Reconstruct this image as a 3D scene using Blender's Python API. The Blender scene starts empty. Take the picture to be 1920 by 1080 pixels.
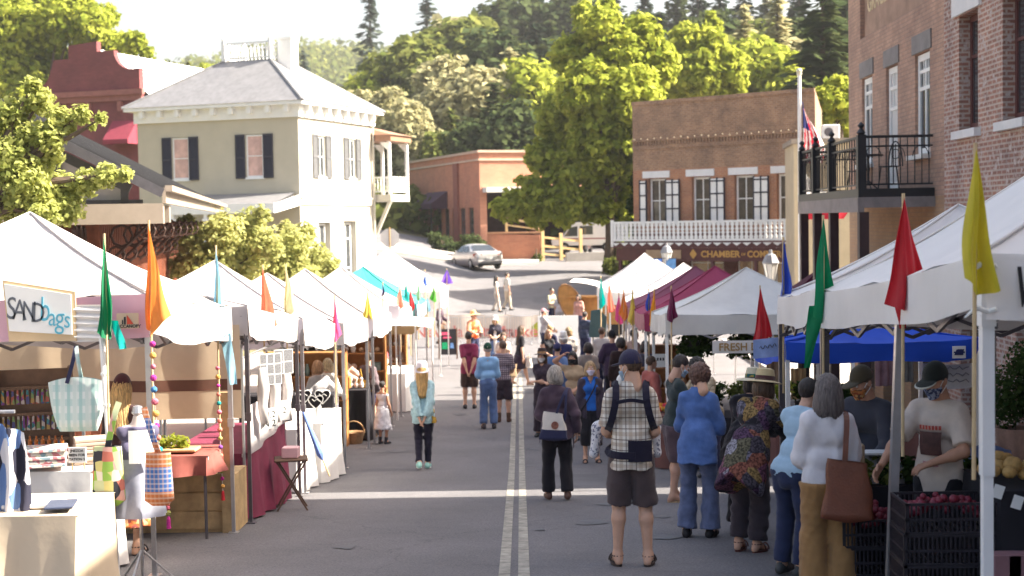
import bpy, math, random
import numpy as np
from mathutils import Vector, Matrix
R = math.radians
S = bpy.context.scene
COL = S.collection
rnd = random.Random(7)
F, PITCH, ROLL, ZC = 2667.0, R(2.7), R(1.0), 2.92
cp, sp, cr, sr = math.cos(PITCH), math.sin(PITCH), math.cos(ROLL), math.sin(ROLL)
_gy = np.array([-40, -15, 0, 11.85, 17.5, 22.6, 28.7, 33.8, 40, 50, 56, 62, 70, 78, 86, 95, 110, 1200.])
_gz = np.array([4.2, 2.4, 1.15, 0, -.55, -1.04, -1.30, -1.42, -1.58, -1.7, -1.6, -1.2, -.55, -.15, .15, .55, 1.2, 1.2])
_ty = np.arange(-60, 200, .25)
_tz = np.interp(_ty, _gy, _gz)
_tz = np.convolve(np.pad(_tz, 10, 'edge'), np.ones(21) / 21, 'valid')
def sm(a, b, x):
 t = min(1, max(0, (x - a) / (b - a))); return t * t * (3 - 2 * t)
def G(x, y):
 z = float(np.interp(y, _ty, _tz))
 if y > 56:
  z += sm(56, 72, y) * min(3.2, max(0., -(x + 2)) * .2)
 if y > 105:   # hillside behind the town
  side = sm(-14, 16, x - (y - 105) * .02)
  z += max(0, y - 107) * (.05 + .17 * side) * sm(105, 130, y)
 return z
def px_x(px, Y, z):
 dz = z - ZC
 dF = Y * cp - dz * sp
 return ((px - 960) / F * dF + sr * (Y * sp + dz * cp)) / cr
def gp(px, Y, dz=0.):
 x = 0.
 for _ in range(4):
  x = px_x(px, Y, G(x, Y) + dz)
 return (x, Y, G(x, Y) + dz)
def at(px, py, Y):
 a, b = (px - 960) / F, (540 - py) / F
 rx, ry, rz = cr, -sr * sp, -sr * cp
 ux, uy, uz = sr, cr * sp, cr * cp
 d = (a * rx + b * ux, cp + a * ry + b * uy, -sp + a * rz + b * uz)
 t = Y / d[1]
 return (d[0] * t, Y, ZC + d[2] * t)
YAW = .02625
def st(u, Y, dz=0.):          # street frame: u to the right of the street's middle line
 x = u + YAW * Y
 return (x, Y, G(x, Y) + dz)
def tag(o, label=None, cat=None, group=None, kind=None):
 if label: o['label'] = label
 if cat: o['category'] = cat
 if group: o['group'] = group
 if kind: o['kind'] = kind
 return o
def thing(name, label, cat, loc=(0, 0, 0), rot=0., group=None):
 o = bpy.data.objects.new(name, None); COL.objects.link(o)
 o.empty_display_size = .2
 o.location = loc; o.rotation_euler = (0, 0, rot)
 return tag(o, label, cat, group)
def copy_tree(o, parent=None):
 c = o.copy(); COL.objects.link(c)
 if parent: c.parent = parent
 for ch in list(o.children): copy_tree(ch, c)
 return c
class MB:
 def __init__(s): s.v = []; s.f = []; s.m = []; s.mi = 0
 def add(s, vs, fs):
  n = len(s.v); s.v.extend([tuple(p) for p in vs])
  for f in fs: s.f.append(tuple(i + n for i in f)); s.m.append(s.mi)
  return s
 def quad(s, a, b, c, d): return s.add([a, b, c, d], [(0, 1, 2, 3)])
 def box(s, x0, x1, y0, y1, z0, z1, rot=0., piv=None, bev=0):
  if bev:
   vs = []; cs = [(x0, x1), (y0, y1), (z0, z1)]
   fs = []
   def V(ix, iy, iz, ax):
    p = [cs[0][ix], cs[1][iy], cs[2][iz]]
    for k, i in enumerate((ix, iy, iz)):
     if k != ax: p[k] += bev * (1 if i == 0 else -1)
    return tuple(p)
   idx = {}
   for ix in (0, 1):
    for iy in (0, 1):
     for iz in (0, 1):
      for ax in range(3):
       idx[ix, iy, iz, ax] = len(vs); vs.append(V(ix, iy, iz, ax))
   for i in (0, 1):
    q = [idx[i, 0, 0, 0], idx[i, 1, 0, 0], idx[i, 1, 1, 0], idx[i, 0, 1, 0]]; fs.append(q if i else q[::-1])
    q = [idx[0, i, 0, 1], idx[0, i, 1, 1], idx[1, i, 1, 1], idx[1, i, 0, 1]]; fs.append(q if i else q[::-1])
    q = [idx[0, 0, i, 2], idx[1, 0, i, 2], idx[1, 1, i, 2], idx[0, 1, i, 2]]; fs.append(q if i else q[::-1])
   for a in (0, 1):
    for b in (0, 1):
     fs.append([idx[a, b, 0, 0], idx[a, b, 1, 0], idx[a, b, 1, 1], idx[a, b, 0, 1]])
     fs.append([idx[a, 0, b, 0], idx[a, 1, b, 0], idx[a, 1, b, 2], idx[a, 0, b, 2]])
     fs.append([idx[0, a, b, 1], idx[1, a, b, 1], idx[1, a, b, 2], idx[0, a, b, 2]])
   for ix in (0, 1):
    for iy in (0, 1):
     for iz in (0, 1): fs.append([idx[ix, iy, iz, 0], idx[ix, iy, iz, 1], idx[ix, iy, iz, 2]])
  else:
   vs = [(x0, y0, z0), (x1, y0, z0), (x1, y1, z0), (x0, y1, z0), (x0, y0, z1), (x1, y0, z1), (x1, y1, z1), (x0, y1, z1)]
   fs = [(0, 3, 2, 1), (4, 5, 6, 7), (0, 1, 5, 4), (1, 2, 6, 5), (2, 3, 7, 6), (3, 0, 4, 7)]
  if rot:
   px, py = piv or ((x0 + x1) / 2, (y0 + y1) / 2); c, q = math.cos(rot), math.sin(rot)
   vs = [(px + (x - px) * c - (y - py) * q, py + (x - px) * q + (y - py) * c, z) for x, y, z in vs]
  return s.add(vs, fs)
 def beam(s, a, b, w, h=None, up=(0, 0, 1)):
  h = h or w; a, b = Vector(a), Vector(b); d = (b - a).normalized(); u = Vector(up)
  if abs(d.dot(u)) > .98: u = Vector((1, 0, 0))
  r = d.cross(u).normalized() * w / 2; t = r.cross(d).normalized() * h / 2
  vs = [p + i * r + j * t for p in (a, b) for i, j in ((-1, -1), (1, -1), (1, 1), (-1, 1))]
  return s.add(vs, [(0, 1, 2, 3)[::-1], (4, 5, 6, 7), (0, 1, 5, 4), (1, 2, 6, 5), (2, 3, 7, 6), (3, 0, 4, 7)])
 def tube(s, pts, rad, n=8, cap=True, closed=False):
  pts = [Vector(p) for p in pts]; k = len(pts)
  if not hasattr(rad, '__len__'): rad = [rad] * k
  vs = []; fs = []; pr = None
  for i, p in enumerate(pts):
   if closed: d = pts[(i + 1) % k] - pts[i - 1]
   else: d = pts[min(i + 1, k - 1)] - pts[max(i - 1, 0)]
   d = d.normalized() if d.length else Vector((0, 0, 1))
   if pr is None:
    pr = d.orthogonal().normalized()
   else:
    pr = (pr - d * pr.dot(d)); pr = pr.normalized() if pr.length > 1e-6 else d.orthogonal().normalized()
   q = d.cross(pr)
   for j in range(n):
    a = 2 * math.pi * j / n
    vs.append(p + (pr * math.cos(a) + q * math.sin(a)) * rad[i])
  m = k if closed else k - 1
  for i in range(m):
   o, o2 = i * n, ((i + 1) % k) * n
   for j in range(n): fs.append((o + j, o + (j + 1) % n, o2 + (j + 1) % n, o2 + j))
  if cap and not closed:
   fs.append(tuple(range(n))[::-1]); fs.append(tuple((k - 1) * n + j for j in range(n)))
  return s.add(vs, fs)
 def lathe(s, prof, c=(0, 0, 0), n=16, sx=1, sy=1, cap=True):
  vs = []; fs = []
  for r, z in prof:
   for j in range(n):
    a = 2 * math.pi * j / n; vs.append((c[0] + r * sx * math.cos(a), c[1] + r * sy * math.sin(a), c[2] + z))
  for i in range(len(prof) - 1):
   for j in range(n): fs.append((i * n + j, i * n + (j + 1) % n, (i + 1) * n + (j + 1) % n, (i + 1) * n + j))
  if cap:
   fs.append(tuple(range(n))[::-1]); fs.append(tuple((len(prof) - 1) * n + j for j in range(n)))
  return s.add(vs, fs)
 def ball(s, c, r, n=10, m=7, sz=1.):
  return s.lathe([(r * math.sin(math.pi * i / m) + 1e-4, -r * sz * math.cos(math.pi * i / m)) for i in range(m + 1)], c, n)
 def prism(s, poly, y0, y1):       # poly in (x,z), extruded along y
  n = len(poly)
  vs = [(x, y0, z) for x, z in poly] + [(x, y1, z) for x, z in poly]
  fs = [tuple(range(n)), tuple(range(n, 2 * n))[::-1]] + [(i + n, (i + 1) % n + n, (i + 1) % n, i) for i in range(n)]
  return s.add(vs, fs)
 def prismx(s, poly, x0, x1):      # poly in (y,z)
  n = len(poly)
  vs = [(x0, y, z) for y, z in poly] + [(x1, y, z) for y, z in poly]
  fs = [tuple(range(n))[::-1], tuple(range(n, 2 * n))] + [(i, (i + 1) % n, (i + 1) % n + n, i + n) for i in range(n)]
  return s.add(vs, fs)
 def grid(s, fn, nu, nv, close=False):
  vs = [fn(i / nu, j / nv) for i in range(nu + 1) for j in range(nv + 1)]
  fs = [(i * (nv + 1) + j, (i + 1) * (nv + 1) + j, (i + 1) * (nv + 1) + j + 1, i * (nv + 1) + j + 1) for i in range(nu) for j in range(nv)]
  return s.add(vs, fs)
 def build(s, name, mats, parent=None, loc=None, rot=0., smooth=False, label=None, cat=None, group=None, kind=None):
  me = bpy.data.meshes.new(name); me.from_pydata(s.v, [], s.f)
  if not isinstance(mats, (list, tuple)): mats = [mats]
  for m in mats: me.materials.append(m)
  if len(mats) > 1: me.polygons.foreach_set('material_index', s.m)
  if smooth:
   me.polygons.foreach_set('use_smooth', [True] * len(me.polygons))
   if smooth != 2:
    me.set_sharp_from_angle(angle=R(40))
  me.update()
  o = bpy.data.objects.new(name, me); COL.objects.link(o)
  if parent: o.parent = parent
  if loc: o.location = loc
  if rot: o.rotation_euler = (0, 0, rot)
  return tag(o, label, cat, group, kind)
def npmesh(name, V, Fc, mats, parent=None, smooth=True, mi=None):
 me = bpy.data.meshes.new(name)
 V = np.asarray(V, np.float32); Fc = np.asarray(Fc, np.int32); k = Fc.shape[1]
 me.vertices.add(len(V)); me.vertices.foreach_set('co', V.ravel())
 me.loops.add(Fc.size); me.loops.foreach_set('vertex_index', Fc.ravel())
 me.polygons.add(len(Fc)); me.polygons.foreach_set('loop_start', np.arange(0, Fc.size, k, dtype=np.int32))
 me.polygons.foreach_set('loop_total', np.full(len(Fc), k, np.int32))
 if not isinstance(mats, (list, tuple)): mats = [mats]
 for m in mats: me.materials.append(m)
 if mi is not None: me.polygons.foreach_set('material_index', np.asarray(mi, np.int32))
 me.update(calc_edges=True); me.validate()
 if smooth: me.polygons.foreach_set('use_smooth', np.ones(len(me.polygons), bool))
 o = bpy.data.objects.new(name, me); COL.objects.link(o)
 if parent: o.parent = parent
 return o
def text(s, size, mat, parent, loc, rot=(R(90), 0, 0), name='lettering', ext=.004, align='CENTER', sx=1., shear=0., bold=0.):
 cu = bpy.data.curves.new(name, 'FONT'); cu.body = s; cu.size = size; cu.extrude = ext; cu.align_x = align; cu.align_y = 'CENTER'
 cu.shear = shear; cu.offset = bold; cu.resolution_u = 3
 t = bpy.data.objects.new(name, cu); COL.objects.link(t)
 me = bpy.data.meshes.new_from_object(t.evaluated_get(bpy.context.evaluated_depsgraph_get()))
 bpy.data.objects.remove(t)
 o = bpy.data.objects.new(name, me); COL.objects.link(o); me.materials.clear(); me.materials.append(mat)
 o.parent = parent; o.location = loc; o.rotation_euler = rot; o.scale = (sx, 1, 1)
 return o
MATS = {}
def _new(name):
 m = bpy.data.materials.new(name); m.use_nodes = True; MATS[name] = m
 nt = m.node_tree; return m, nt, nt.nodes, nt.links, nt.nodes['Principled BSDF']
def N(nt, t, **kw):
 n = nt.nodes.new(t)
 for k, v in kw.items():
  if k in n.inputs: n.inputs[k].default_value = v
  else: setattr(n, k, v)
 return n
def rgb(c, k=1.): return (min(1, c[0] * k), min(1, c[1] * k), min(1, c[2] * k), 1)
def mat(name, c, rough=.7, var=.18, sc=3., bump=0., bsc=60., metal=0., spec=.4, trans=0., emit=0., streak=0., sheen=0., isl=0.):
 if name in MATS: return MATS[name]
 m, nt, nd, lk, b = _new(name)
 tc = N(nt, 'ShaderNodeTexCoord')
 no = N(nt, 'ShaderNodeTexNoise', Scale=sc, Detail=6., Roughness=.65); lk.new(tc.outputs['Object'], no.inputs['Vector'])
 rp = N(nt, 'ShaderNodeValToRGB'); lk.new(no.outputs['Fac'], rp.inputs['Fac'])
 rp.color_ramp.elements[0].position = .3; rp.color_ramp.elements[1].position = .7
 rp.color_ramp.elements[0].color = rgb(c, 1 - var); rp.color_ramp.elements[1].color = rgb(c, 1 + var)
 out = rp.outputs['Color']
 if streak:
  mp = N(nt, 'ShaderNodeMapping'); mp.inputs['Scale'].default_value = (3., 3., .35); lk.new(tc.outputs['Object'], mp.inputs['Vector'])
  n2 = N(nt, 'ShaderNodeTexNoise', Scale=1.6, Detail=5.); lk.new(mp.outputs['Vector'], n2.inputs['Vector'])
  mx = N(nt, 'ShaderNodeMix', data_type='RGBA', blend_type='MULTIPLY'); mx.inputs[0].default_value = 1
  r2 = N(nt, 'ShaderNodeValToRGB'); lk.new(n2.outputs['Fac'], r2.inputs['Fac'])
  r2.color_ramp.elements[0].position = .35; r2.color_ramp.elements[1].position = .6
  r2.color_ramp.elements[0].color = rgb((1 - streak,) * 3); r2.color_ramp.elements[1].color = (1, 1, 1, 1)
  lk.new(out, mx.inputs[6]); lk.new(r2.outputs['Color'], mx.inputs[7]); out = mx.outputs[2]
 if isl:
  ge = N(nt, 'ShaderNodeNewGeometry'); hs = N(nt, 'ShaderNodeHueSaturation')
  ma = N(nt, 'ShaderNodeMapRange'); ma.inputs['To Min'].default_value = 1 - isl; ma.inputs['To Max'].default_value = 1 + isl
  lk.new(ge.outputs['Random Per Island'], ma.inputs['Value']); lk.new(ma.outputs['Result'], hs.inputs['Value'])
  lk.new(out, hs.inputs['Color']); out = hs.outputs['Color']
 lk.new(out, b.inputs['Base Color'])
 b.inputs['Roughness'].default_value = rough; b.inputs['Metallic'].default_value = metal; b.inputs['Specular IOR Level'].default_value = spec
 if sheen: b.inputs['Sheen Weight'].default_value = sheen
 if emit:
  b.inputs['Emission Color'].default_value = rgb(c); b.inputs['Emission Strength'].default_value = emit
 if bump:
  n3 = N(nt, 'ShaderNodeTexNoise', Scale=bsc, Detail=4.); lk.new(tc.outputs['Object'], n3.inputs['Vector'])
  bp = N(nt, 'ShaderNodeBump', Strength=bump, Distance=.02); lk.new(n3.outputs['Fac'], bp.inputs['Height']); lk.new(bp.outputs['Normal'], b.inputs['Normal'])
 if trans:
  tr = N(nt, 'ShaderNodeBsdfTranslucent'); lk.new(out, tr.inputs['Color'])
  ms = N(nt, 'ShaderNodeMixShader'); ms.inputs[0].default_value = trans
  lk.new(b.outputs[0], ms.inputs[1]); lk.new(tr.outputs[0], ms.inputs[2]); lk.new(ms.outputs[0], nd['Material Output'].inputs['Surface'])
 return m
def brick(name, c1, c2, mortar, bw=.22, bh=.072, mort=.012, stain=.25, blotch=.35, patch=None):
 m, nt, nd, lk, b = _new(name)
 tc = N(nt, 'ShaderNodeTexCoord'); sx = N(nt, 'ShaderNodeSeparateXYZ'); lk.new(tc.outputs['Object'], sx.inputs[0])
 ad = N(nt, 'ShaderNodeMath', operation='ADD'); lk.new(sx.outputs[0], ad.inputs[0]); lk.new(sx.outputs[1], ad.inputs[1])
 cb = N(nt, 'ShaderNodeCombineXYZ'); lk.new(ad.outputs[0], cb.inputs[0]); lk.new(sx.outputs[2], cb.inputs[1])
 br = N(nt, 'ShaderNodeTexBrick', Scale=1.); br.inputs['Color1'].default_value = rgb(c1); br.inputs['Color2'].default_value = rgb(c2)
 br.inputs['Mortar'].default_value = rgb(mortar); br.inputs['Mortar Size'].default_value = mort
 br.inputs['Brick Width'].default_value = bw; br.inputs['Row Height'].default_value = bh; br.inputs['Bias'].default_value = -.1
 lk.new(cb.outputs[0], br.inputs['Vector'])
 no = N(nt, 'ShaderNodeTexNoise', Scale=.9, Detail=7., Roughness=.7); lk.new(tc.outputs['Object'], no.inputs['Vector'])
 rp = N(nt, 'ShaderNodeValToRGB'); lk.new(no.outputs['Fac'], rp.inputs['Fac'])
 rp.color_ramp.elements[0].position = .3; rp.color_ramp.elements[1].position = .68
 rp.color_ramp.elements[0].color = rgb((1 - blotch, 1 - blotch, 1 - blotch * .9)); rp.color_ramp.elements[1].color = (1.15, 1.1, 1.05, 1)
 mx = N(nt, 'ShaderNodeMix', data_type='RGBA', blend_type='MULTIPLY'); mx.inputs[0].default_value = 1
 lk.new(br.outputs['Color'], mx.inputs[6]); lk.new(rp.outputs['Color'], mx.inputs[7]); out = mx.outputs[2]
 n2 = N(nt, 'ShaderNodeTexNoise', Scale=9., Detail=3.); lk.new(tc.outputs['Object'], n2.inputs['Vector'])
 r2 = N(nt, 'ShaderNodeValToRGB'); lk.new(n2.outputs['Fac'], r2.inputs['Fac'])
 r2.color_ramp.elements[0].position = .56; r2.color_ramp.elements[1].position = .66
 r2.color_ramp.elements[0].color = (0, 0, 0, 1); r2.color_ramp.elements[1].color = (1, 1, 1, 1)
 m2 = N(nt, 'ShaderNodeMix', data_type='RGBA'); m2.inputs[7].default_value = rgb(patch or mortar)
 mm = N(nt, 'ShaderNodeMath', operation='MULTIPLY'); mm.inputs[1].default_value = stain; lk.new(r2.outputs['Color'], mm.inputs[0])
 lk.new(mm.outputs[0], m2.inputs[0]); lk.new(out, m2.inputs[6]); lk.new(m2.outputs[2], b.inputs['Base Color'])
 b.inputs['Roughness'].default_value = .9
 bp = N(nt, 'ShaderNodeBump', Strength=.6, Distance=.01); bp.invert = True; lk.new(br.outputs['Fac'], bp.inputs['Height']); lk.new(bp.outputs['Normal'], b.inputs['Normal'])
 return m
def leafmat(name, c, c2, trans=.35, hv=.35, sc=.35):
 m, nt, nd, lk, b = _new(name)
 ge = N(nt, 'ShaderNodeNewGeometry'); tc = N(nt, 'ShaderNodeTexCoord')
 no = N(nt, 'ShaderNodeTexNoise', Scale=sc, Detail=3.); lk.new(tc.outputs['Object'], no.inputs['Vector'])
 av = N(nt, 'ShaderNodeMath', operation='MULTIPLY_ADD'); av.inputs[1].default_value = .5; lk.new(ge.outputs['Random Per Island'], av.inputs[0])
 m2 = N(nt, 'ShaderNodeMath', operation='MULTIPLY'); m2.inputs[1].default_value = .6; lk.new(no.outputs['Fac'], m2.inputs[0]); lk.new(m2.outputs[0], av.inputs[2])
 rp = N(nt, 'ShaderNodeValToRGB'); lk.new(av.outputs[0], rp.inputs['Fac'])
 rp.color_ramp.elements[0].position = .2; rp.color_ramp.elements[1].position = .85
 rp.color_ramp.elements[0].color = rgb(c); rp.color_ramp.elements[1].color = rgb(c2)
 df = N(nt, 'ShaderNodeBsdfDiffuse'); tr = N(nt, 'ShaderNodeBsdfTranslucent')
 hs = N(nt, 'ShaderNodeHueSaturation'); hs.inputs['Value'].default_value = 1.5; hs.inputs['Hue'].default_value = .485; lk.new(rp.outputs['Color'], hs.inputs['Color'])
 lk.new(rp.outputs['Color'], df.inputs['Color']); lk.new(hs.outputs['Color'], tr.inputs['Color'])
 ms = N(nt, 'ShaderNodeMixShader'); ms.inputs[0].default_value = trans; lk.new(df.outputs[0], ms.inputs[1]); lk.new(tr.outputs[0], ms.inputs[2])
 lk.new(ms.outputs[0], nd['Material Output'].inputs['Surface'])
 return m
def stripemat(name, cols, scale, axis='XY', rough=.85, var=.15, base=None):
 if name in MATS: return MATS[name]
 m, nt, nd, lk, b = _new(name)
 tc = N(nt, 'ShaderNodeTexCoord'); sx = N(nt, 'ShaderNodeSeparateXYZ'); lk.new(tc.outputs['Object'], sx.inputs[0])
 cur = None; bc = N(nt, 'ShaderNodeRGB'); bc.outputs[0].default_value = rgb(base); cur = bc.outputs[0]
 for ax, fr, ph, wd, c, op in cols:
  ma = N(nt, 'ShaderNodeMath', operation='MULTIPLY_ADD'); lk.new(sx.outputs[ax], ma.inputs[0]); ma.inputs[1].default_value = fr; ma.inputs[2].default_value = ph + 100
  fr_ = N(nt, 'ShaderNodeMath', operation='FRACT'); lk.new(ma.outputs[0], fr_.inputs[0])
  ls = N(nt, 'ShaderNodeMath', operation='LESS_THAN'); lk.new(fr_.outputs[0], ls.inputs[0]); ls.inputs[1].default_value = wd
  mu = N(nt, 'ShaderNodeMath', operation='MULTIPLY'); lk.new(ls.outputs[0], mu.inputs[0]); mu.inputs[1].default_value = op
  mx = N(nt, 'ShaderNodeMix', data_type='RGBA'); lk.new(mu.outputs[0], mx.inputs[0]); lk.new(cur, mx.inputs[6]); mx.inputs[7].default_value = rgb(c); cur = mx.outputs[2]
 lk.new(cur, b.inputs['Base Color']); b.inputs['Roughness'].default_value = rough; b.inputs['Specular IOR Level'].default_value = .2
 return m
def patchmat(name, cols, scale, rough=.85, rnd_=1., vec=(1, 1, 1), fine=0.):
 if name in MATS: return MATS[name]
 m, nt, nd, lk, b = _new(name)
 tc = N(nt, 'ShaderNodeTexCoord'); mp = N(nt, 'ShaderNodeMapping'); mp.inputs['Scale'].default_value = vec; lk.new(tc.outputs['Object'], mp.inputs[0])
 vo = N(nt, 'ShaderNodeTexVoronoi', Scale=scale); vo.inputs['Randomness'].default_value = rnd_; lk.new(mp.outputs[0], vo.inputs['Vector'])
 sx = N(nt, 'ShaderNodeSeparateColor'); lk.new(vo.outputs['Color'], sx.inputs[0])
 rp = N(nt, 'ShaderNodeValToRGB'); rp.color_ramp.interpolation = 'CONSTANT'
 e = rp.color_ramp.elements
 while len(e) < len(cols): e.new(.5)
 for i, c in enumerate(cols): e[i].position = i / len(cols); e[i].color = rgb(c)
 lk.new(sx.outputs[0], rp.inputs['Fac']); out = rp.outputs['Color']
 if fine:
  n3 = N(nt, 'ShaderNodeTexNoise', Scale=fine, Detail=2.); lk.new(tc.outputs['Object'], n3.inputs['Vector'])
  mx = N(nt, 'ShaderNodeMix', data_type='RGBA', blend_type='OVERLAY'); mx.inputs[0].default_value = .55
  cr_ = N(nt, 'ShaderNodeValToRGB'); cr_.color_ramp.elements[0].position = .4; cr_.color_ramp.elements[1].position = .6; lk.new(n3.outputs['Fac'], cr_.inputs['Fac'])
  lk.new(out, mx.inputs[6]); lk.new(cr_.outputs['Color'], mx.inputs[7]); out = mx.outputs[2]
 lk.new(out, b.inputs['Base Color']); b.inputs['Roughness'].default_value = rough; b.inputs['Specular IOR Level'].default_value = .2
 return m
WHITE = mat('white_paint', (.78, .77, .74), .55, .05)
GLASS = mat('window_glass', (.05, .055, .06), .06, .3, 1.2, spec=.9)
PANE_REFL = mat('pane_painted_reflection', (.62, .38, .32), .25, .35, 1.2, spec=.8)  # pink reflection of brickwork painted into the pane colour, no blind behind
BLACKM = mat('black_metal', (.02, .02, .022), .45, .2)
STEEL = mat('grey_steel', (.42, .41, .42), .35, .12, 8, metal=.7)
DGREY = mat('dark_steel', (.13, .12, .13), .4, .15, 8, metal=.5)
WOOD = mat('pale_wood', (.52, .36, .18), .7, .25, 6, streak=.3)
DWOOD = mat('dark_wood', (.12, .07, .045), .7, .25, 6)
cam = bpy.data.objects.new('camera', bpy.data.cameras.new('camera')); COL.objects.link(cam); S.camera = cam
cam.data.sensor_width = 36; cam.data.lens = 36 * F / 1920; cam.data.clip_end = 5000; cam.data.clip_start = .1
Rv = Vector((cr, -sr * sp, -sr * cp)); Uv = Vector((sr, cr * sp, cr * cp)); Fv = Vector((0, cp, -sp))
cam.matrix_world = Matrix(((Rv.x, Uv.x, -Fv.x, 0), (Rv.y, Uv.y, -Fv.y, 0), (Rv.z, Uv.z, -Fv.z, ZC), (0, 0, 0, 1)))
cam.data.dof.use_dof = True; cam.data.dof.focus_distance = 13.5; cam.data.dof.aperture_fstop = 2.5
SUN_EL, SUN_AZ = R(42), R(-1.5)      # azimuth measured from +X towards +Y
sund = Vector((math.cos(SUN_EL) * math.cos(SUN_AZ), math.cos(SUN_EL) * math.sin(SUN_AZ), math.sin(SUN_EL)))
sl = bpy.data.lights.new('sun', 'SUN'); sl.energy = 5.0; sl.angle = R(.5); sl.color = (1, .93, .80)
so = bpy.data.objects.new('sun', sl); COL.objects.link(so); so.rotation_euler = sund.to_track_quat('Z', 'Y').to_euler(); so.location = (60, 0, 60)
W = bpy.data.worlds.new('World'); S.world = W; W.use_nodes = True
sky = W.node_tree.nodes.new('ShaderNodeTexSky'); sky.sky_type = 'NISHITA'; sky.sun_disc = False
sky.sun_elevation = SUN_EL; sky.sun_rotation = math.pi / 2 - SUN_AZ; sky.air_density = 1.1; sky.dust_density = 6.5; sky.ozone_density = 1.0
bg = W.node_tree.nodes['Background']; bg.inputs['Strength'].default_value = .088; W.node_tree.links.new(sky.outputs[0], bg.inputs['Color'])
S.view_settings.view_transform = 'Standard'; S.view_settings.look = 'None'; S.view_settings.exposure = 2.1; S.view_settings.gamma = 1
S.cycles.use_denoising = True; S.cycles.max_bounces = 8; S.cycles.transparent_max_bounces = 8
S.cycles.sample_clamp_indirect = 6
# ================================================================ GROUND
ASPH = mat('asphalt', (.15, .143, .147), .88, .16, .7, bump=.5, bsc=240., streak=0.)
def asphalt_detail(m):
 nt = m.node_tree; b = nt.nodes['Principled BSDF']; lk = nt.links
 src = b.inputs['Base Color'].links[0].from_socket
 tc = N(nt, 'ShaderNodeTexCoord'); n = N(nt, 'ShaderNodeTexNoise', Scale=55., Detail=3.); lk.new(tc.outputs['Object'], n.inputs['Vector'])
 r = N(nt, 'ShaderNodeValToRGB'); r.color_ramp.elements[0].position = .35; r.color_ramp.elements[1].position = .7
 r.color_ramp.elements[0].color = (.72, .72, .74, 1); r.color_ramp.elements[1].color = (1.25, 1.22, 1.2, 1); lk.new(n.outputs['Fac'], r.inputs['Fac'])
 mx = N(nt, 'ShaderNodeMix', data_type='RGBA', blend_type='MULTIPLY'); mx.inputs[0].default_value = 1
 lk.new(src, mx.inputs[6]); lk.new(r.outputs['Color'], mx.inputs[7])
 v = N(nt, 'ShaderNodeTexVoronoi', feature='DISTANCE_TO_EDGE', Scale=.33);
 wn = N(nt, 'ShaderNodeTexNoise', Scale=2.2, Detail=4.); lk.new(tc.outputs['Object'], wn.inputs['Vector'])
 ad = N(nt, 'ShaderNodeVectorMath', operation='MULTIPLY_ADD'); ad.inputs[1].default_value = (.5, .5, .5); lk.new(wn.outputs['Color'], ad.inputs[0]); lk.new(tc.outputs['Object'], ad.inputs[2])
 lk.new(ad.outputs[0], v.inputs['Vector'])
 cr_ = N(nt, 'ShaderNodeMath', operation='LESS_THAN'); cr_.inputs[1].default_value = .0035; lk.new(v.outputs['Distance'], cr_.inputs[0])
 m3 = N(nt, 'ShaderNodeMix', data_type='RGBA'); m3.inputs[7].default_value = (.035, .034, .035, 1)
 k = N(nt, 'ShaderNodeMath', operation='MULTIPLY'); k.inputs[1].default_value = .22; lk.new(cr_.outputs[0], k.inputs[0])
 lk.new(k.outputs[0], m3.inputs[0]); lk.new(mx.outputs[2], m3.inputs[6]); lk.new(m3.outputs[2], b.inputs['Base Color'])
asphalt_detail(ASPH)
EARTH = mat('dry_earth_and_grass', (.16, .14, .07), .95, .35, .5, bump=.6, bsc=6.)
CONC = mat('concrete', (.36, .33, .30), .85, .14, 1.2, bump=.3, bsc=80.)
YEL = mat('worn_yellow_paint', (.27, .25, .21), .85, .5, 7.)
ys = list(np.arange(-16, 130, 2.)) + list(np.arange(130, 300, 10.)) + [300, 380, 500, 700, 950, 1300, 1800]
xs = [-1500, -700, -350, -200, -140, -100, -80] + list(np.arange(-64, 65, 4.)) + [80, 100, 140, 200, 350, 700, 1500]
def zg(x, y):
 t = sm(100, 108, y); return G(x, min(y, 260)) - .32 * (1 - t)
g = MB(); nv = len(ys)
g.add([(x, y, zg(x, y)) for x in xs for y in ys], [(i * nv + j, (i + 1) * nv + j, (i + 1) * nv + j + 1, i * nv + j + 1) for i in range(len(xs) - 1) for j in range(nv - 1)])
g.build('ground', EARTH, kind='structure', smooth=2)
ry = list(np.arange(-15, 104.5, 1.))
def road_ext(y):
 if y < 50: return -6.4 + YAW * y, 6.25 + YAW * y
 t = sm(50, 62, y); return -6.4 + YAW * y - t * 12, 6.25 + YAW * y + t * 6
g = MB(); nu = 26
vs = []
for y in ry:
 a, b = road_ext(y)
 vs += [(a + (b - a) * i / nu, y, G(a + (b - a) * i / nu, y)) for i in range(nu + 1)]
g.add(vs, [(j * (nu + 1) + i, j * (nu + 1) + i + 1, (j + 1) * (nu + 1) + i + 1, (j + 1) * (nu + 1) + i) for j in range(len(ry) - 1) for i in range(nu)])
g.build('road', ASPH, kind='structure', smooth=2)
g = MB()
for u0 in (-.205, -.045):
 for y in np.arange(-6, 42, 1.):
  g.quad(*[(u + YAW * yy, yy, G(0, yy) + .005) for u, yy in ((u0 - .0215 * y, y), (u0 + .095 - .0215 * y, y), (u0 + .095 - .0215 * (y + 1), y + 1), (u0 - .0215 * (y + 1), y + 1))])
g.build('road_markings', YEL, kind='structure')
PAT = mat('asphalt_patch', (.125, .119, .123), .85, .2, 1.5, bump=.5, bsc=200); STN = mat('oil_stain', (.085, .08, .085), .6, .3, 3.)
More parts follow.
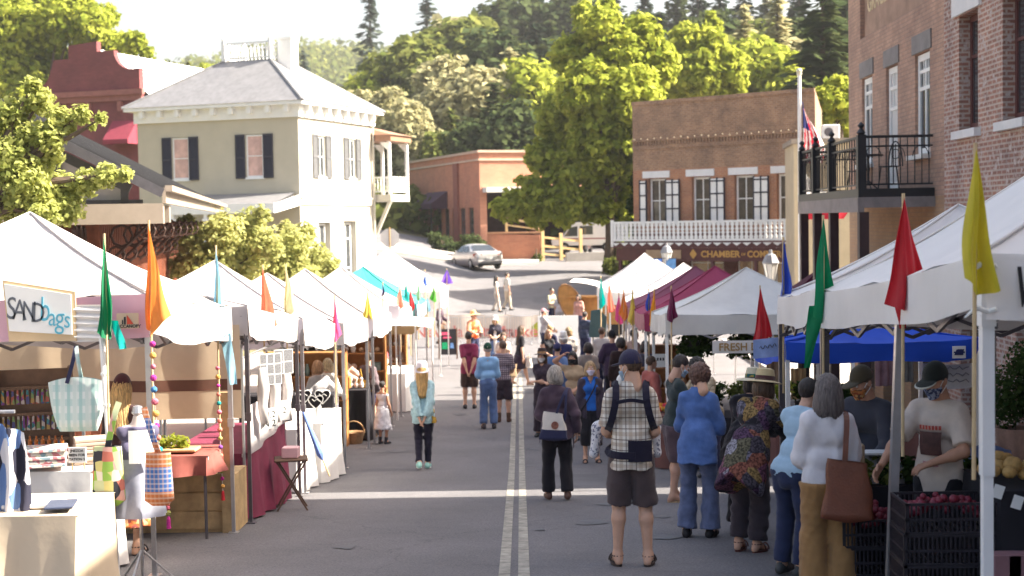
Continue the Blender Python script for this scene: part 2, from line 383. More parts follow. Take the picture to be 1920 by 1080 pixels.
for k, (xa, xb, ya, yb, m_) in enumerate(((.5, 1.6, 18.6, 21.2, PAT), (-2.6, -1.5, 25, 28.5, PAT), (-1.2, .9, 36, 37.4, PAT), (-2, 3.5, 58, 60.5, PAT), (1, 4, 66, 68, PAT))):
 g = MB()
 for y in np.arange(ya, yb - .01, .5):
  y1 = min(y + .5, yb); g.quad(*[(x + .03 * math.sin(yy * 5), yy, G(x, yy) + .0045) for x, yy in ((xa, y), (xb, y), (xb, y1), (xa, y1))])
 g.build('road_patch', m_, kind='structure')
sr_ = random.Random(4)
for k in range(16):
 cx, cy, rr = sr_.uniform(-2.6, 1.6), sr_.uniform(11, 34), sr_.uniform(.05, .2); g = MB(); n = 12
 g.add([(cx + rr * (.6 + .6 * sr_.random()) * math.cos(i * 6.283 / n), cy + 1.5 * rr * (.6 + .6 * sr_.random()) * math.sin(i * 6.283 / n), 0) for i in range(n)], [tuple(range(n))]); g.v = [(x, y, G(x, y) + .007) for x, y, z in g.v]; g.build('road_stain', STN, kind='structure')
def slab(name, u0, u1, y0, y1, h=.13, m=CONC):
 g = MB(); n = int(round(y1 - y0))
 for i in range(n):
  a, b = y0 + i, y0 + i + 1
  za, zb = G(0, a), G(0, b)
  P = [(u0 + YAW * a, a, za), (u1 + YAW * a, a, za), (u1 + YAW * b, b, zb), (u0 + YAW * b, b, zb)]
  T = [(x, y, z + h) for x, y, z in P]; B = [(x, y, z - .3) for x, y, z in P]
  g.quad(*T); g.quad(B[0], B[3], T[3], T[0]); g.quad(B[2], B[1], T[1], T[2])
  if i == 0: g.quad(B[1], B[0], T[0], T[1])
  if i == n - 1: g.quad(B[3], B[2], T[2], T[3])
 return g.build(name, m, kind='structure')
slab('pavement', 6.28, 13., -14, 52); slab('pavement', -10.5, -6.43, -14, 50)
g = MB()
a, b = gp(690, 84), gp(1010, 88)
for i in range(12):
 p = [(a[0] + (b[0] - a[0]) * t / 12, a[1] + (b[1] - a[1]) * t / 12) for t in (i, i + 1)]
 P = [(p[0][0], p[0][1]), (p[1][0], p[1][1]), (p[1][0] + .3, p[1][1] + 7), (p[0][0] + .3, p[0][1] + 7)]
 T = [(x, y, G(x, y) + .14) for x, y in P]
 g.quad(*T); g.quad((P[0][0], P[0][1], G(*P[0]) - .1), (P[1][0], P[1][1], G(*P[1]) - .1), T[1], T[0])
g.build('pavement', CONC, kind='structure')
# ================================================================ BUILDING KIT
def wall(mb, x0, x1, z0, z1, y, th, ops, back=True):
 """wall in the local plane y facing -y with real openings [(xa, xb, za, zb)]"""
 X = sorted({x0, x1, *[o[0] for o in ops], *[o[1] for o in ops]}); Z = sorted({z0, z1, *[o[2] for o in ops], *[o[3] for o in ops]})
 for i in range(len(X) - 1):
  for j in range(len(Z) - 1):
   cx, cz = (X[i] + X[i + 1]) / 2, (Z[j] + Z[j + 1]) / 2
   if any(o[0] < cx < o[1] and o[2] < cz < o[3] for o in ops): continue
   a, b, c, d = X[i], X[i + 1], Z[j], Z[j + 1]
   mb.quad((a, y, c), (b, y, c), (b, y, d), (a, y, d))
 for a, b, c, d in ops:
  e = y + th
  mb.quad((a, y, c), (a, e, c), (b, e, c), (b, y, c)); mb.quad((a, y, d), (b, y, d), (b, e, d), (a, e, d))
  mb.quad((a, y, c), (a, y, d), (a, e, d), (a, e, c)); mb.quad((b, y, c), (b, e, c), (b, e, d), (b, y, d))
def rot_part(mb, ang, off):
 c, s = math.cos(ang), math.sin(ang)
 mb.v = [(off[0] + x * c - y * s, off[1] + x * s + y * c, off[2] + z) for x, y, z in mb.v]; return mb
def window(parent, x, z, w, h, y, fm, gm, nx=1, nz=2, fw=.06, dep=.05, ang=0., off=(0, 0, 0), name='window', sill=None, door=False):
 """a window frame (part) and its pane (sub-part) set at the local plane y"""
 f = MB(); x0, x1, z0, z1 = x - w / 2, x + w / 2, z, z + h
 f.box(x0, x0 + fw, y, y + dep, z0, z1); f.box(x1 - fw, x1, y, y + dep, z0, z1)
 f.box(x0 + fw, x1 - fw, y, y + dep, z0, z0 + fw); f.box(x0 + fw, x1 - fw, y, y + dep, z1 - fw, z1)
 bw = fw * .55
 for i in range(1, nx): f.box(x0 + w * i / nx - bw / 2, x0 + w * i / nx + bw / 2, y + .006, y + dep - .006, z0 + fw, z1 - fw)
 zz = nz if isinstance(nz, (list, tuple)) else [k / nz for k in range(1, nz)]
 for k in zz: f.box(x0 + fw, x1 - fw, y + .003, y + dep - .003, z0 + h * k - bw / 2, z0 + h * k + bw / 2)
 if sill: f.box(x0 - .08, x1 + .08, y - sill, y + .02, z0 - .09, z0 - .002)
 rot_part(f, ang, off); o = f.build(name, fm, parent)
 p = MB(); p.box(x0 + fw * .5, x1 - fw * .5, y + dep * .4, y + dep * .6, z0 + fw * .5, z1 - fw * .5); rot_part(p, ang, off); p.build('pane', gm, o)
 return o
def shutter(parent, x, z, w, h, y, m, ang=0., off=(0, 0, 0), slats=True, dep=.05):
 f = MB(); fw = .06
 f.box(x - w / 2, x - w / 2 + fw, y, y + dep, z, z + h); f.box(x + w / 2 - fw, x + w / 2, y, y + dep, z, z + h)
 for a in (0, .48, 1): f.box(x - w / 2 + fw, x + w / 2 - fw, y, y + dep, z + (h - fw * 1.5) * a, z + (h - fw * 1.5) * a + fw * 1.5)
 n = int(h / .07)
 for i in range(n):
  zz = z + fw + (h - 2 * fw) * i / n; f.quad((x - w / 2 + fw, y + .01, zz), (x + w / 2 - fw, y + .01, zz), (x + w / 2 - fw, y + dep - .01, zz + .07), (x - w / 2 + fw, y + dep - .01, zz + .07))
 rot_part(f, ang, off); return f.build('shutter', m, parent)
# ================================================================ CREAM HOUSE
CREAM = mat('cream_render', (.50, .465, .39), .85, .07, 1.1, bump=.15, bsc=30, streak=.12)
CREAM_SHADED = mat('shaded_cream_render', (.47, .42, .32), .85, .06, 1.1, bump=.15, bsc=30)  # same paint as the cream wall, with its shade put into the colour
ROOFG = mat('pale_metal_roof', (.19, .185, .19), .5, .12, 1.5, streak=.15)
SHUT = mat('black_shutter_paint', (.022, .02, .035), .6, .2)
hb = gp(265, 66.9); hang = R(-20)
house = thing('house', 'two storey olive and cream house with a hipped roof, black shutters and a rooftop railing', 'house', (hb[0], hb[1], .25), hang)  # one cream paint all round; the olive is shade put into the colour
HW, HD, HZ = 8.46, 7.64, 8.05
w = MB(); ops1 = [(1.85, 2.75, 4.85, 6.8), (5.75, 6.65, 4.85, 6.8)]
wall(w, 0, HW, -1, HZ, 0, .18, ops1 + [(1.5, 2.5, .3, 2.6), (4.2, 5.3, 0, 2.5), (6.2, 7.2, .3, 2.6)])
w.build('wall', CREAM_SHADED, house)
w2 = MB(); ops2 = [(1.8, 2.6, 4.85, 6.75), (4.95, 5.75, 4.85, 6.75), (1.7, 2.9, .25, 2.75), (4.3, 5.6, -.5, 2.8)]
wall(w2, 0, HD, -1, HZ, 0, .35, ops2); rot_part(w2, R(90), (HW, 0, 0))
w2.build('wall', CREAM, house)
w3 = MB(); w3.quad((HW, HD, -1), (0, HD, -1), (0, HD, HZ), (HW, HD, HZ)); w3.quad((0, HD, -1), (0, 0, -1), (0, 0, HZ), (0, HD, HZ))
w3.build('wall', CREAM_SHADED, house)
SHW = mat('grey_shutter_paint', (.10, .10, .105), .6, .2)
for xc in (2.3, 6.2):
 window(house, xc, 4.86, .88, 1.92, .05, WHITE, PANE_REFL, 1, 2, .07, sill=.1)
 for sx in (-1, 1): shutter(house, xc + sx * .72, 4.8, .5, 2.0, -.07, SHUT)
A90 = dict(ang=R(90), off=(HW, 0, 0))
for xc in (2.2, 5.35):
 window(house, xc, 4.86, .78, 1.87, .08, WHITE, GLASS, 2, 2, .07, sill=.12, **A90)
 for sx in (-1, 1): shutter(house, xc + sx * .66, 4.8, .5, 2.0, -.06, SHW, **A90)
window(house, 2.3, .3, 1.1, 2.4, .25, WHITE, GLASS, 2, 2, .09, **A90)
dr = window(house, 4.95, -.4, 1.2, 3.15, .25, WHITE, GLASS, 2, [.3, .75], .12, name='door', **A90)
for xa, wd in ((2.0, .9), (6.7, .9)): window(house, xa, .35, wd, 2.2, .1, WHITE, GLASS, 2, 2, .07)
window(house, 4.75, .05, 1.0, 2.4, .1, DWOOD, GLASS, 1, [.4], .1, name='door')
c = MB()
for (a, b, y0, y1, an) in ((-.12, HW + .12, -.12, 0, 0),): c.box(a, b, y0, y1, HZ - .55, HZ)
c.box(HW, HW + .12, 0, HD + .12, HZ - .55, HZ)
c.box(-.45, HW + .45, -.45, HD + .45, HZ, HZ + .16)
for i in range(9): c.box(.35 + i * .95, .55 + i * .95, -.38, -.12, HZ - .32, HZ - .004)
for i in range(8): c.box(HW + .12, HW + .38, .4 + i * .95, .6 + i * .95, HZ - .32, HZ - .004)
c.build('cornice', WHITE, house)
b = MB(); b.box(HW, HW + .07, .02, HD, 3.55, 3.85); b.box(HW - .02, HW + .11, .0, HD, 3.85, 3.93); b.build('band_course', CREAM, house)
r = MB(); e = .5; tz = HZ + 2.45; cx0, cx1, cy0, cy1 = 3.1, 5.6, 2.7, 4.6; z0 = HZ + .16
A = [(-e, -e, z0), (HW + e, -e, z0), (HW + e, HD + e, z0), (-e, HD + e, z0)]; B = [(cx0, cy0, tz), (cx1, cy0, tz), (cx1, cy1, tz), (cx0, cy1, tz)]
for i in range(4): r.quad(A[i], A[(i + 1) % 4], B[(i + 1) % 4], B[i])
r.quad(*B)
for i in range(4): r.tube([A[i], B[i]], .07, 6)
rf = r.build('roof', ROOFG, house)
k = MB(); top = tz
for (p, q) in (((cx0, cy0), (cx1, cy0)), ((cx1, cy0), (cx1, cy1)), ((cx1, cy1), (cx0, cy1)), ((cx0, cy1), (cx0, cy0))):
 for hz in (.12, .82): k.beam((*p, top + hz), (*q, top + hz), .07, .07)
 n = 12 if abs(p[0] - q[0]) > 1 else 8
 for i in range(1, n): k.tube([(p[0] + (q[0] - p[0]) * i / n, p[1] + (q[1] - p[1]) * i / n, top + hh) for hh in (.1, .3, .5, .8)], [.025, .04, .025, .03], 6)
 k.box(p[0] - .08, p[0] + .08, p[1] - .08, p[1] + .08, top, top + .95); k.ball((p[0], p[1], top + 1.03), .09, 8, 5)
k.build('roof_railing', WHITE, rf)
k = MB(); k.box(5.75, 6.45, 3.2, 3.9, tz - 1.1, tz + .95); k.box(5.7, 6.5, 3.15, 3.95, tz + .95, tz + 1.05); k.build('chimney', WHITE, rf)
p = MB(); PO = [(3.3, -.02, 4.12), (8.25, -.02, 4.12), (8.5, -2.4, 3.6), (3.1, -2.4, 3.6)]
p.quad(*PO[::-1]); p.add([(x, y, z - .1) for x, y, z in PO], [(0, 1, 2, 3)])
p.build('porch_roof', ROOFG, house)
p = MB(); p.box(3.1, 8.5, -2.44, -2.36, 3.2, 3.62); p.prismx([(-2.36, 3.2), (-2.36, 3.58), (0, 4.0), (0, 3.55)], 8.38, 8.5); p.prismx([(-2.36, 3.2), (-2.36, 3.58), (0, 4.0), (0, 3.55)], 3.1, 3.22)
p.build('porch_fascia', WHITE, house)
for xx in (3.3, 5.0, 7.9):
 p = MB(); p.box(xx - .08, xx + .08, -2.36, -2.2, -.6, 3.2); p.box(xx - .13, xx + .13, -2.41, -2.15, 2.9, 3.0); p.box(xx - .13, xx + .13, -2.41, -2.15, -.6, -.2); p.build('porch_post', WHITE, house)
p = MB(); bx0, bx1, by0, by1, dz = HW - .6, HW + .95, HD + .02, HD + 2.3, 3.75
p.box(bx0, bx1, by0, by1, dz, dz + .35); p.build('balcony_deck', CREAM, house)
p = MB()
for z in (dz + .5, dz + 1.2): p.beam((bx0, by0 + .06, z), (bx1, by0 + .06, z), .07); p.beam((bx1 - .06, by0, z), (bx1 - .06, by1, z), .07)
for i in range(13): p.box(bx0 + .1 + i * .17, bx0 + .15 + i * .17, by0 + .04, by0 + .08, dz + .5, dz + 1.2)
for i in range(12): p.box(bx1 - .08, bx1 - .04, by0 + .15 + i * .17, by0 + .2 + i * .17, dz + .5, dz + 1.2)
p.build('balcony_railing', WHITE, house)
for (xx, yy) in ((bx1 - .08, by0 + .08), (bx1 - .08, by1 - .1), (bx0 + .1, by1 - .1)):
 p = MB(); p.box(xx - .07, xx + .07, yy - .07, yy + .07, dz + .35, dz + 3.0)
 p.add([(xx - .05, yy - .03, dz + 2.95), (xx - .5, yy - .03, dz + 2.95), (xx - .05, yy - .03, dz + 2.5), (xx - .05, yy + .03, dz + 2.95), (xx - .5, yy + .03, dz + 2.95), (xx - .05, yy + .03, dz + 2.5)], [(0, 1, 2), (3, 5, 4), (1, 4, 5, 2)])
 p.build('balcony_post', WHITE, house)
p = MB(); p.box(bx0, bx1 + .1, by0 - .1, by1 + .1, dz + 3.0, dz + 3.3); p.add([(bx0, by0 - .2, dz + 3.3), (bx1 + .2, by0 - .2, dz + 3.3), (bx1 + .2, by1 + .2, dz + 3.3), (bx0, by1 + .2, dz + 3.3), (bx0, by0 + .2, dz + 3.75), (bx0, by1 - .2, dz + 3.75)], [(0, 1, 4), (1, 2, 5, 4), (2, 3, 5)])
p.build('balcony_roof', mat('rust_roof', (.30, .16, .10), .7, .2), house)
p = MB(); p.beam((bx1 - .1, by0 + .1, dz - .02), (HW + .02, by0 + .1, dz - 1.7), .16); p.build('brace', CREAM, house)
p = MB(); p.tube([(HW + .12, HD - .15, -1), (HW + .12, HD - .15, HZ - .6), (HW + .3, HD - .15, HZ)], .05, 6); p.build('downpipe', CREAM, house)
# ================================================================ RED BRICK BUILDING WITH STEPPED PARAPET
RBR = brick('red_painted_brick', (.20, .055, .06), (.17, .045, .05), (.15, .05, .05), .3, .1, .01, .1, .25)
a, b = at(82, 300, 80), at(266, 300, 78)
rb = thing('brick_building', 'dark red brick building with a stepped and curved false front', 'building', (a[0], a[1], 1.2), math.atan2(b[1] - a[1], b[0] - a[0]))
RW = math.hypot(b[0] - a[0], b[1] - a[1]); kz = 2.92 - 1.2
def zz(py): return (428 - py) / 33.4 + kz
prof = [(0, zz(165))]
for t in range(7): q = t / 6; prof.append((.13 * RW * q ** .8, zz(160 - 42 * q ** 1.8)))
prof += [(.13 * RW, zz(115)), (.29 * RW, zz(114)), (.29 * RW, zz(90)), (.58 * RW, zz(85)), (.58 * RW, zz(104)), (.75 * RW, zz(103))]
for t in range(7): q = t / 6; prof.append((RW * (.75 + .17 * (1 - math.cos(q * 1.57))), zz(103 + 36 * math.sin(q * 1.57))))
prof += [(RW, zz(138)), (RW, zz(178))]
w = MB(); w.prism(prof + [(RW, -1), (0, -1)], 0, .4); w.build('false_front', RBR, rb)
cm = MB(); cm.box(-.05, RW + .3, -.25, .0, zz(186), zz(176)); cm.box(-.05, RW + .15, -.12, 0, zz(196), zz(186.2))
for i in range(3): cm.box(1.0 + i * 2, 1.25 + i * 2, -.2, 0, zz(215), zz(197))
cm.build('cornice', mat('red_trim', (.26, .10, .085), .8, .15), rb)
w = MB(); w.quad((RW, .4, -1), (RW, 14, -1), (RW, 14, zz(190)), (RW, .4, zz(190))); w.quad((0, 14, -1), (0, .4, -1), (0, .4, zz(190)), (0, 14, zz(190))); w.quad((RW, 14, -1), (0, 14, -1), (0, 14, zz(190)), (RW, 14, zz(190)))
w.build('wall', RBR, rb)
RWHT = mat('white_metal_roof', (.80, .78, .75), .45, .06, 1.2)
w = MB(); rz = zz(96); ez = zz(185)
w.quad((RW / 2, .42, rz), (RW + .3, .42, ez), (RW + .3, 14.3, ez), (RW / 2, 14.3, rz)); w.quad((-.3, .42, ez), (RW / 2, .42, rz), (RW / 2, 14.3, rz), (-.3, 14.3, ez))
for i in range(20):
 yy = .6 + i * .7; w.beam((RW / 2, yy, rz + .03), (RW + .3, yy, ez + .03), .04, .05)
w.build('roof', RWHT, rb)
w = MB(); x0 = RW * .72; w.add([(x0, -.02, zz(232)), (RW - .2, -.02, zz(232)), (RW - .2, -1., zz(268)), (x0, -1., zz(268)), (x0, -1., zz(276)), (RW - .2, -1., zz(276)), (x0, -.02, zz(276)), (RW - .2, -.02, zz(276))], [(0, 3, 2, 1), (3, 4, 5, 2), (0, 6, 4, 3), (1, 2, 5, 7)])
w.build('awning', mat('red_awning', (.22, .03, .05), .8, .1), rb)
# ================================================================ PAVILION (left, glazed gable)
pv = gp(60, 27)
PX, PY, PZ = -11.04, 24.8, -1.15
pav = thing('market_pavilion', 'timber pavilion with a glazed gable, grey metal roof and dark scrolled brackets', 'pavilion', (PX, PY, PZ), R(9))
ez, rz, hw, LEN = 4.72, 7.35, 5.0, 21.5
MROOF = mat('grey_metal_roof', (.05, .048, .05), .65, .2, 2)
TAN = mat('tan_fascia', (.30, .245, .19), .7, .12, 2)
w = MB()
w.add([(0, -1.6, rz), (hw, -1.6, ez), (hw, LEN, ez), (0, LEN, rz), (0, -1.6, rz - .14), (hw, -1.6, ez - .14), (hw, LEN, ez - .14), (0, LEN, rz - .14)], [(0, 1, 2, 3), (7, 6, 5, 4), (0, 4, 5, 1), (1, 5, 6, 2), (2, 6, 7, 3)])
w.add([(0, -1.6, rz), (-hw, -1.6, ez), (-hw, LEN, ez), (0, LEN, rz), (0, -1.6, rz - .14), (-hw, -1.6, ez - .14), (-hw, LEN, ez - .14), (0, LEN, rz - .14)], [(3, 2, 1, 0), (4, 5, 6, 7), (1, 5, 4, 0), (2, 6, 5, 1), (3, 7, 6, 2)])
for i in range(40):
 y = -1.5 + i * .58
 for s in (-1, 1): w.beam((0, y, rz + .02), (s * hw, y, ez + .02), .04, .05)
w.build('roof', MROOF, pav)
w = MB(); w.beam((hw + .02, -1.62, ez - .12), (hw + .02, LEN, ez - .12), .06, .26); w.beam((hw + .1, -1.62, ez - .0), (hw + .1, LEN, ez - .0), .12, .1)
w.beam((-hw - .02, -1.62, ez - .12), (-hw - .02, LEN, ez - .12), .06, .26)
q = MB(); [q.beam((0, -1.63, rz - .08), (s * hw, -1.63, ez - .08), .06, .16) for s in (-1, 1)]; q.build('rake_trim', DGREY, pav)
w.beam((-hw, -1.5, ez - .42), (hw, -1.5, ez - .42), .3, .34); w.beam((-hw, -.2, ez - .42), (hw, -.2, ez - .42), .3, .3)
w.build('fascia', TAN, pav)
w = MB(); zt = lambda x: rz - .3 - (rz - ez) * abs(x) / hw
xsx = [-4.3, -3.2, -2.1, -1., .0, 1., 2.1, 3.2, 4.3]
for x in xsx: w.beam((x, -.9, ez - .25), (x, -.9, zt(x)), .1, .12)
for s in (-1, 1): w.beam((0, -.9, zt(0)), (s * 4.4, -.9, zt(4.4)), .1, .16)
w.beam((-4.6, -.9, ez - .22), (4.6, -.9, ez - .22), .1, .1)
gf = w.build('gable_frame', DGREY, pav)
w = MB()
for i in range(len(xsx) - 1):
 a, b = xsx[i] + .06, xsx[i + 1] - .06; w.quad((a, -.88, ez - .2), (b, -.88, ez - .2), (b, -.88, zt(b)), (a, -.88, zt(a)))
w.build('gable_glazing', mat('frosted_glass', (.60, .53, .56), .18, .1, spec=.8), pav)
BRI = mat('brown_iron', (.06, .03, .022), .6, .2)
RWD = mat('red_board', (.26, .085, .045), .75, .22, 5, streak=.25)
w = MB(); n = 26
w.box(-3.6, 3.6, .9, 1.0, -.3, ez - .5)
for i in range(n + 1): x = -3.6 + 7.2 * i / n; w.box(x - .05, x + .05, .83, .9, -.3, ez - .5)
w.box(3.5, 3.6, 1.0, LEN - .5, -.3, ez - .5)
for i in range(66): w.box(3.6, 3.67, 1. + i * .3, 1.1 + i * .3, -.3, ez - .5)
w.build('board_wall', RWD, pav)
for x in [-3.4 + .62 * i for i in range(12)]:
 bk = MB()
 pts = [(x, .82, ez - 1.45)] + [(x, .82 - 1.7 * math.sin(t * math.pi / 12), ez - .65 - .85 * (math.cos(t * math.pi / 12)) ** 1.5) for t in range(1, 7)]
 bk.tube(pts, .03, 6)
 for cz, cy, rr in ((ez - .85, .45, .22), (ez - .8, -.05, .2), (ez - 1.2, .55, .16), (ez - .75, -.6, .14)):
  bk.tube([(x, cy + rr * math.cos(t * .785), cz + rr * math.sin(t * .785)) for t in range(8)], .028, 5, closed=True)
 bk.build('bracket', BRI, pav)
for yy in [1.2 + 2.2 * i for i in range(9)]:
 bk = MB()
 pts = [(3.65, yy, ez - 1.5)] + [(3.65 + 1.2 * math.sin(t * math.pi / 12), yy, ez - .3 - 1.1 * (math.cos(t * math.pi / 12)) ** 1.5) for t in range(1, 7)]
 bk.tube([(3.65, yy, ez - 1.4), (4.6, yy, ez - .5)], .03, 6)
 for cz, cx, rr in ((ez - .8, 4.0, .2), (ez - .7, 4.45, .17), (ez - 1.15, 3.9, .15)):
  bk.tube([(cx + rr * math.cos(t * .785), yy, cz + rr * math.sin(t * .785)) for t in range(8)], .026, 5, closed=True)
 bk.build('bracket', BRI, pav)
# ================================================================ TERRACOTTA BUILDING
TERR = brick('terracotta_brick', (.47, .20, .115), (.41, .165, .10), (.40, .22, .15), .4, .13, .006, .08, .16)
TERR_LIT = brick('sunlit_terracotta_brick', (.50, .235, .15), (.46, .20, .125), (.45, .26, .18), .4, .13, .006, .1, .14)  # same terracotta brick, sunlight on this wall put into a paler colour
tb = thing('garage_building', 'low flat roofed terracotta brick building with an open garage bay', 'building', (-2.1, 98, .3), R(20))
TH = 7.35
w = MB(); tl = [(8.4, 9.6, .5, 3.6), (10.3, 11.5, .5, 3.6), (12.2, 13.4, .5, 3.6), (14.1, 15.3, .5, 3.6), (16., 17.2, .5, 3.6)]
wall(w, 0, 18.6, -.8, TH, 0, .3, tl); w.v = [(y, 18.6 - x, z) for x, y, z in w.v]
w2 = [(18.6 - b, 18.6 - a, c, d) for a, b, c, d in tl]
w.build('wall', TERR, tb)
w = MB(); wall(w, 0, 15, -.8, TH, 0, .4, [(.5, 9.5, -.5, 4.6)]); w.quad((15, 0, -.8), (15, 18.6, -.8), (15, 18.6, TH), (15, 0, TH)); w.build('wall', TERR_LIT, tb)
w = MB(); w.box(-.15, 15.1, -.15, .25, TH, TH + .16); w.box(-.15, .25, .25, 18.7, TH, TH + .16); w.box(-.1, 15, -.1, -.0, TH - .55, TH - .42); w.box(-.1, 0, 0, 18.6, TH - .55, TH - .42); w.build('parapet_cap', mat('parapet_stone', (.50, .36, .27), .8, .1), tb)
w = MB(); w.quad((.25, .25, TH - .3), (15, .25, TH - .3), (15, 18.6, TH - .3), (.25, 18.6, TH - .3)); w.build('roof', ROOFG, tb)
w = MB(); w.box(.2, 9.9, -.9, .1, 4.6, 4.95); w.build('bay_canopy', mat('pale_canopy', (.62, .60, .55), .7, .08), tb)
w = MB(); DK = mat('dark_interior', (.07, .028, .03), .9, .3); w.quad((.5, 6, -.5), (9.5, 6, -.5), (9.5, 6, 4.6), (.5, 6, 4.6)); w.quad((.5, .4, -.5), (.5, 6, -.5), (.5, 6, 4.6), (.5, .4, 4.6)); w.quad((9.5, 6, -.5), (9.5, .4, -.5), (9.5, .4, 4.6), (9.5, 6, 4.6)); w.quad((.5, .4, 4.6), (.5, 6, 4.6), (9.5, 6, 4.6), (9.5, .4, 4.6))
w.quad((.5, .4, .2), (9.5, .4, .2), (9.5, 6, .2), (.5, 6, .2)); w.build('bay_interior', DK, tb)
w = MB(); w.box(-.14, 0, 4.6, 5.6, -.5, TH - .55); w.build('pilaster', mat('shaded_terracotta', (.25, .085, .06), .85, .15), tb)  # shadow on the pilaster painted in as a darker terracotta
for a, b_, c_, d in tl:
 f = MB(); ya, yb = 18.6 - b_, 18.6 - a
 f.box(.1, .16, ya, ya + .08, c_, d); f.box(.1, .16, yb - .08, yb, c_, d); f.box(.1, .16, ya, yb, d - .08, d); f.box(.1, .16, ya, yb, c_, c_ + .5); f.box(.1, .16, ya, yb, 2.3, 2.36)
 o = f.build('shop_window', DWOOD, tb); q = MB(); q.box(.12, .14, ya + .04, yb - .04, c_ + .3, d - .04); q.build('pane', GLASS, o)
w = MB(); w.add([(-.02, 7.4, 4.9), (-.02, 12.5, 4.9), (-1.3, 12.5, 4.0), (-1.3, 7.4, 4.0), (-1.3, 12.5, 3.6), (-1.3, 7.4, 3.6), (-.02, 7.4, 3.6)], [(0, 1, 2, 3), (3, 2, 4, 5), (0, 3, 5, 6)])
w.build('awning', mat('dark_plum_awning', (.06, .025, .045), .85, .15), tb)
w = MB()
for yy in (7.4, 12.4): w.tube([(-1.28, yy, -.6), (-1.28, yy, 4.)], .04, 6)
w.build('awning_post', BLACKM, tb)
w = MB(); w.box(1.5, 2.9, 4, 5, .2, 1.6); w.box(4.5, 6.5, 4.2, 5.2, .2, 1.3); w.box(5, 5.6, 3, 3.6, .2, 2.1); w.build('stored_box', mat('brown_crate', (.2, .09, .06), .8, .2), tb)
rp_ = gp(915, 91); rw = thing('ramp_wall', 'low terracotta ramp wall with a timber handrail in front of the garage bay', 'wall', rp_, R(-10))
w = MB(); w.prism([(0, -.6), (3.35, -.6), (3.35, 1.62), (0, 1.75)], 0, .3); w.build('panel', TERR, rw)
w = MB(); w.box(-.05, 3.4, -.05, .35, 1.745, 1.85); w.build('cap', mat('orange_cap', (.5, .26, .14), .8, .1), rw)
YW = mat('new_timber', (.60, .42, .20), .7, .15, 5)
w = MB()
for x in (1.2, 3.3): w.box(x - .07, x + .07, .1, .24, 1.85, 2.9 - .15 * x)
w.beam((1.2, .17, 2.7), (3.3, .17, 2.35), .08, .14); w.beam((1.2, .17, 2.3), (3.3, .17, 1.98), .08, .1)
w.build('handrail', YW, rw)
rf_ = gp(1018, 90.5); rl = thing('timber_railing', 'yellow timber ramp railing beside the parked van', 'railing', rf_, R(12))
w = MB()
for x, h in ((0, 1.9), (1.2, 1.75), (2.5, 1.75)): w.box(x - .1, x + .1, -.1, .1, -.4, h if x < 2 else 2.0)
w.build('post', YW, rl); w = MB()
for z in (1.5, .95, .45): w.beam((0, 0, z), (2.5, 0, z - .3), .07, .14)
w.build('rail', YW, rl)
w = MB(); c0 = gp(1040, 91); c1 = gp(1190, 91)
w.box(0, 6, 0, .5, -.4, .55); w.build('retaining_wall', CONC, loc=gp(1062, 89.5), rot=R(4), label='low pale retaining wall under the parked white van', cat='wall')
# ================================================================ CHAMBER OF COMMERCE
CBR = brick('weathered_brown_brick', (.37, .22, .125), (.28, .155, .09), (.36, .26, .19), .24, .085, .012, .45, .5, patch=(.12, .075, .06))
CBO = brick('orange_brick', (.42, .19, .095), (.33, .13, .075), (.38, .25, .17), .24, .085, .012, .3, .35)
ca, cb_ = gp(1190, 68), gp(1531, 62)
cang = math.atan2(cb_[1] - ca[1], cb_[0] - ca[0]); CW = math.hypot(cb_[0] - ca[0], cb_[1] - ca[1])
CB = -1.0
ch = thing('brick_storefront', 'two storey brown brick storefront with a white fretwork balcony and white shutters', 'building', (ca[0], ca[1], CB), cang)
s0 = 39.2     # pixels per metre at the left end
def cz(py, sc=39.8): return (413 - py) / sc + ZC - CB
CT = cz(195); wz0, wz1 = cz(421), cz(338)
wx = [1.35, 3.75, 6.0, 8.15]
w = MB(); wall(w, 0, CW, cz(322), CT, 0, .35, []); w.quad((0, 12, 0), (0, 0, 0), (0, 0, CT), (0, 12, CT)); bx_ = CW - 5.7; w.quad((CW, 0, 0), (bx_, 12, 0), (bx_, 12, CT), (CW, 0, CT)); w.quad((bx_, 12, 0), (0, 12, 0), (0, 12, CT), (bx_, 12, CT)); w.quad((0, 0, CT), (CW, 0, CT), (bx_, 12, CT), (0, 12, CT))
w.build('wall', CBR, ch)
w = MB(); wall(w, 0, CW, cz(440), cz(322), -.0, .35, [(x - .5, x + .5, wz0, wz1) for x in wx]); w.build('upper_wall', CBO, ch)
w = MB(); PLUM = mat('plum_paint', (.10, .035, .035), .7, .15)
gops = [(.9, 2.1, .8, 2.5), (3.1, 4.9, .9, 2.6), (5.6, 7.0, .1, 2.6), (7.5, 9.0, .9, 2.6)]
wall(w, 0, CW, 0, cz(440), 0, .3, gops); w.build('ground_floor', brick('dark_red_brick', (.16, .06, .05), (.13, .045, .04), (.16, .09, .07), .24, .085, .01, .1, .25), ch)
for a, b_, c_, d in gops:
 window(ch, (a + b_) / 2, c_, b_ - a - .02, d - c_, .12, WHITE, mat('shop_glass_painted_glow', (.32, .19, .11), .12, .6, 2.2, spec=.8), 2, [.55] if c_ > .5 else [.3], .07, name='window' if c_ > .5 else 'door')  # warm indoor glow painted into the pane colour, nothing emits
w = MB()
for i in range(int(CW / .16)): w.box(.05 + i * .16, .13 + i * .16, -.07, 0, cz(276), cz(268))
w.box(0, CW, -.1, 0, cz(268), cz(264)); w.box(0, CW, -.05, 0, cz(283), cz(276)); w.box(0, CW, -.06, 0, CT - .12, CT + .06)
w.build('brick_cornice', CBR, ch)
BULB = mat('warm_bulb', (1, .8, .5), .4, 0, emit=.15)
w = MB()
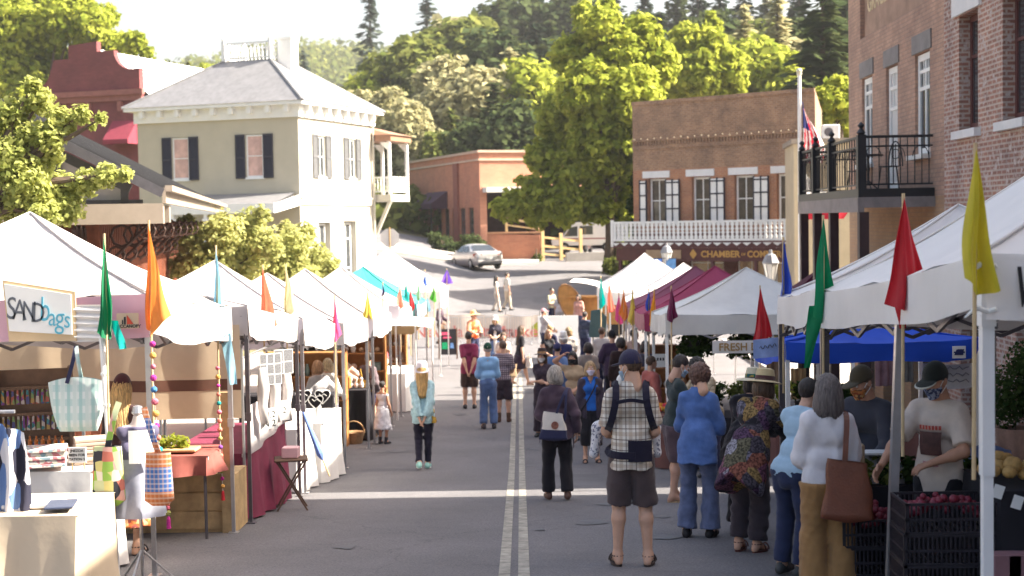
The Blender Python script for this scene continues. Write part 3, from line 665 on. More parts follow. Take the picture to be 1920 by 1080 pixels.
for i in range(26): w.ball((.2 + i * (CW - .3) / 25, -.14, cz(266) + .06 + .03 * math.sin(i * 2.1)), .03, 6, 4)
w.build('string_lights', BULB, ch)
LINT = mat('white_stone', (.66, .65, .64), .8, .08)
for x in wx: w = MB(); w.box(x - .78, x + .72, -.06, .1, wz1 + .02, wz1 + .34); w.build('lintel', LINT, ch)
CURT = mat('dark_curtained_glass', (.085, .065, .05), .12, .5, 3, spec=.7)
for x in wx:
 window(ch, x, wz0, .98, wz1 - wz0 - .02, .2, WHITE, CURT, 2, 2, .09, .06)
def chshut(x):
 f = MB(); z0, z1 = wz0 - .1, wz1 - .12
 f.box(x - .165, x + .165, -.1, -.05, z0, z1)
 f.mi = 1
 for k in (.05, .36, .67, .95): f.box(x - .17, x + .17, -.125, -.104, z0 + (z1 - z0) * k - .035, z0 + (z1 - z0) * k + .035)
 for k in (-.18, .18): f.box(x + k - .025, x + k + .025, -.13, -.05, z0 - .05, z1 + .05)
 return f.build('shutter', [WHITE, SHUT], ch)
chshut(wx[0] - .74)
for x in wx: chshut(x + .72); chshut(x + 1.09)
bz = cz(457); bh = cz(419)
w = MB(); w.box(-.3, CW, -1.4, -.02, bz - .25, bz); w.build('balcony_deck', PLUM, ch)
w = MB(); x = -.28
w.box(-.32, CW, -1.42, -1.34, bh - .08, bh + .02); w.box(-.32, CW, -1.42, -1.36, bz + .06, bz + .16); w.box(-.34, -.22, -1.44, -1.32, bz - .2, bh + .1)
i = 0
while x < CW - .1:
 z0, z1 = bz + .16, bh - .08; hh = (z1 - z0)
 pr = [(0, .07), (.12, .1), (.28, .045), (.4, .1), (.5, .04), (.6, .1), (.75, .045), (.88, .1), (1, .07)]
 poly = [(x + .12 + ww, z0 + hh * t) for t, ww in pr] + [(x + .12 - ww, z0 + hh * t) for t, ww in pr[::-1]]
 w.prism(poly, -1.4, -1.37); x += .235
for k in range(7): w.box(-.3, -.26, -1.3 + k * .19, -1.2 + k * .19, bz + .16, bh - .08)
w.box(-.32, -.24, -1.4, -.05, bh - .08, bh + .02)
for k in range(20): w.prism([(-.3 + k * .5, bz - .02), (.15 + k * .5, bz - .02), (-.08 + k * .5, bz - .16)], -1.43, -1.405)
w.build('balcony_railing', WHITE, ch)
w = MB(); w.box(-.1, CW, -1.36, -1.28, bz - .85, bz - .26); w.build('signboard', mat('sign_maroon', (.085, .02, .018), .6, .15), ch)
GOLD = mat('gold_letters', (.50, .27, .06), .5, .1)
text('♦ CHAMBER', .40, GOLD, ch, (5.2, -1.37, bz - .55), bold=.012, sx=1.1); text('OF', .16, GOLD, ch, (6.72, -1.37, bz - .55), bold=.004, sx=1.1)
text('COMMERCE ♦', .40, GOLD, ch, (8.3, -1.37, bz - .55), bold=.012, sx=1.)
w = MB(); w.box(1.6, 3.5, -1.39, -1.362, bz - .75, bz - .35); w.build('small_sign', mat('tan_sign', (.36, .24, .14), .7, .2), ch)
for x in (0.1, 2.4, 5.1, 7.3, CW - .2):
 w = MB(); w.box(x - .07, x + .07, -1.36, -1.22, 0, bz - .85); w.build('porch_post', PLUM, ch)
# ================================================================ RIGHT-HAND BRICK BUILDING WITH IRON BALCONY
FBR = brick('pinkish_brick', (.49, .315, .225), (.41, .25, .18), (.34, .235, .18), .24, .082, .011, .3, .36, patch=(.16, .10, .09))
FLB = brick('buff_brick', (.40, .26, .15), (.35, .215, .125), (.32, .22, .15), .24, .082, .012, .15, .2)
MBR = brick('mottled_brick', (.40, .20, .145), (.30, .15, .115), (.52, .43, .36), .24, .082, .017, 1., .5, patch=(.47, .39, .35))
SAN = R(-91.5)
f0 = st(7.3, 34.5); FB = -1.4
fb = thing('brick_hall', 'tall pinkish brick hall with an iron balcony and a faded painted sign panel', 'building', (f0[0], f0[1], FB), SAN)
def fz(z): return z - FB
TOP = fz(8.75); FL = 8.45
wins = [(1.45, 2.5), (3.8, 4.8), (6.2, 7.3)]
w = MB(); wall(w, 0, FL, fz(3.25), TOP, 0, .28, [(a, b, fz(3.45) if i == 1 else fz(4.05), fz(6.05)) for i, (a, b) in enumerate(wins)] + [(1.3, 6.9, fz(6.98), fz(8.3))])
w.quad((0, 12, 0), (0, 0, 0), (0, 0, TOP), (0, 12, TOP)); w.quad((FL, 12, 0), (0, 12, 0), (0, 12, TOP), (FL, 12, TOP)); w.quad((0, .0, TOP), (FL, .0, TOP), (FL, 12, TOP), (0, 12, TOP))
w.build('wall', FBR, fb)
w = MB(); wall(w, 0, FL, 0, fz(3.25), 0, .28, [(1., 2.6, .15, 3.1), (3.4, 5.0, .15, 3.1), (5.8, 7.4, .15, 3.1)]); w.build('ground_floor', FLB, fb)
for x in (1.8, 4.2, 6.6): window(fb, x, .2, 1.56, 2.86, .2, DWOOD, GLASS, 2, [.28, .75], .1, name='shopfront')
for i, (a, b) in enumerate(wins):
 z0 = fz(3.47) if i == 1 else fz(4.07); h = fz(6.03) - z0
 window(fb, (a + b) / 2, z0, b - a - .02, h, .06, WHITE, GLASS if i != 1 else mat('pale_door_panel', (.55, .54, .53), .5, .06), 2 if i != 1 else 1, [.66, .83], .13, .08, name='window' if i != 1 else 'balcony_door', sill=.22 if i != 1 else None)
 c_ = (a + b) / 2
 for k in (-.17, .17): g2 = MB(); g2.box(c_ + k - .015, c_ + k + .015, .07, .12, z0 + h * .68, z0 + h * .95); g2.build('muntin', WHITE, fb)
GST = mat('grey_lintel_stone', (.22, .20, .19), .85, .2, 2)
for a, b in wins: w = MB(); w.box(a - .15, b + .15, -.03, .1, fz(6.06), fz(6.42)); w.build('lintel', GST, fb)
w = MB(); w.quad((1.3, .1, fz(6.98)), (6.9, .1, fz(6.98)), (6.9, .1, fz(8.3)), (1.3, .1, fz(8.3))); w.build('sign_panel', mat('faded_painted_panel', (.36, .235, .17), .9, .3, 1.5), fb)
LET = mat('faded_gold_letters', (.58, .47, .28), .85, .3, 5)
text('GRACES BUILDING', .56, LET, fb, (4.05, .095, fz(7.72)), ext=.003, bold=.012, sx=1.02)
dz, y0 = fz(3.25), -1.44
w = MB(); w.box(1.2, 7.65, y0, -.01, dz, dz + .16); w.build('balcony_deck', BLACKM, fb)
w = MB(); w.beam((1.2, y0 + .05, dz - .14), (7.65, y0 + .05, dz - .14), .12, .28); w.beam((7.6, y0, dz - .1), (7.6, 0, dz - .1), .12, .2); w.build('deck_beam', mat('grey_painted_beam', (.23, .2, .19), .7, .2), fb)
for x in (1.3, 2.95, 4.75, 7.55):
 w = MB(); w.box(x - .1, x + .1, y0 + .02, y0 + .2, .1, dz - .28); w.build('balcony_post', mat('dark_post_paint', (.055, .03, .03), .6, .2), fb)
 w = MB(); w.box(x - .08, x + .08, y0 + .0, y0 + .16, dz + .16, dz + 1.18); w.lathe([(.05, 1.18), (.09, 1.22), (.03, 1.3), (.07, 1.36), (.01, 1.42)], (x, y0 + .08, dz), 8); w.build('newel', BLACKM, fb)
def railing(mb, P, Q, z, h, n):
 P, Q = Vector(P), Vector(Q)
 for k in (.08, .8, h): mb.beam(P + Vector((0, 0, z + k)), Q + Vector((0, 0, z + k)), .05 if k == h else .03)
 for i in range(n):
  p = P.lerp(Q, (i + .5) / n); mb.tube([p + Vector((0, 0, z + .08)), p + Vector((0, 0, z + h))], .011, 5, cap=False)
 d = (Q - P).normalized(); L = (Q - P).length
 k = max(1, int(L / .36))
 for i in range(k):
  c = P + d * (L * (i + .5) / k)
  mb.tube([c + d * (.15 * math.cos(a * math.pi / 8)) + Vector((0, 0, z + .6 + .2 * math.sin(a * math.pi / 8))) for a in range(9)], .01, 4, cap=False)
w = MB()
xsn = (1.3, 2.95, 4.75, 7.55)
for i in range(3): railing(w, (xsn[i], y0 + .08, 0), (xsn[i + 1], y0 + .08, 0), dz + .16, .98, 12)
railing(w, (7.55, y0 + .08, 0), (7.55, -.02, 0), dz + .16, .98, 10); railing(w, (1.3, y0 + .08, 0), (1.3, -.02, 0), dz + .16, .98, 10)
w.build('balcony_railing', BLACKM, fb)
def iron_seat(name, label, cat, x, y, table=False):
 p = fb.matrix_basis @ Vector((x, y, dz + .16)) if False else Matrix.Translation(fb.location) @ Matrix.Rotation(SAN, 4, 'Z') @ Vector((x, y, dz + .165))
 t = thing(name, label, cat, tuple(p), SAN + (.6 if not table else 0))
 if table:
  m = MB(); m.lathe([(.3, .70), (.31, .715), (.3, .73)], n=18); m.build('table_top', BLACKM, t)
  m = MB(); m.tube([(0, 0, .1), (0, 0, .7)], .025, 8)
  for k in range(3): a = k * 2.09; m.tube([(0, 0, .2), (.12 * math.cos(a), .12 * math.sin(a), .12), (.28 * math.cos(a), .28 * math.sin(a), .012)], .015, 6)
  m.build('pedestal', BLACKM, t)
 else:
  m = MB(); m.lathe([(.2, .44), (.21, .45), (.2, .46)], n=16); m.build('seat', BLACKM, t)
  for k in range(4):
   a = k * 1.57 + .78; m = MB(); m.tube([(.15 * math.cos(a), .15 * math.sin(a), .44), (.2 * math.cos(a), .2 * math.sin(a), .012)], .014, 6); m.build('leg', BLACKM, t)
  m = MB(); m.tube([(.18 * math.cos(a), .2, .45 + .5 * math.sin(a)) for a in [i * math.pi / 12 for i in range(13)]], .014, 6)
  for q in (-.1, 0, .1): m.tube([(q, .2, .45), (q * .8, .2, .9)], .01, 5)
  m.tube([(.1 * math.cos(i * .785), .2, .7 + .1 * math.sin(i * .785)) for i in range(8)], .01, 5, closed=True); m.build('backrest', BLACKM, t)
 return t
iron_seat('bistro_chair', 'black iron chair on the balcony beside the white door', 'chair', 6.3, -.55)
iron_seat('bistro_table', 'small round black iron table on the balcony', 'table', 5.4, -.75, True)
iron_seat('bistro_chair', 'black iron chair at the far end of the balcony', 'chair', 3.6, -.6)
mb_ = thing('brick_shop', 'mottled old brick shop with tall plum framed sash windows', 'building', (*st(7.3, 34.5 - FL)[:2], FB), SAN)
ML = 7.3; MT = fz(8.9)
mw = [(.95, 2.05, fz(4.37), fz(6.35)), (3.35, 4.45, fz(4.37), fz(6.35)), (5.8, 6.9, fz(4.37), fz(6.35))]
w = MB(); wall(w, 0, ML, 0, MT, -.05, .3, mw + [(1., 3., .7, 3.2), (4, 5.2, .5, 3.2), (5.8, 7.2, .7, 3.2)])
w.quad((0, 12, 0), (0, -.05, 0), (0, -.05, MT), (0, 12, MT)); w.quad((ML, -.05, 0), (ML, 12, 0), (ML, 12, MT), (ML, -.05, MT)); w.quad((ML, 12, 0), (0, 12, 0), (0, 12, MT), (ML, 12, MT)); w.quad((0, -.05, MT), (ML, -.05, MT), (ML, 12, MT), (0, 12, MT))
w.build('wall', MBR, mb_)
PF = mat('plum_window_frame', (.11, .04, .035), .6, .15)
for a, b, c_, d in mw: window(mb_, (a + b) / 2, c_ + .01, b - a - .02, d - c_ - .02, .14, PF, GLASS, 1, [.64], .1, .07)
for a, b, c_, d in ((1., 3., .7, 3.2), (4, 5.2, .5, 3.2), (5.8, 7.2, .7, 3.2)): window(mb_, (a + b) / 2, c_ + .01, b - a - .02, d - c_ - .02, .12, DWOOD, GLASS, 3, [.7], .09, .07, name='shopfront')
for a, b, c_, d in mw: w = MB(); w.box(a - .3, b + .2, -.1, .06, d + .02, d + .42); w.build('lintel', LINT, mb_); w = MB(); w.box(a - .14, b + .14, -.16, .08, c_ - .16, c_ - .02); w.build('sill', LINT, mb_)
nb = thing('corner_building', 'tall brick building at the near right, shading the street', 'building', (*st(7.3, 17.9)[:2], -.6), SAN)
w = MB(); nw = [(2 + i * 3.2, 3.1 + i * 3.2, 4.6, 6.6) for i in range(8)]
wall(w, 0, 28, -.5, 10.7, 0, .3, nw); w.quad((0, 12, -.5), (0, 0, -.5), (0, 0, 10.7), (0, 12, 10.7)); w.quad((28, 0, -.5), (28, 12, -.5), (28, 12, 10.7), (28, 0, 10.7)); w.quad((28, 12, -.5), (0, 12, -.5), (0, 12, 10.7), (28, 12, 10.7)); w.quad((0, 0, 10.7), (28, 0, 10.7), (28, 12, 10.7), (0, 12, 10.7))
w.build('wall', MBR, nb)
for a, b, c_, d in nw: window(nb, (a + b) / 2, c_ + .01, b - a - .02, d - c_ - .02, .14, PF, GLASS, 1, [.6], .1, .07)
# ================================================================ VEGETATION
def leaves(blobs, n, size, seed, shell=.5, flat=.0, drop=.0):
 """leaf-sized quads scattered through the outer volume of the blobs [(centre, radius)]"""
 r = np.random.default_rng(seed)
 C = np.array([b[0] for b in blobs], float); Rr = np.array([b[1] for b in blobs], float)
 p = Rr ** 2; k = r.choice(len(blobs), n, p=p / p.sum())
 d = r.normal(size=(n, 3)); d /= np.linalg.norm(d, axis=1)[:, None]
 rad = Rr[k] * (shell + (1 - shell) * r.random(n) ** .6)
 ph = C[k].sum(1)
 lump = 1 + .16 * np.sin(d[:, 0] * 7 + ph) * np.cos(d[:, 1] * 6 + ph * 1.3) + .1 * np.sin(d[:, 2] * 11 + ph * .7)
 pos = C[k] + d * (rad * lump)[:, None]
 nrm = d * .7 + r.normal(size=(n, 3)) * .6 + np.array([0, 0, .45]); nrm /= np.linalg.norm(nrm, axis=1)[:, None]
 a = np.cross(nrm, r.normal(size=(n, 3))); a /= np.linalg.norm(a, axis=1)[:, None]; b = np.cross(nrm, a)
 s = size * (.55 + .9 * r.random(n))[:, None]
 V = np.stack([pos - a * s, pos - b * s * .62 + nrm * s * .15, pos + a * s, pos + b * s * .62 + nrm * s * .15], 1)
 return V.reshape(-1, 3)
def leafobj(name, V, m, parent=None):
 F_ = np.arange(len(V)).reshape(-1, 4)
 return npmesh(name, V, F_, m, parent, smooth=False)
BARK = mat('bark', (.10, .07, .05), .9, .3, 4, bump=.6, bsc=14)
LF = {
 'lime': leafmat('lime_leaves', (.10, .145, .014), (.41, .445, .075), .48),
 'maple': leafmat('maple_leaves', (.165, .20, .045), (.50, .52, .18), .42, sc=.8),
 'shrub': leafmat('shrub_leaves', (.17, .19, .05), (.50, .50, .20), .4, sc=.8),
 'mid': leafmat('mid_green_leaves', (.05, .075, .018), (.19, .205, .055), .36),
 'dark': leafmat('dark_leaves', (.025, .042, .018), (.085, .105, .04), .28),
 'pale': leafmat('pale_olive_leaves', (.17, .17, .08), (.45, .42, .23), .35),
 'fir': leafmat('fir_needles', (.012, .026, .018), (.05, .066, .04), .2),
 'bluefir': leafmat('blue_green_needles', (.03, .05, .045), (.105, .125, .095), .22),
 'ivy': leafmat('ivy_leaves', (.012, .028, .008), (.05, .075, .02), .25),
}
def limb_tree(parent, base, fork, tips, r0, m=BARK):
 t = MB(); base, fork = Vector(base), Vector(fork)
 mid = base.lerp(fork, .5) + Vector((r0 * .4, 0, 0))
 t.tube([base, mid, fork], [r0 * 1.25, r0, r0 * .75], 9)
 for tip in tips:
  tip = Vector(tip); q = fork.lerp(tip, .5) + Vector((0, 0, (tip - fork).length * .08))
  t.tube([fork - Vector((0, 0, r0)), q, tip], [r0 * .55, r0 * .36, r0 * .08], 6)
 return t.build('trunk', m, parent, smooth=True)
def blob_tree(name, label, blobs, Y, n, size, key, base_px, seed, group=None, cat='tree', r0=.3, shell=.5, base_dy=0, fk=None):
 """crown from pixel blobs turned into real lumps at distance Y with their own depth"""
 r = random.Random(seed); B = []
 for bl in blobs:
  px, py, rp = bl[:3]; rr = rp * Y / F
  dy = bl[3] if len(bl) > 3 else r.uniform(-1, 1) * rr * 1.0
  B.append((at(px, py, Y + dy), rr * .95))
 b = gp(base_px, Y + base_dy)
 root = thing(name, label, cat, b, group=group)
 ob = Vector(b); BL = [(tuple(Vector(c) - ob), q) for c, q in B]
 zmin = min(c[2] - q for c, q in BL)
 limb_tree(root, (0, 0, -.2), (BL[len(BL) // 2][0][0] * .25, 0, fk or max(.8, zmin + .4)), [c for c, q in BL], r0)
 leafobj('crown', leaves(BL, n, size, seed, shell), LF[key], root)
 return root
blob_tree('tree', 'large lime green broadleaf tree beside the brown brick storefront', [
 (1125, 55, 46), (1075, 105, 46), (1160, 100, 55), (1205, 68, 42), (1235, 120, 42), (1105, 175, 65), (1180, 185, 65), (1050, 225, 50), (1130, 260, 70), (1200, 262, 50),
 (1020, 295, 38), (1080, 325, 60), (1150, 345, 62), (1000, 365, 40), (962, 385, 32), (1055, 385, 40), (1120, 385, 42), (1172, 405, 40), (1190, 320, 46), (1172, 465, 26), (1010, 400, 28), (938, 390, 18), (1095, 25, 24), (1140, 18, 20)], 80, 30000, .21, 'lime', 1140, 3, r0=.3, shell=.5, fk=3.6)
blob_tree('tree', 'bright lime tree with a pointed top behind the brown brick storefront', [
 (1290, 78, 36), (1330, 85, 34), (1337, 50, 18), (1360, 120, 36), (1310, 135, 46), (1268, 140, 38), (1375, 150, 28), (1340, 170, 30), (1285, 175, 34), (1332, 30, 9)], 97, 13000, .25, 'lime', 1320, 4, r0=.3)
blob_tree('tree', 'rounded green tree between the storefront and the tall brick hall', [(1552, 190, 30), (1580, 205, 32), (1570, 165, 24), (1595, 175, 26), (1545, 225, 22), (1580, 235, 24)], 78, 5000, .22, 'lime', 1570, 5, r0=.2)
blob_tree('maple_tree', 'yellow green maple at the left edge before the pavilion, branches reaching over it', [
 (25, 215, 34), (75, 190, 28), (112, 222, 26), (152, 214, 19), (190, 222, 12), (60, 262, 40), (130, 240, 14), (172, 236, 9), (15, 300, 45), (90, 290, 32), (50, 345, 50), (110, 365, 45), (160, 345, 30), (200, 330, 26), (235, 325, 17), (20, 385, 40), (80, 405, 40), (130, 395, 30), (60, 160, 18), (95, 260, 30), (-30, 260, 60), (-30, 360, 60)],
 21.5, 17000, .047, 'maple', -60, 6, r0=.14, shell=.05)
blob_tree('maple_tree', 'yellow green young maple before the olive house porch, left of the pair', [(365, 450, 42), (420, 440, 48), (470, 425, 38), (385, 500, 48), (450, 490, 52), (340, 500, 30), (500, 460, 34), (420, 530, 45), (490, 400, 16), (350, 420, 20)], 41, 9500, .08, 'shrub', 430, 7, r0=.08, shell=.05)  # the house is cream; its olive is shade put into the colour
blob_tree('maple_tree', 'yellow green young maple before the olive house porch, right of the pair', [(545, 460, 40), (590, 490, 38), (520, 500, 42), (570, 440, 24), (570, 525, 40), (620, 500, 22), (535, 430, 18), (630, 520, 16)], 43, 7000, .08, 'shrub', 560, 8, r0=.08, shell=.05)  # the house is cream; its olive is shade put into the colour
blob_tree('tree', 'feathery yellow green tree behind the red brick false front', [(40, 60, 60), (110, 40, 55), (170, 50, 45), (215, 90, 38), (250, 80, 25), (30, 140, 65), (100, 120, 50), (70, 190, 50), (0, 30, 60), (180, 110, 40), (275, 100, 16), (150, 10, 30), (200, 30, 25)], 112, 16000, .26, 'lime', 90, 9, r0=.35, shell=.3)
blob_tree('tree', 'dark tree at the far left behind the feathery one', [(0, 20, 60), (60, 0, 50), (110, -20, 40), (-20, 90, 60), (20, 180, 60), (-10, 230, 60)], 122, 8000, .3, 'mid', 10, 10, r0=.35)
ivb = [(1205, 300, 16), (1200, 340, 22), (1195, 385, 22), (1203, 425, 22), (1190, 465, 22), (1200, 500, 24), (1180, 520, 24), (1212, 470, 16)]
blob_tree('ivy', 'dark ivy climbing the left corner of the brown brick storefront', ivb, 69.3, 7000, .1, 'ivy', 1195, 11, cat='ivy', r0=.06)
for i, (lb, bl, Y, k) in enumerate((('dark shrub against the terracotta wall behind the silver car', [(832, 462, 24), (815, 448, 16), (850, 470, 18)], 93, 'dark'), ('rounded clipped bush beside the boot of the silver car', [(884, 460, 24), (900, 465, 18), (868, 466, 16)], 90.5, 'dark'),
 ('green shrub below the big lime tree at the end of the retaining wall', [(1150, 500, 22), (1175, 505, 25), (1160, 520, 22)], 79, 'mid'), ('small green bush against the orange end of the ramp wall', [(1005, 492, 10), (1008, 483, 8)], 90, 'mid'))):
 blob_tree('bush', lb, bl, Y, 2500, .09, k, bl[0][0], 20 + i, cat='bush', r0=.05)
hm = mat('wooded_far_hill', (.115, .14, .075), .95, .3, .02)
hx = np.linspace(-420, 300, 61); hp = [(300, 185), (400, 165), (480, 145), (545, 132), (600, 124), (650, 121), (690, 127), (740, 140), (800, 165), (900, 190), (1200, 180), (1900, 150)]
g = MB()
def hz(x, k):
 px = 960 + x / 700 * F; py = np.interp(px, [p[0] for p in hp], [p[1] for p in hp]) + 3 * math.sin(x * .05) + 2 * math.sin(x * .13)
 top = at(px, py, 700)[2]
 return -5 + (top + 5) * math.sin(k * math.pi / 2) ** .8
vs = []
for k in range(13):
 for x in hx: vs.append((x, 460 + 240 * k / 12, hz(x, k / 12)))
m_ = len(hx)
g.add(vs, [(k * m_ + i, k * m_ + i + 1, (k + 1) * m_ + i + 1, (k + 1) * m_ + i) for k in range(12) for i in range(m_ - 1)])
g.build('hills', hm, kind='structure', smooth=2)
r = np.random.default_rng(5); n = 2600
BB = []
for i in range(n):
 k = r.random() ** .7; x = r.uniform(-330, 60); hh = 5 + 7 * r.random()
 BB.append(((x, 460 + 240 * k, hz(x, k) + hh * .45), hh * .6))
fo = leafobj('forest', leaves(BB, 42000, 1.5, 3, .7), LF['mid']); tag(fo, 'distant mixed woodland covering the hazy far hill', 'woodland', kind='stuff')
def proto_round(seed, h=11., w=4.2):
 r = random.Random(seed); B = []
 for i in range(16):
  t = .28 + .66 * i / 15; a = i * 2.4 + r.random(); q = w * math.sin(min(1, t * 1.02) * math.pi) ** .6 * .55 * r.uniform(.6, 1.1)
  B.append(((q * math.cos(a), q * math.sin(a), h * t), w * r.uniform(.3, .48)))
 B.append(((0, 0, h * .95), w * .3)); return B
def conifer(seed, h=17., w=3.1, n=4200, sparse=0.):
 r = np.random.default_rng(seed); V = []
 levels = int(h * 2.1)
 for i in range(levels):
  t = i / levels; z = h * (.1 + .9 * t); L = w * (1 - t) ** .85 * (.75 + .5 * r.random()) + .15
  nb = max(4, int(9 * (1 - t) + 4 - sparse * 3)); a0 = r.random() * 6
  for b in range(nb):
   a = a0 + b * 6.283 / nb + r.normal() * .2; Lb = L * (.7 + .5 * r.random()); k = max(3, int(Lb * 6 * (1 - sparse * .5)))
   q = r.random(k) ** .7 * Lb
   x, y = q * math.cos(a), q * math.sin(a); zz_ = z - q * .28 + q * q * .03 + r.normal(size=k) * .07
   p = np.stack([x, y, zz_], 1) + r.normal(size=(k, 3)) * .12
   d = np.array([math.cos(a), math.sin(a), -.25]); sd = np.array([-math.sin(a), math.cos(a), 0])
   s = (.30 + .22 * r.random(k))[:, None]; tw = r.normal(size=(k, 1)) * .5
   sdv = sd + np.array([0, 0, 1.]) * tw
   V.append(np.stack([p - d * s, p - sdv * s * .6, p + d * s, p + sdv * s * .6 - np.array([0, 0, .1])], 1).reshape(-1, 3))
 return np.concatenate(V)
PROTO = {}
def proto(kind, var, key):
 k = (kind, var, key)
 if k in PROTO: return PROTO[k]
 if (kind, var) not in PROTO:
  PROTO[kind, var] = leaves(proto_round(var * 7 + 1), 4600, .34, var + 40, .5) if kind == 'round' else conifer(var, sparse=.0 if kind == 'fir' else .8, w=3.1 if kind == 'fir' else 2.4)
 o = leafobj('crown', PROTO[kind, var], LF[key]); t = MB()
 if kind == 'round': t.tube([(0, 0, -.6), (.1, 0, 3), (0, 0, 6.5)], [.3, .24, .1], 7); [t.tube([(0, 0, 3 + i * .6), (1.6 * math.cos(i * 1.9), 1.6 * math.sin(i * 1.9), 5.5 + i * .7)], [.12, .03], 5) for i in range(5)]
 else: t.tube([(0, 0, -.6), (0, 0, 8), (0, 0, 17)], [.3, .2, .03], 7)
 tr = t.build('trunk', BARK); PROTO[k] = (o, tr)
 for q in (o, tr): COL.objects.unlink(q)
 return PROTO[k]
ZONES = [(0, 420, 'behind the red false front'), (420, 560, 'beyond the rooftop railing'), (560, 660, 'right of the hipped roof'), (660, 790, 'above the house side balcony'), (790, 905, 'above the terracotta building'), (905, 1010, 'left of the big lime tree'),
  (1010, 1260, 'behind the big lime tree'), (1260, 1420, 'above the brown brick storefront'), (1420, 1620, 'beside the brick hall roofline'), (1620, 2000, 'behind the brick hall')]
WORD = {('round', 'mid'): 'bushy mid green broadleaf tree', ('round', 'dark'): 'dark broadleaf tree', ('round', 'pale'): 'pale olive broadleaf tree', ('round', 'lime'): 'yellow green broadleaf tree', ('fir', 'fir'): 'dense dark conifer', ('pine', 'fir'): 'sparse dark pine', ('fir', 'bluefir'): 'hazy blue green conifer', ('pine', 'bluefir'): 'sparse blue green pine', ('fir', 'dark'): 'dark green conifer', ('fir', 'mid'): 'mid green conifer', ('fir', 'pale'): 'pale yellowish conifer'}
def htree(px, Y, h, kind, key, var=1, top=None, label=None, wide=1.):
 b = gp(px, Y); o, tr = proto(kind, var, key); base = 11.8 if kind == 'round' else 17.
 if top is not None: h = max(3, at(px, top, Y)[2] - b[2])
 sc = h / base
 zn = next(z for a, c, z in ZONES if a <= px < c)
 w_ = WORD[kind, key]
 gl = f'{w_} on the hillside {zn}'
 root = thing('tree' if kind == 'round' else 'conifer', label or gl, 'tree', b, rnd.random() * 6.28, group=None if label else w_ + 's ' + zn)
 root.scale = (sc * wide, sc * wide, sc)
 for q in (tr, o): c = q.copy(); COL.objects.link(c); c.parent = root
 return root
htree(700, 235, 0, 'pine', 'bluefir', 1, -15, 'tallest lone pine on the skyline above the house side balcony', 1.15)
htree(806, 240, 0, 'pine', 'bluefir', 2, -25, 'lone skyline pine right of the tallest one, crown touching the top edge', 1.3)
htree(574, 260, 0, 'fir', 'bluefir', 3, 92, 'blue green conifer against the far hill right of the chimney', .9)
htree(500, 260, 0, 'fir', 'bluefir', 4, 88, None, .9); htree(530, 300, 0, 'fir', 'bluefir', 3, 98, None, .9)
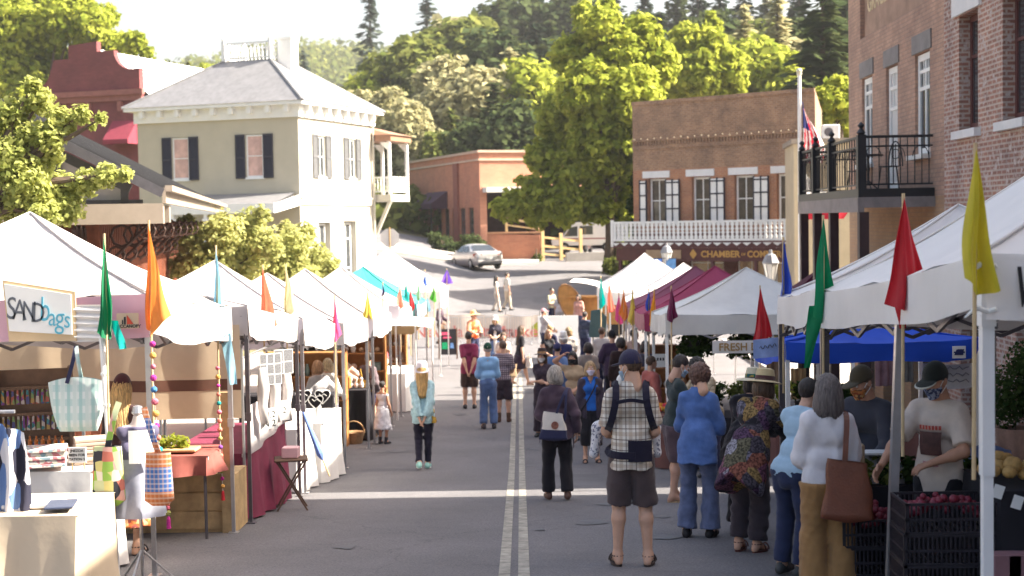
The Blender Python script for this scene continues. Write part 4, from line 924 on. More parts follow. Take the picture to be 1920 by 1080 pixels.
T = [ # px, Y, top, kind, key, var, wide
 (610, 150, 172, 'round', 'pale', 1, 1.1), (650, 135, 176, 'round', 'pale', 2, 1.1), (690, 128, 170, 'round', 'pale', 3, 1.2), (730, 124, 168, 'round', 'pale', 1, 1.1), (765, 120, 185, 'round', 'pale', 2, 1.),
 (720, 150, 118, 'round', 'lime', 3, 1.1), (690, 160, 140, 'round', 'mid', 1, 1.2), (780, 150, 70, 'round', 'mid', 2, 1.2), (745, 175, 105, 'round', 'mid', 3, 1.2),
 (830, 135, 110, 'round', 'pale', 1, 1.1), (870, 130, 130, 'round', 'pale', 3, 1.1), (905, 128, 120, 'round', 'pale', 2, 1.1), (850, 122, 200, 'fir', 'mid', 2, 1.2), (800, 118, 235, 'round', 'pale', 3, 1.1), (890, 116, 225, 'round', 'dark', 1, 1.1), (930, 118, 150, 'fir', 'dark', 1, 1.5), (965, 116, 190, 'round', 'dark', 3, 1.1), (820, 116, 250, 'round', 'mid', 1, .9),
 (810, 165, 60, 'round', 'mid', 3, 1.2), (850, 160, 45, 'round', 'mid', 1, 1.3), (895, 165, 25, 'round', 'mid', 2, 1.2), (870, 185, 28, 'round', 'pale', 2, 1.1), (930, 150, 60, 'round', 'dark', 1, 1.2), (960, 145, 85, 'fir', 'pale', 3, 1.2), (985, 135, 125, 'round', 'mid', 2, 1.2), (1000, 128, 110, 'round', 'lime', 1, 1.1), (1010, 160, 40, 'fir', 'fir', 4, 1.4),
 (940, 195, -5, 'fir', 'dark', 1, 1.2), (970, 200, -12, 'round', 'dark', 3, 1.2), (1010, 205, -20, 'fir', 'fir', 2, 1.3), (1050, 200, -25, 'fir', 'fir', 3, 1.4), (1035, 170, 35, 'fir', 'dark', 2, 1.4), (910, 215, 5, 'fir', 'fir', 4, 1.2),
 (1090, 195, -20, 'round', 'dark', 2, 1.3), (1150, 195, -30, 'fir', 'fir', 4, 1.3), (1210, 190, -30, 'fir', 'fir', 1, 1.4), (1190, 150, 25, 'round', 'dark', 1, 1.2), (1060, 150, 75, 'round', 'dark', 3, 1.2), (1240, 150, 20, 'fir', 'fir', 2, 1.4), (1250, 128, 60, 'round', 'dark', 2, 1.1),
 (1270, 185, -35, 'fir', 'dark', 3, 1.4), (1310, 190, -40, 'fir', 'fir', 2, 1.4), (1350, 175, -25, 'fir', 'fir', 4, 1.4), (1395, 185, -40, 'fir', 'fir', 1, 1.3), (1340, 140, 20, 'round', 'dark', 3, 1.1), (1395, 138, 60, 'round', 'mid', 2, 1.2), (1400, 122, 5, 'fir', 'pale', 4, 1.1), (1370, 125, 70, 'round', 'mid', 3, 1.0),
 (1440, 185, -40, 'fir', 'dark', 2, 1.3), (1460, 128, -15, 'fir', 'pale', 1, 1.3), (1430, 118, 70, 'round', 'lime', 1, 1.), (1480, 116, 90, 'round', 'lime', 2, .9), (1500, 175, -40, 'fir', 'fir', 3, 1.4), (1455, 140, 40, 'round', 'mid', 1, 1.1), (1500, 140, 30, 'round', 'dark', 2, 1.1),
 (1545, 104, -60, 'fir', 'dark', 4, 1.3), (1580, 150, -30, 'fir', 'fir', 1, 1.4), (1600, 130, -20, 'round', 'dark', 2, 1.1),
 (330, 150, 118, 'round', 'mid', 1, 1.), (360, 160, 110, 'fir', 'mid', 2, .8), (280, 140, 88, 'fir', 'mid', 1, .9), (440, 170, 128, 'round', 'mid', 2, 1.), (395, 170, 122, 'round', 'lime', 3, .9)]
for px, Y, top, kind, key, var, wide in T: htree(px, Y, 0, kind, key, var, top, None, wide)
r = np.random.default_rng(9); BB = []
for i in range(900):
 Y = 106 + 120 * r.random() ** 1.4; px = r.uniform(470, 1650); p = gp(px, Y); BB.append(((p[0], p[1], p[2] + .9), 1.5 + 1.5 * r.random()))
ug = leafobj('undergrowth', leaves(BB, 30000, .5, 4, .6), LF['mid']); tag(ug, 'scrubby green undergrowth on the hillside below the trees', 'undergrowth', kind='stuff')
# ================================================================ CANOPIES
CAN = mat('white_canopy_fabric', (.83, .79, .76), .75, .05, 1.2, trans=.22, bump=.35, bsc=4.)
def fab(name, c, trans=.2): return mat(name, c, .75, .1, 1.5, trans=trans)
LAV = fab('lilac_white_fabric', (.68, .62, .66), .15)
VAL_SHADE = fab('shade_tinted_fabric', (.60, .37, .45), .15)  # white valance, its translucent shade painted in as a pink tint
TEAL = fab('teal_fabric', (.06, .42, .40)); MARO = fab('maroon_fabric', (.34, .045, .11)); PLUMF = fab('plum_fabric', (.26, .075, .13)); GREYC = fab('pale_grey_fabric', (.66, .65, .62), .12); BLUEC = fab('royal_blue_fabric', (.012, .075, .52), .15)
CANL = mat('sunlit_canopy_fabric', (.58, .535, .52), .75, .07, 1.2, trans=.2, bump=.5, bsc=3.)  # white fabric copy for the sunlit row, darkened to offset the sun
BEIGE = mat('beige_canvas', (.56, .44, .31), .85, .1, 1.5, trans=.3, bump=.3, bsc=4)
BAND = mat('brown_band', (.13, .06, .04), .85, .2, 3)
ZIP = mat('zip_tie', (.75, .76, .74), .5, .05)
def canopy(label, u0, u1, Y0, Y1, m, eave=2.4, vh=.3, pk=3.2, leg=STEEL, vm=None, ridge=0., sag=.1, group=None, legs=(0, 1, 2, 3), seed=1, truss=True, eave_x=(0, 0, 0, 0), name='canopy_tent', lw=.045):
 r = random.Random(seed)
 um, Ym = (u0 + u1) / 2, (Y0 + Y1) / 2; O = Vector(st(um, Ym)); t = thing(name, label, 'tent', tuple(O), group=group)
 uv = [(u0, Y0), (u1, Y0), (u1, Y1), (u0, Y1)]
 gr = [Vector(st(*q)) - O for q in uv]; C = [g_ + Vector((0, 0, eave + e)) for g_, e in zip(gr, eave_x)]
 ax = Vector(st(um, Ym + ridge)) - Vector(st(um, Ym)); ax.z = G(0, Ym + ridge) - G(0, Ym)
 P0, P1 = Vector((0, 0, pk)) - ax, Vector((0, 0, pk)) + ax
 top = {0: (P0, P0), 1: (P0, P1), 2: (P1, P1), 3: (P1, P0)}
 mb = MB()
 for i in range(4):
  A, B = C[i], C[(i + 1) % 4]; Ta, Tb = top[i]
  ph = r.random() * 6
  def fn(a, b):
   e = A.lerp(B, a); q = Ta.lerp(Tb, a)
   p = e.lerp(q, b)
   rid = abs(2 * a - 1)
   p.z -= sag * math.sin(math.pi * b) * (.55 + .45 * (1 - rid)) + .055 * (1 - rid ** 2) * math.sin(math.pi * min(1, b * 1.0)) * (1 - b)
   p.z += .012 * math.sin(a * 17 + ph + b * 5) * (1 - b) + .008 * math.sin(a * 31 + b * 9 + ph)
   p.z -= .035 * (1 - rid ** 2) * (1 - b) ** 3
   return p
  mb.grid(fn, 14, 10)
 for i in range(4):
  Ti = top[i][0]; hp = [C[i].lerp(Ti, b / 8) + Vector((0, 0, .008 - sag * math.sin(math.pi * b / 8) * .55)) for b in range(9)]; mb.tube(hp, .011, 5)
 mb.build('roof', m, t, smooth=2)
 for i in range(4):
  va = MB(); A, B = C[i], C[(i + 1) % 4]; ph = r.random() * 6; n = (B - A).cross(Vector((0, 0, 1))).normalized()
  def fv(a, b):
   p = A.lerp(B, a) - Vector((0, 0, .0)); d = 1 - (2 * a - 1) ** 2
   p.z += -.035 * d - (vh + .02 * math.sin(a * 9 + ph)) * b - .02 * d * b
   return p + n * (.004 + .018 * math.sin(a * 22 + ph) * b + .012 * math.sin(a * 9 + b * 2) * b)
  va.grid(fv, 24, 4); va.build('valance', (vm or {}).get(i, m) if isinstance(vm, dict) else (vm or m), t, smooth=2)
 for i in legs:
  lg = MB(); p = gr[i]; q = C[i]; c = (Vector((0, 0, 0)) - q).normalized() * .05; c.z = 0
  lo = Vector((p.x, p.y, p.z)) + c; hi = Vector((p.x, p.y, q.z - .03)) + c; mid = lo.lerp(hi, .5)
  lg.beam(lo, mid, lw * .8); lg.beam(mid - Vector((0, 0, .02)), hi, lw); lg.beam(mid - Vector((0, 0, .05)), mid + Vector((0, 0, .04)), lw * 1.35); lg.box(lo.x - .05, lo.x + .05, lo.y - .05, lo.y + .05, lo.z, lo.z + .015)
  lg.build('leg', leg, t)
 if truss:
  tr = MB()
  for i in range(4):
   A, B = C[i] - Vector((0, 0, .10)), C[(i + 1) % 4] - Vector((0, 0, .10)); inn = (-(A + B) / 2); inn.z = 0; inn = inn.normalized() * .07
   k = 4
   for j in range(k):
    a, b = A.lerp(B, j / k) + inn, A.lerp(B, (j + 1) / k) + inn; d = Vector((0, 0, .30))
    tr.beam(a, b - d, .022, .03); tr.beam(a - d, b, .022, .03)
  for q in C: tr.beam(q - Vector((0, 0, .35)), Vector((0, 0, pk - .6)), .025)
  tr.beam((0, 0, pk - .7), (0, 0, pk - .06), .03)
  tr.build('truss', DGREY if leg is not WHITE else STEEL, t)
 return t, C, gr
def side_wall(t, A, B, z0, z1, m, ph=0, band=None, fold=.03):
 w = MB(); A, B = Vector(A), Vector(B); n = (B - A).cross(Vector((0, 0, 1))).normalized()
 def fn(a, b):
  p = A.lerp(B, a); p.z += z0 + (z1 - z0) * b
  return p + n * (fold * math.sin(a * 14 + ph + b * 2.5 * (1 - a)) * (1 - .5 * b) + fold * .5 * math.sin(a * 33 + ph))
 w.grid(fn, 46, 10); o = w.build('side_wall', m, t, smooth=2)
 if band:
  w = MB()
  w.grid(lambda a, b: fn(a, band[0] + (band[1] - band[0]) * b) - n * (.004 if n.y > 0 else -.004), 46, 1); w.build('band', BAND, o, smooth=2)
 return o
L1, C1, G1 = canopy('white canopy of the bag stall nearest on the left, with a dusty pink front valance', -6.3, -3.3, 11.7, 14.7, CANL, 2.36, .34, 3.2, STEEL, {0: VAL_SHADE}, seed=2)  # the valance is white; its pink is shade painted in
lp = MB(); pa = Vector(at(240, 603, 11.62)) - Vector(L1.location)
lp.box(pa.x - .09, pa.x + .09, pa.y - .012, pa.y - .006, pa.z - .055, pa.z + .07); lo_ = lp.build('logo_patch', mat('sand_logo', (.62, .47, .32), .7, .1), L1)
lp = MB(); y = pa.y - .016
lp.add([(pa.x - .005, y, pa.z - .02), (pa.x + .05, y, pa.z - .02), (pa.x - .005, y, pa.z + .058)], [(0, 1, 2)])
lp.build('logo_sail', mat('logo_red', (.62, .07, .03), .6, .05), lo_)
lp = MB(); lp.box(pa.x - .028, pa.x - .014, y - .002, y, pa.z - .02, pa.z + .04); lp.box(pa.x - .045, pa.x - .035, y - .002, y, pa.z - .02, pa.z + .015); lp.build('logo_mark', BLACKM, lo_)
text('ABCCANOPY', .036, BLACKM, L1, (pa.x, y, pa.z - .038), ext=.001, bold=.001)
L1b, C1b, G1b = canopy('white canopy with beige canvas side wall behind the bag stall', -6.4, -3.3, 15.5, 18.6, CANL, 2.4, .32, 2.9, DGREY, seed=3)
side_wall(L1b, G1b[1] + Vector((-.08, -.08, 0)), G1b[0] + Vector((0, -.08, 0)), 1.18, 2.2, BEIGE, band=(.3, .42), fold=.035)
side_wall(L1, G1[0] + Vector((.06, 0, 0)), G1[3] + Vector((.06, .1, 0)), .75, 2.1, BEIGE, 1.)
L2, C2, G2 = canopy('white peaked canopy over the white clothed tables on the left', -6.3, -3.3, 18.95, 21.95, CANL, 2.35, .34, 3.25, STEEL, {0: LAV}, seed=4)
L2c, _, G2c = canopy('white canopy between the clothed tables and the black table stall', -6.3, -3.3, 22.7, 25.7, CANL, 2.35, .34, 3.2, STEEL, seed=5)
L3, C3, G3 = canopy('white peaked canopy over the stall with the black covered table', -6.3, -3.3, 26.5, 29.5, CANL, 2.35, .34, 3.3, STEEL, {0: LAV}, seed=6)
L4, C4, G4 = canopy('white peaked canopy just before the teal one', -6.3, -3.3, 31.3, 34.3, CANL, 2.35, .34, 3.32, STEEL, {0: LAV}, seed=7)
L5, _, _ = canopy('teal canopy between white ones on the left', -6.3, -3.3, 35.2, 38.2, TEAL, 2.35, .3, 3.3, STEEL, {1: fab('pale_blue_fabric', (.35, .52, .66))}, seed=8)
L6, _, _ = canopy('farthest white canopy on the left, the tallest peak near the stop sign', -6.6, -3.2, 41.6, 45, CAN, 2.5, .5, 3.75, WHITE, seed=9)
R1, CR1, GR1 = canopy('large white double length canopy at the near right corner', 2.35, 5.4, 7.7, 12.25, CAN, 2.3, .29, 3.25, DGREY, ridge=.75, seed=10, legs=(1, 2, 3), lw=.055)
lg = MB(); p = GR1[0]; lg.beam(p + Vector((.03, .03, 0)), p + Vector((.03, .03, 1.1)), .054); lg.beam(p + Vector((.03, .03, 1.08)), p + Vector((.03, .03, 2.0)), .066); lg.box(p.x - .05, p.x + .11, p.y - .05, p.y + .11, p.z, p.z + .02)
lg.box(p.x - .01, p.x + .07, p.y - .01, p.y + .07, p.z + 1.9, p.z + 2.08); lg.build('leg', mat('white_leg_paint', (.74, .73, .72), .5, .06), R1)
lg = MB(); q = (GR1[0] + GR1[3]) / 2; lg.beam(q + Vector((-.09, -.42, -.02)), q + Vector((.0, -.42, 2.1)), .056); lg.build('leg', STEEL, R1)
R2, CR2, GR2 = canopy('white canopy beyond the large near right one, with the blue pennant', 2.35, 5.4, 12.3, 14.6, CAN, 2.36, .28, 3.15, DGREY, seed=11, lw=.055)
RB, CRB, GRB = canopy('low royal blue canopy set beyond the white ones on the right', 2.55, 4.65, 15.35, 17.75, BLUEC, 1.9, .19, 2.25, WHITE, seed=12, truss=False)
lp = MB(); pa = Vector(at(1797, 660, 15.31)) - Vector(RB.location); lp.box(pa.x - .07, pa.x + .07, pa.y - .03, pa.y - .012, pa.z - .065, pa.z + .065); lo_ = lp.build('logo_patch', WHITE, RB)
lp = MB(); lp.mi = 0
for k in range(3): lp.prism([(pa.x - .055 + k * .03, pa.z - .03), (pa.x - .02 + k * .03, pa.z - .03), (pa.x + .0 + k * .025, pa.z + .035), (pa.x - .03 + k * .025, pa.z + .03)], pa.y - .036, pa.y - .0305)
lp.box(pa.x - .06, pa.x + .06, pa.y - .035, pa.y - .031, pa.z - .008, pa.z + .008); lp.build('logo_mark', mat('logo_navy', (.02, .03, .12), .6, .1), lo_)
RG, CRG, GRG = canopy('pale grey white canopy in front of the maroon ones', 1.83, 4.83, 22.5, 25.5, GREYC, 2.4, .3, 3.15, WHITE, seed=13)
RM1, _, _ = canopy('bright maroon canopy right behind the pale grey one', 1.75, 4.75, 26.3, 29.3, MARO, 2.35, .3, 3.22, WHITE, {3: fab('faded_rose_fabric', (.50, .22, .25))}, seed=14)
RM2, _, _ = canopy('duller plum canopy behind the bright maroon one', 1.75, 4.75, 30.1, 33.1, PLUMF, 2.35, .3, 3.2, WHITE, {3: fab('faded_rose_fabric', (.50, .22, .25))}, seed=15)
RW1, _, _ = canopy('white canopy behind the plum one, its peak before the shop window', 1.9, 4.9, 34.4, 37.4, CAN, 2.35, .3, 3.25, WHITE, seed=16)
RW2, _, _ = canopy('white canopy with the near of two twin peaks on the right', 1.7, 4.7, 40.6, 43.6, CAN, 2.4, .35, 3.3, WHITE, seed=17)
RW3, _, _ = canopy('white canopy with the far of two twin peaks on the right', 1.6, 4.6, 44.4, 47.4, CAN, 2.4, .35, 3.45, WHITE, seed=18)
bp_ = Vector(at(1846, 542, 7.62)); bn = thing('banner', 'white cloth banner tied to the near right canopy corner, slanted black lettering', 'banner', tuple(bp_))
m_ = MB(); s_ = 10.2 / F
bn.scale = (.75, .75, .75)
m_.grid(lambda a, b: (a * 1.3 + .012 * math.sin(b * 9), .015 * math.sin(a * 9 + b * 4) - .03, (b - .5) * .43 - .03 * math.sin(a * 3.14)), 26, 8); m_.build('cloth', CAN, bn, smooth=2)
BLK = mat('black_ink', (.02, .018, .02), .6, .1)
tx = text('W', .40, BLK, bn, (.30, -.066, .0), ext=.002, shear=.2, sx=.55, bold=.006)
m_ = MB();
for (x, z) in ((-.03, .15), (-.06, -.16)): m_.tube([(x - .1, -.05, z - .04), (x - .02, -.06, z + .03), (.02, -.02, z), (.07, -.05, z + .02)], [.006, .022, .018, .02], 6)
m_.build('tie', WHITE, bn)
ub = gp(312, 22.3); um = thing('market_umbrella', 'grey and white market umbrella behind the bag stall canopy', 'umbrella', ub)
m_ = MB()
for (r1, z1, r2, z2) in ((.0, 3.05, .35, 2.95), (.3, 2.9, 1.35, 2.5), (1.35, 2.5, 1.37, 2.3)): m_.lathe([(r1 + .001, z1), ((r1 + r2) / 2, (z1 + z2) / 2 + .02), (r2, z2)], n=10, cap=False)
m_.build('canopy', LAV, um); m_ = MB(); m_.tube([(0, 0, 0), (0, 0, 3.0)], .025, 8); m_.build('pole', DGREY, um)
# ================================================================ PENNANTS
FC = {'green': (.0, .20, .075), 'teal': (.0, .33, .30), 'orange': (.80, .27, .05), 'sky': (.30, .55, .68), 'cream': (.70, .62, .36), 'pink': (.78, .07, .22), 'yellow': (.72, .55, .08), 'navy': (.03, .05, .2), 'red': (.48, .012, .02), 'lime': (.12, .48, .06), 'blue': (.03, .09, .52), 'purple': (.13, .05, .42), 'gold': (.80, .33, .015), 'plum': (.16, .01, .06), 'salmon': (.76, .22, .15), 'mustard': (.60, .50, .03), 'hotpink': (.80, .10, .32), 'mint': (.40, .60, .42), 'coral': (.74, .20, .11)}
STICK = mat('bamboo_stick', (.55, .40, .22), .6, .15, 8)
def flag(label, ax, ay, bl, br, by, Y, c, tail=None, stick=True, base=None, lean=0, c2=None, seed=0):
 b = at(ax, ay, Y); gx, gy, gz = gp(ax, Y); h = (by - ay) * Y / F; wl = (ax - bl) * Y / F; wr = (br - ax) * Y / F
 top = b[2] - gz + .04
 bot = max(.0, top - h - 1.0) if base is None else base
 t = thing('pennant_flag', label, 'flag', (b[0], Y - .05, gz), group=None)
 m = MB(); dx = lean * Y / F
 m.tube([(-.012 + dx * (top - bot) / max(h, .1), .0, bot), (0, 0, top)], .011 if Y < 25 else .014, 6); m.build('stick', STICK, t)
 cl = MB(); rr = random.Random(seed + int(ax)); p1, p2 = rr.random() * 6, rr.random() * 6
 lo = .72 + .2 * rr.random()
 def fn(a, q):
  s = 2 * a - 1; t_ = q
  w = (wl if s < 0 else wr)
  edge = t_ ** .9
  x = s * w * edge
  side = (1 - (1 - lo) * (abs(s) if (s > 0) == (wr > wl) else abs(s) * .4) )
  z = top - .03 - h * t_ * (side if t_ > .5 else 1 - (1 - side) * t_ / .5)
  y = -.02 - .085 * t_ * math.sin(s * 3.6 + t_ * 2.2 + p1) - .035 * t_ * math.sin(s * 8 + p2 + t_ * 2) - .03 * abs(s) * t_
  return (x + .012 * math.sin(t_ * 7 + p2) * t_, y, z)
 cl.grid(fn, 14, 16)
 m1 = mat('pennant_' + c, FC[c], .7, .14, 5, trans=.35, sheen=.2)
 o = cl.build('cloth', m1, t, smooth=2)
 if tail:
  tx_, ty_, tw = tail; tl = MB(); xe, ze = (tx_ - ax) * Y / F, (b[2] - gz) - (ty_ - ay) * Y / F; z0 = top - h * .85
  tl.grid(lambda a, q: (xe * (.35 + .65 * q) + (a - .5) * tw * Y / F * (1 - .55 * q), .035 + .03 * math.sin(q * 5 + a * 4), z0 + (ze - z0) * q), 6, 8); tl.build('fold', mat('pennant_' + (c2 or c), FC[c2 or c], .7, .12, 5, trans=.35), t, smooth=2)
 return t
flag('tall green pennant with white and teal folds beside the bag stall sign', 199, 447, 188, 216, 640, 11.15, 'green', (226, 655, 22), c2='teal')
flag('long orange pennant on the bag stall corner leg', 282, 422, 276, 320, 632, 11.62, 'orange')
flag('pale sky blue pennant on the bag stall far leg', 407, 467, 403, 430, 645, 14.6, 'sky', (432, 722, 26))
flag('orange pennant above the two menu boards', 494, 502, 488, 522, 630, 17.2, 'coral')
flag('cream pennant right of the orange one above the menu boards', 537, 500, 534, 558, 602, 18.4, 'cream')
flag('pink pennant on the leg beside the white clothed tables', 628, 558, 624, 638, 642, 21.9, 'pink')
flag('ochre yellow pennant on the leg of the black table stall', 690, 552, 681, 699, 603, 26.6, 'yellow')
for a in (('navy pennant, small, just under the white canopy slope', 718, 532, 715, 723, 556, 30, 'navy'), ('small orange pennant below the teal canopy', 750, 535, 743, 757, 580, 32, 'salmon'), ('small teal pennant below the teal canopy', 762, 528, 757, 767, 566, 33, 'teal'), ('small red pennant right of the teal one', 769, 540, 765, 778, 592, 34, 'red'),
 ('pale green small pennant on the far left row', 784, 530, 780, 792, 566, 36, 'mint'), ('small blue pennant standing highest in the far left row', 797, 508, 793, 801, 538, 38, 'blue'), ('bright green small pennant at the end of the left row', 814, 536, 806, 819, 568, 40, 'lime'), ('pale blue small pennant below the green one', 802, 556, 796, 808, 586, 39, 'sky'), ('purple pennant alone at the end of the left row, against the road', 838, 506, 827, 849, 533, 45, 'purple'),
 ('yellow pennant against the near right canopy, the tallest on the right', 1823, 283, 1790, 1854, 562, 7.6, 'mustard'), ('large red pennant on the grey pole before the near right canopy', 1690, 374, 1655, 1733, 585, 9.45, 'red', (1690, 616, 34)), ('dark green pennant between the two white canopies on the right', 1541, 412, 1514, 1564, 612, 12.2, 'green', (1510, 690, 30)),
 ('blue pennant on the far leg of the white right canopy', 1467, 452, 1459, 1483, 562, 14.6, 'blue'), ('small red pennant before the pale grey canopy', 1424, 540, 1411, 1446, 647, 20.8, 'red'), ('plum pennant on the pale grey canopy leg', 1258, 540, 1249, 1269, 606, 22.4, 'plum'), ('gold pennant before the maroon canopies', 1226, 545, 1213, 1231, 627, 25.8, 'gold'),
 ('small blue pennant beside the gold one', 1216, 545, 1207, 1220, 592, 27, 'blue'), ('yellow small pennant left of the blue one', 1186, 545, 1176, 1192, 612, 29.8, 'yellow'), ('orange small pennant beside the yellow one on the right row', 1169, 545, 1159, 1178, 602, 32, 'orange'), ('hot pink small pennant on the far right row', 1160, 552, 1150, 1167, 610, 33.4, 'hotpink'), ('salmon small pennant at the far end of the right row', 1141, 528, 1137, 1152, 588, 36.5, 'salmon'), ('green and navy pennant farthest along the right row', 1126, 520, 1121, 1134, 582, 40, 'teal')):
 flag(*a)
# ================================================================ FLAGPOLE, LAMPS, SIGNS, VEHICLES
b = gp(1503, 40.5); fp = thing('flagpole', 'white flagpole beside the brick hall balcony', 'flagpole', b)
tz = at(1493, 140, 40.5)[2] - b[2]; m = MB(); m.tube([(0, 0, 0), (0, 0, tz * .5), (0, 0, tz)], [.075, .065, .05], 12); m.build('pole', WHITE, fp, smooth=True)
m = MB(); m.ball((0, 0, tz + .1), .085, 12, 8); m.lathe([(.08, 0), (.08, .03), (.04, .05)], (0, 0, tz), 12); m.build('finial', mat('ball_finial', (.7, .66, .5), .3, .05, metal=.4), fp)
def hang(name, label, z1, z0, w, mats, colf, lean):
 t = thing(name, label, 'flag', (b[0], b[1] - .02, b[2])); m = MB()
 nu, nv = 24, 30
 def fn(a, q):
  zz = z1 + (z0 - z1) * q; wd = w * (.12 + .88 * min(1, q * 1.35))
  return (.08 + a * wd * (.55 + .25 * math.sin(q * 3)) + lean * q * a, -.1 * math.sin(a * 9 + q * 2) * (.4 + q), zz - .35 * a * (1 - q) * w)
 m.grid(fn, nu, nv); m.m = [colf((i + .5) / nu, (j + .5) / nv) for i in range(nu) for j in range(nv)]
 m.build('cloth', mats, t, smooth=2); return t
FR, FW, FB_ = mat('flag_red', (.45, .02, .04), .8, .1, trans=.3), mat('flag_white', (.72, .70, .68), .8, .06, trans=.3), mat('flag_blue', (.03, .04, .17), .8, .1, trans=.3)
hang('national_flag', 'striped red and white flag with a blue corner hanging limp on the white pole', tz - .75, tz - 2.5, .8, [FR, FW, FB_], lambda a, q: 2 if (q < .42 and a < .5) else int((a * .9 + q * .25) * 11) % 2, .1)
def calif(a, q):
 if q > .88 - .1 * a: return 1
 d = (a - .55) ** 2 * 5 + (q - .62) ** 2 * 9
 return 2 if d < .13 and math.sin(a * 40 + q * 30) > -.5 else 0
hang('state_flag', 'white flag with a dark animal and a red edge, lowest on the white pole', tz - 2.45, tz - 4.1, 1.5, [FW, FR, mat('flag_brown', (.06, .05, .035), .8, .2)], calif, .3)
def street_lamp(label, px, py_top, Y):
 p = gp(px, Y); t = thing('street_lamp', label, 'street lamp', p); H = at(px, py_top, Y)[2] - p[2]
 m = MB(); m.lathe([(.16, 0), (.17, .3), (.1, .45), (.07, .6), (.05, 1.2), (.045, H - .95), (.08, H - .9), (.05, H - .85)], n=12); m.build('post', BLACKM, t, smooth=True)
 m = MB(); m.lathe([(.09, H - .82), (.17, H - .45), (.19, H - .35)], n=8, cap=False); m.build('lantern', mat('milk_glass', (.72, .70, .66), .25, .05, trans=.3), t)
 m = MB(); m.lathe([(.21, H - .36), (.22, H - .33), (.13, H - .14), (.05, H - .09), (.04, H)], n=8); m.lathe([(.06, H - .86), (.1, H - .82)], n=8)
 for k in range(8): a = k * .785; m.tube([(.095 * math.cos(a), .095 * math.sin(a), H - .82), (.195 * math.cos(a), .195 * math.sin(a), H - .35)], .009, 4)
 m.build('lantern_cage', mat('grey_lamp_metal', (.20, .20, .21), .5, .15), t); return t
street_lamp('old style street lamp with a white lantern before the storefront door', 1447, 468, 36); street_lamp('old style street lamp at the left end of the storefront balcony', 1252, 455, 49)
for i, (px, c) in enumerate(((1232, 'light'), (1258, 'deep'))):
 q = at(px, 508, 49 - .12); t = thing('lamp_banner', f'{c} blue street banner hung {"left" if i == 0 else "right"} of the lamp post', 'banner', q)
 m = MB(); m.box(-.17, .17, -.01, .01, -.42, .42); m.build('cloth', mat('banner_blue' + c, (.05, .14, .45) if i == 0 else (.07, .18, .38), .8, .4, 7), t); m = MB(); m.beam((-.2, 0, .43), (.3 if i == 0 else .2, 0, .43), .025); m.build('bracket', BLACKM, t)
p = gp(733, 67); t = thing('stop_sign', 'octagonal stop sign seen from its plain grey back', 'road sign', p); H = at(733, 446, 67)[2] - p[2]
m = MB(); m.prism([(.46 * math.cos(R(22.5 + 45 * k)), H + .46 * math.sin(R(22.5 + 45 * k))) for k in range(8)], -.03, 0); m.build('plate', mat('sign_back', (.55, .52, .50), .45, .08), t)
m = MB(); m.tube([(0, -.06, 0), (0, -.06, H + .5)], .035, 8); m.build('post', mat('rusty_post', (.32, .2, .09), .7, .2), t)
p = gp(1507, 25.9); t = thing('parking_meter', 'black parking meter on a pole under the blue canopy', 'parking meter', p)
m = MB(); m.tube([(0, 0, 0), (0, 0, 1.15)], .03, 8); m.build('post', STEEL, t); m = MB(); m.lathe([(.05, 1.12), (.09, 1.2), (.1, 1.38), (.085, 1.5), (.05, 1.57), (.01, 1.59)], n=14, sy=.7); m.build('head', BLACKM, t, smooth=True)
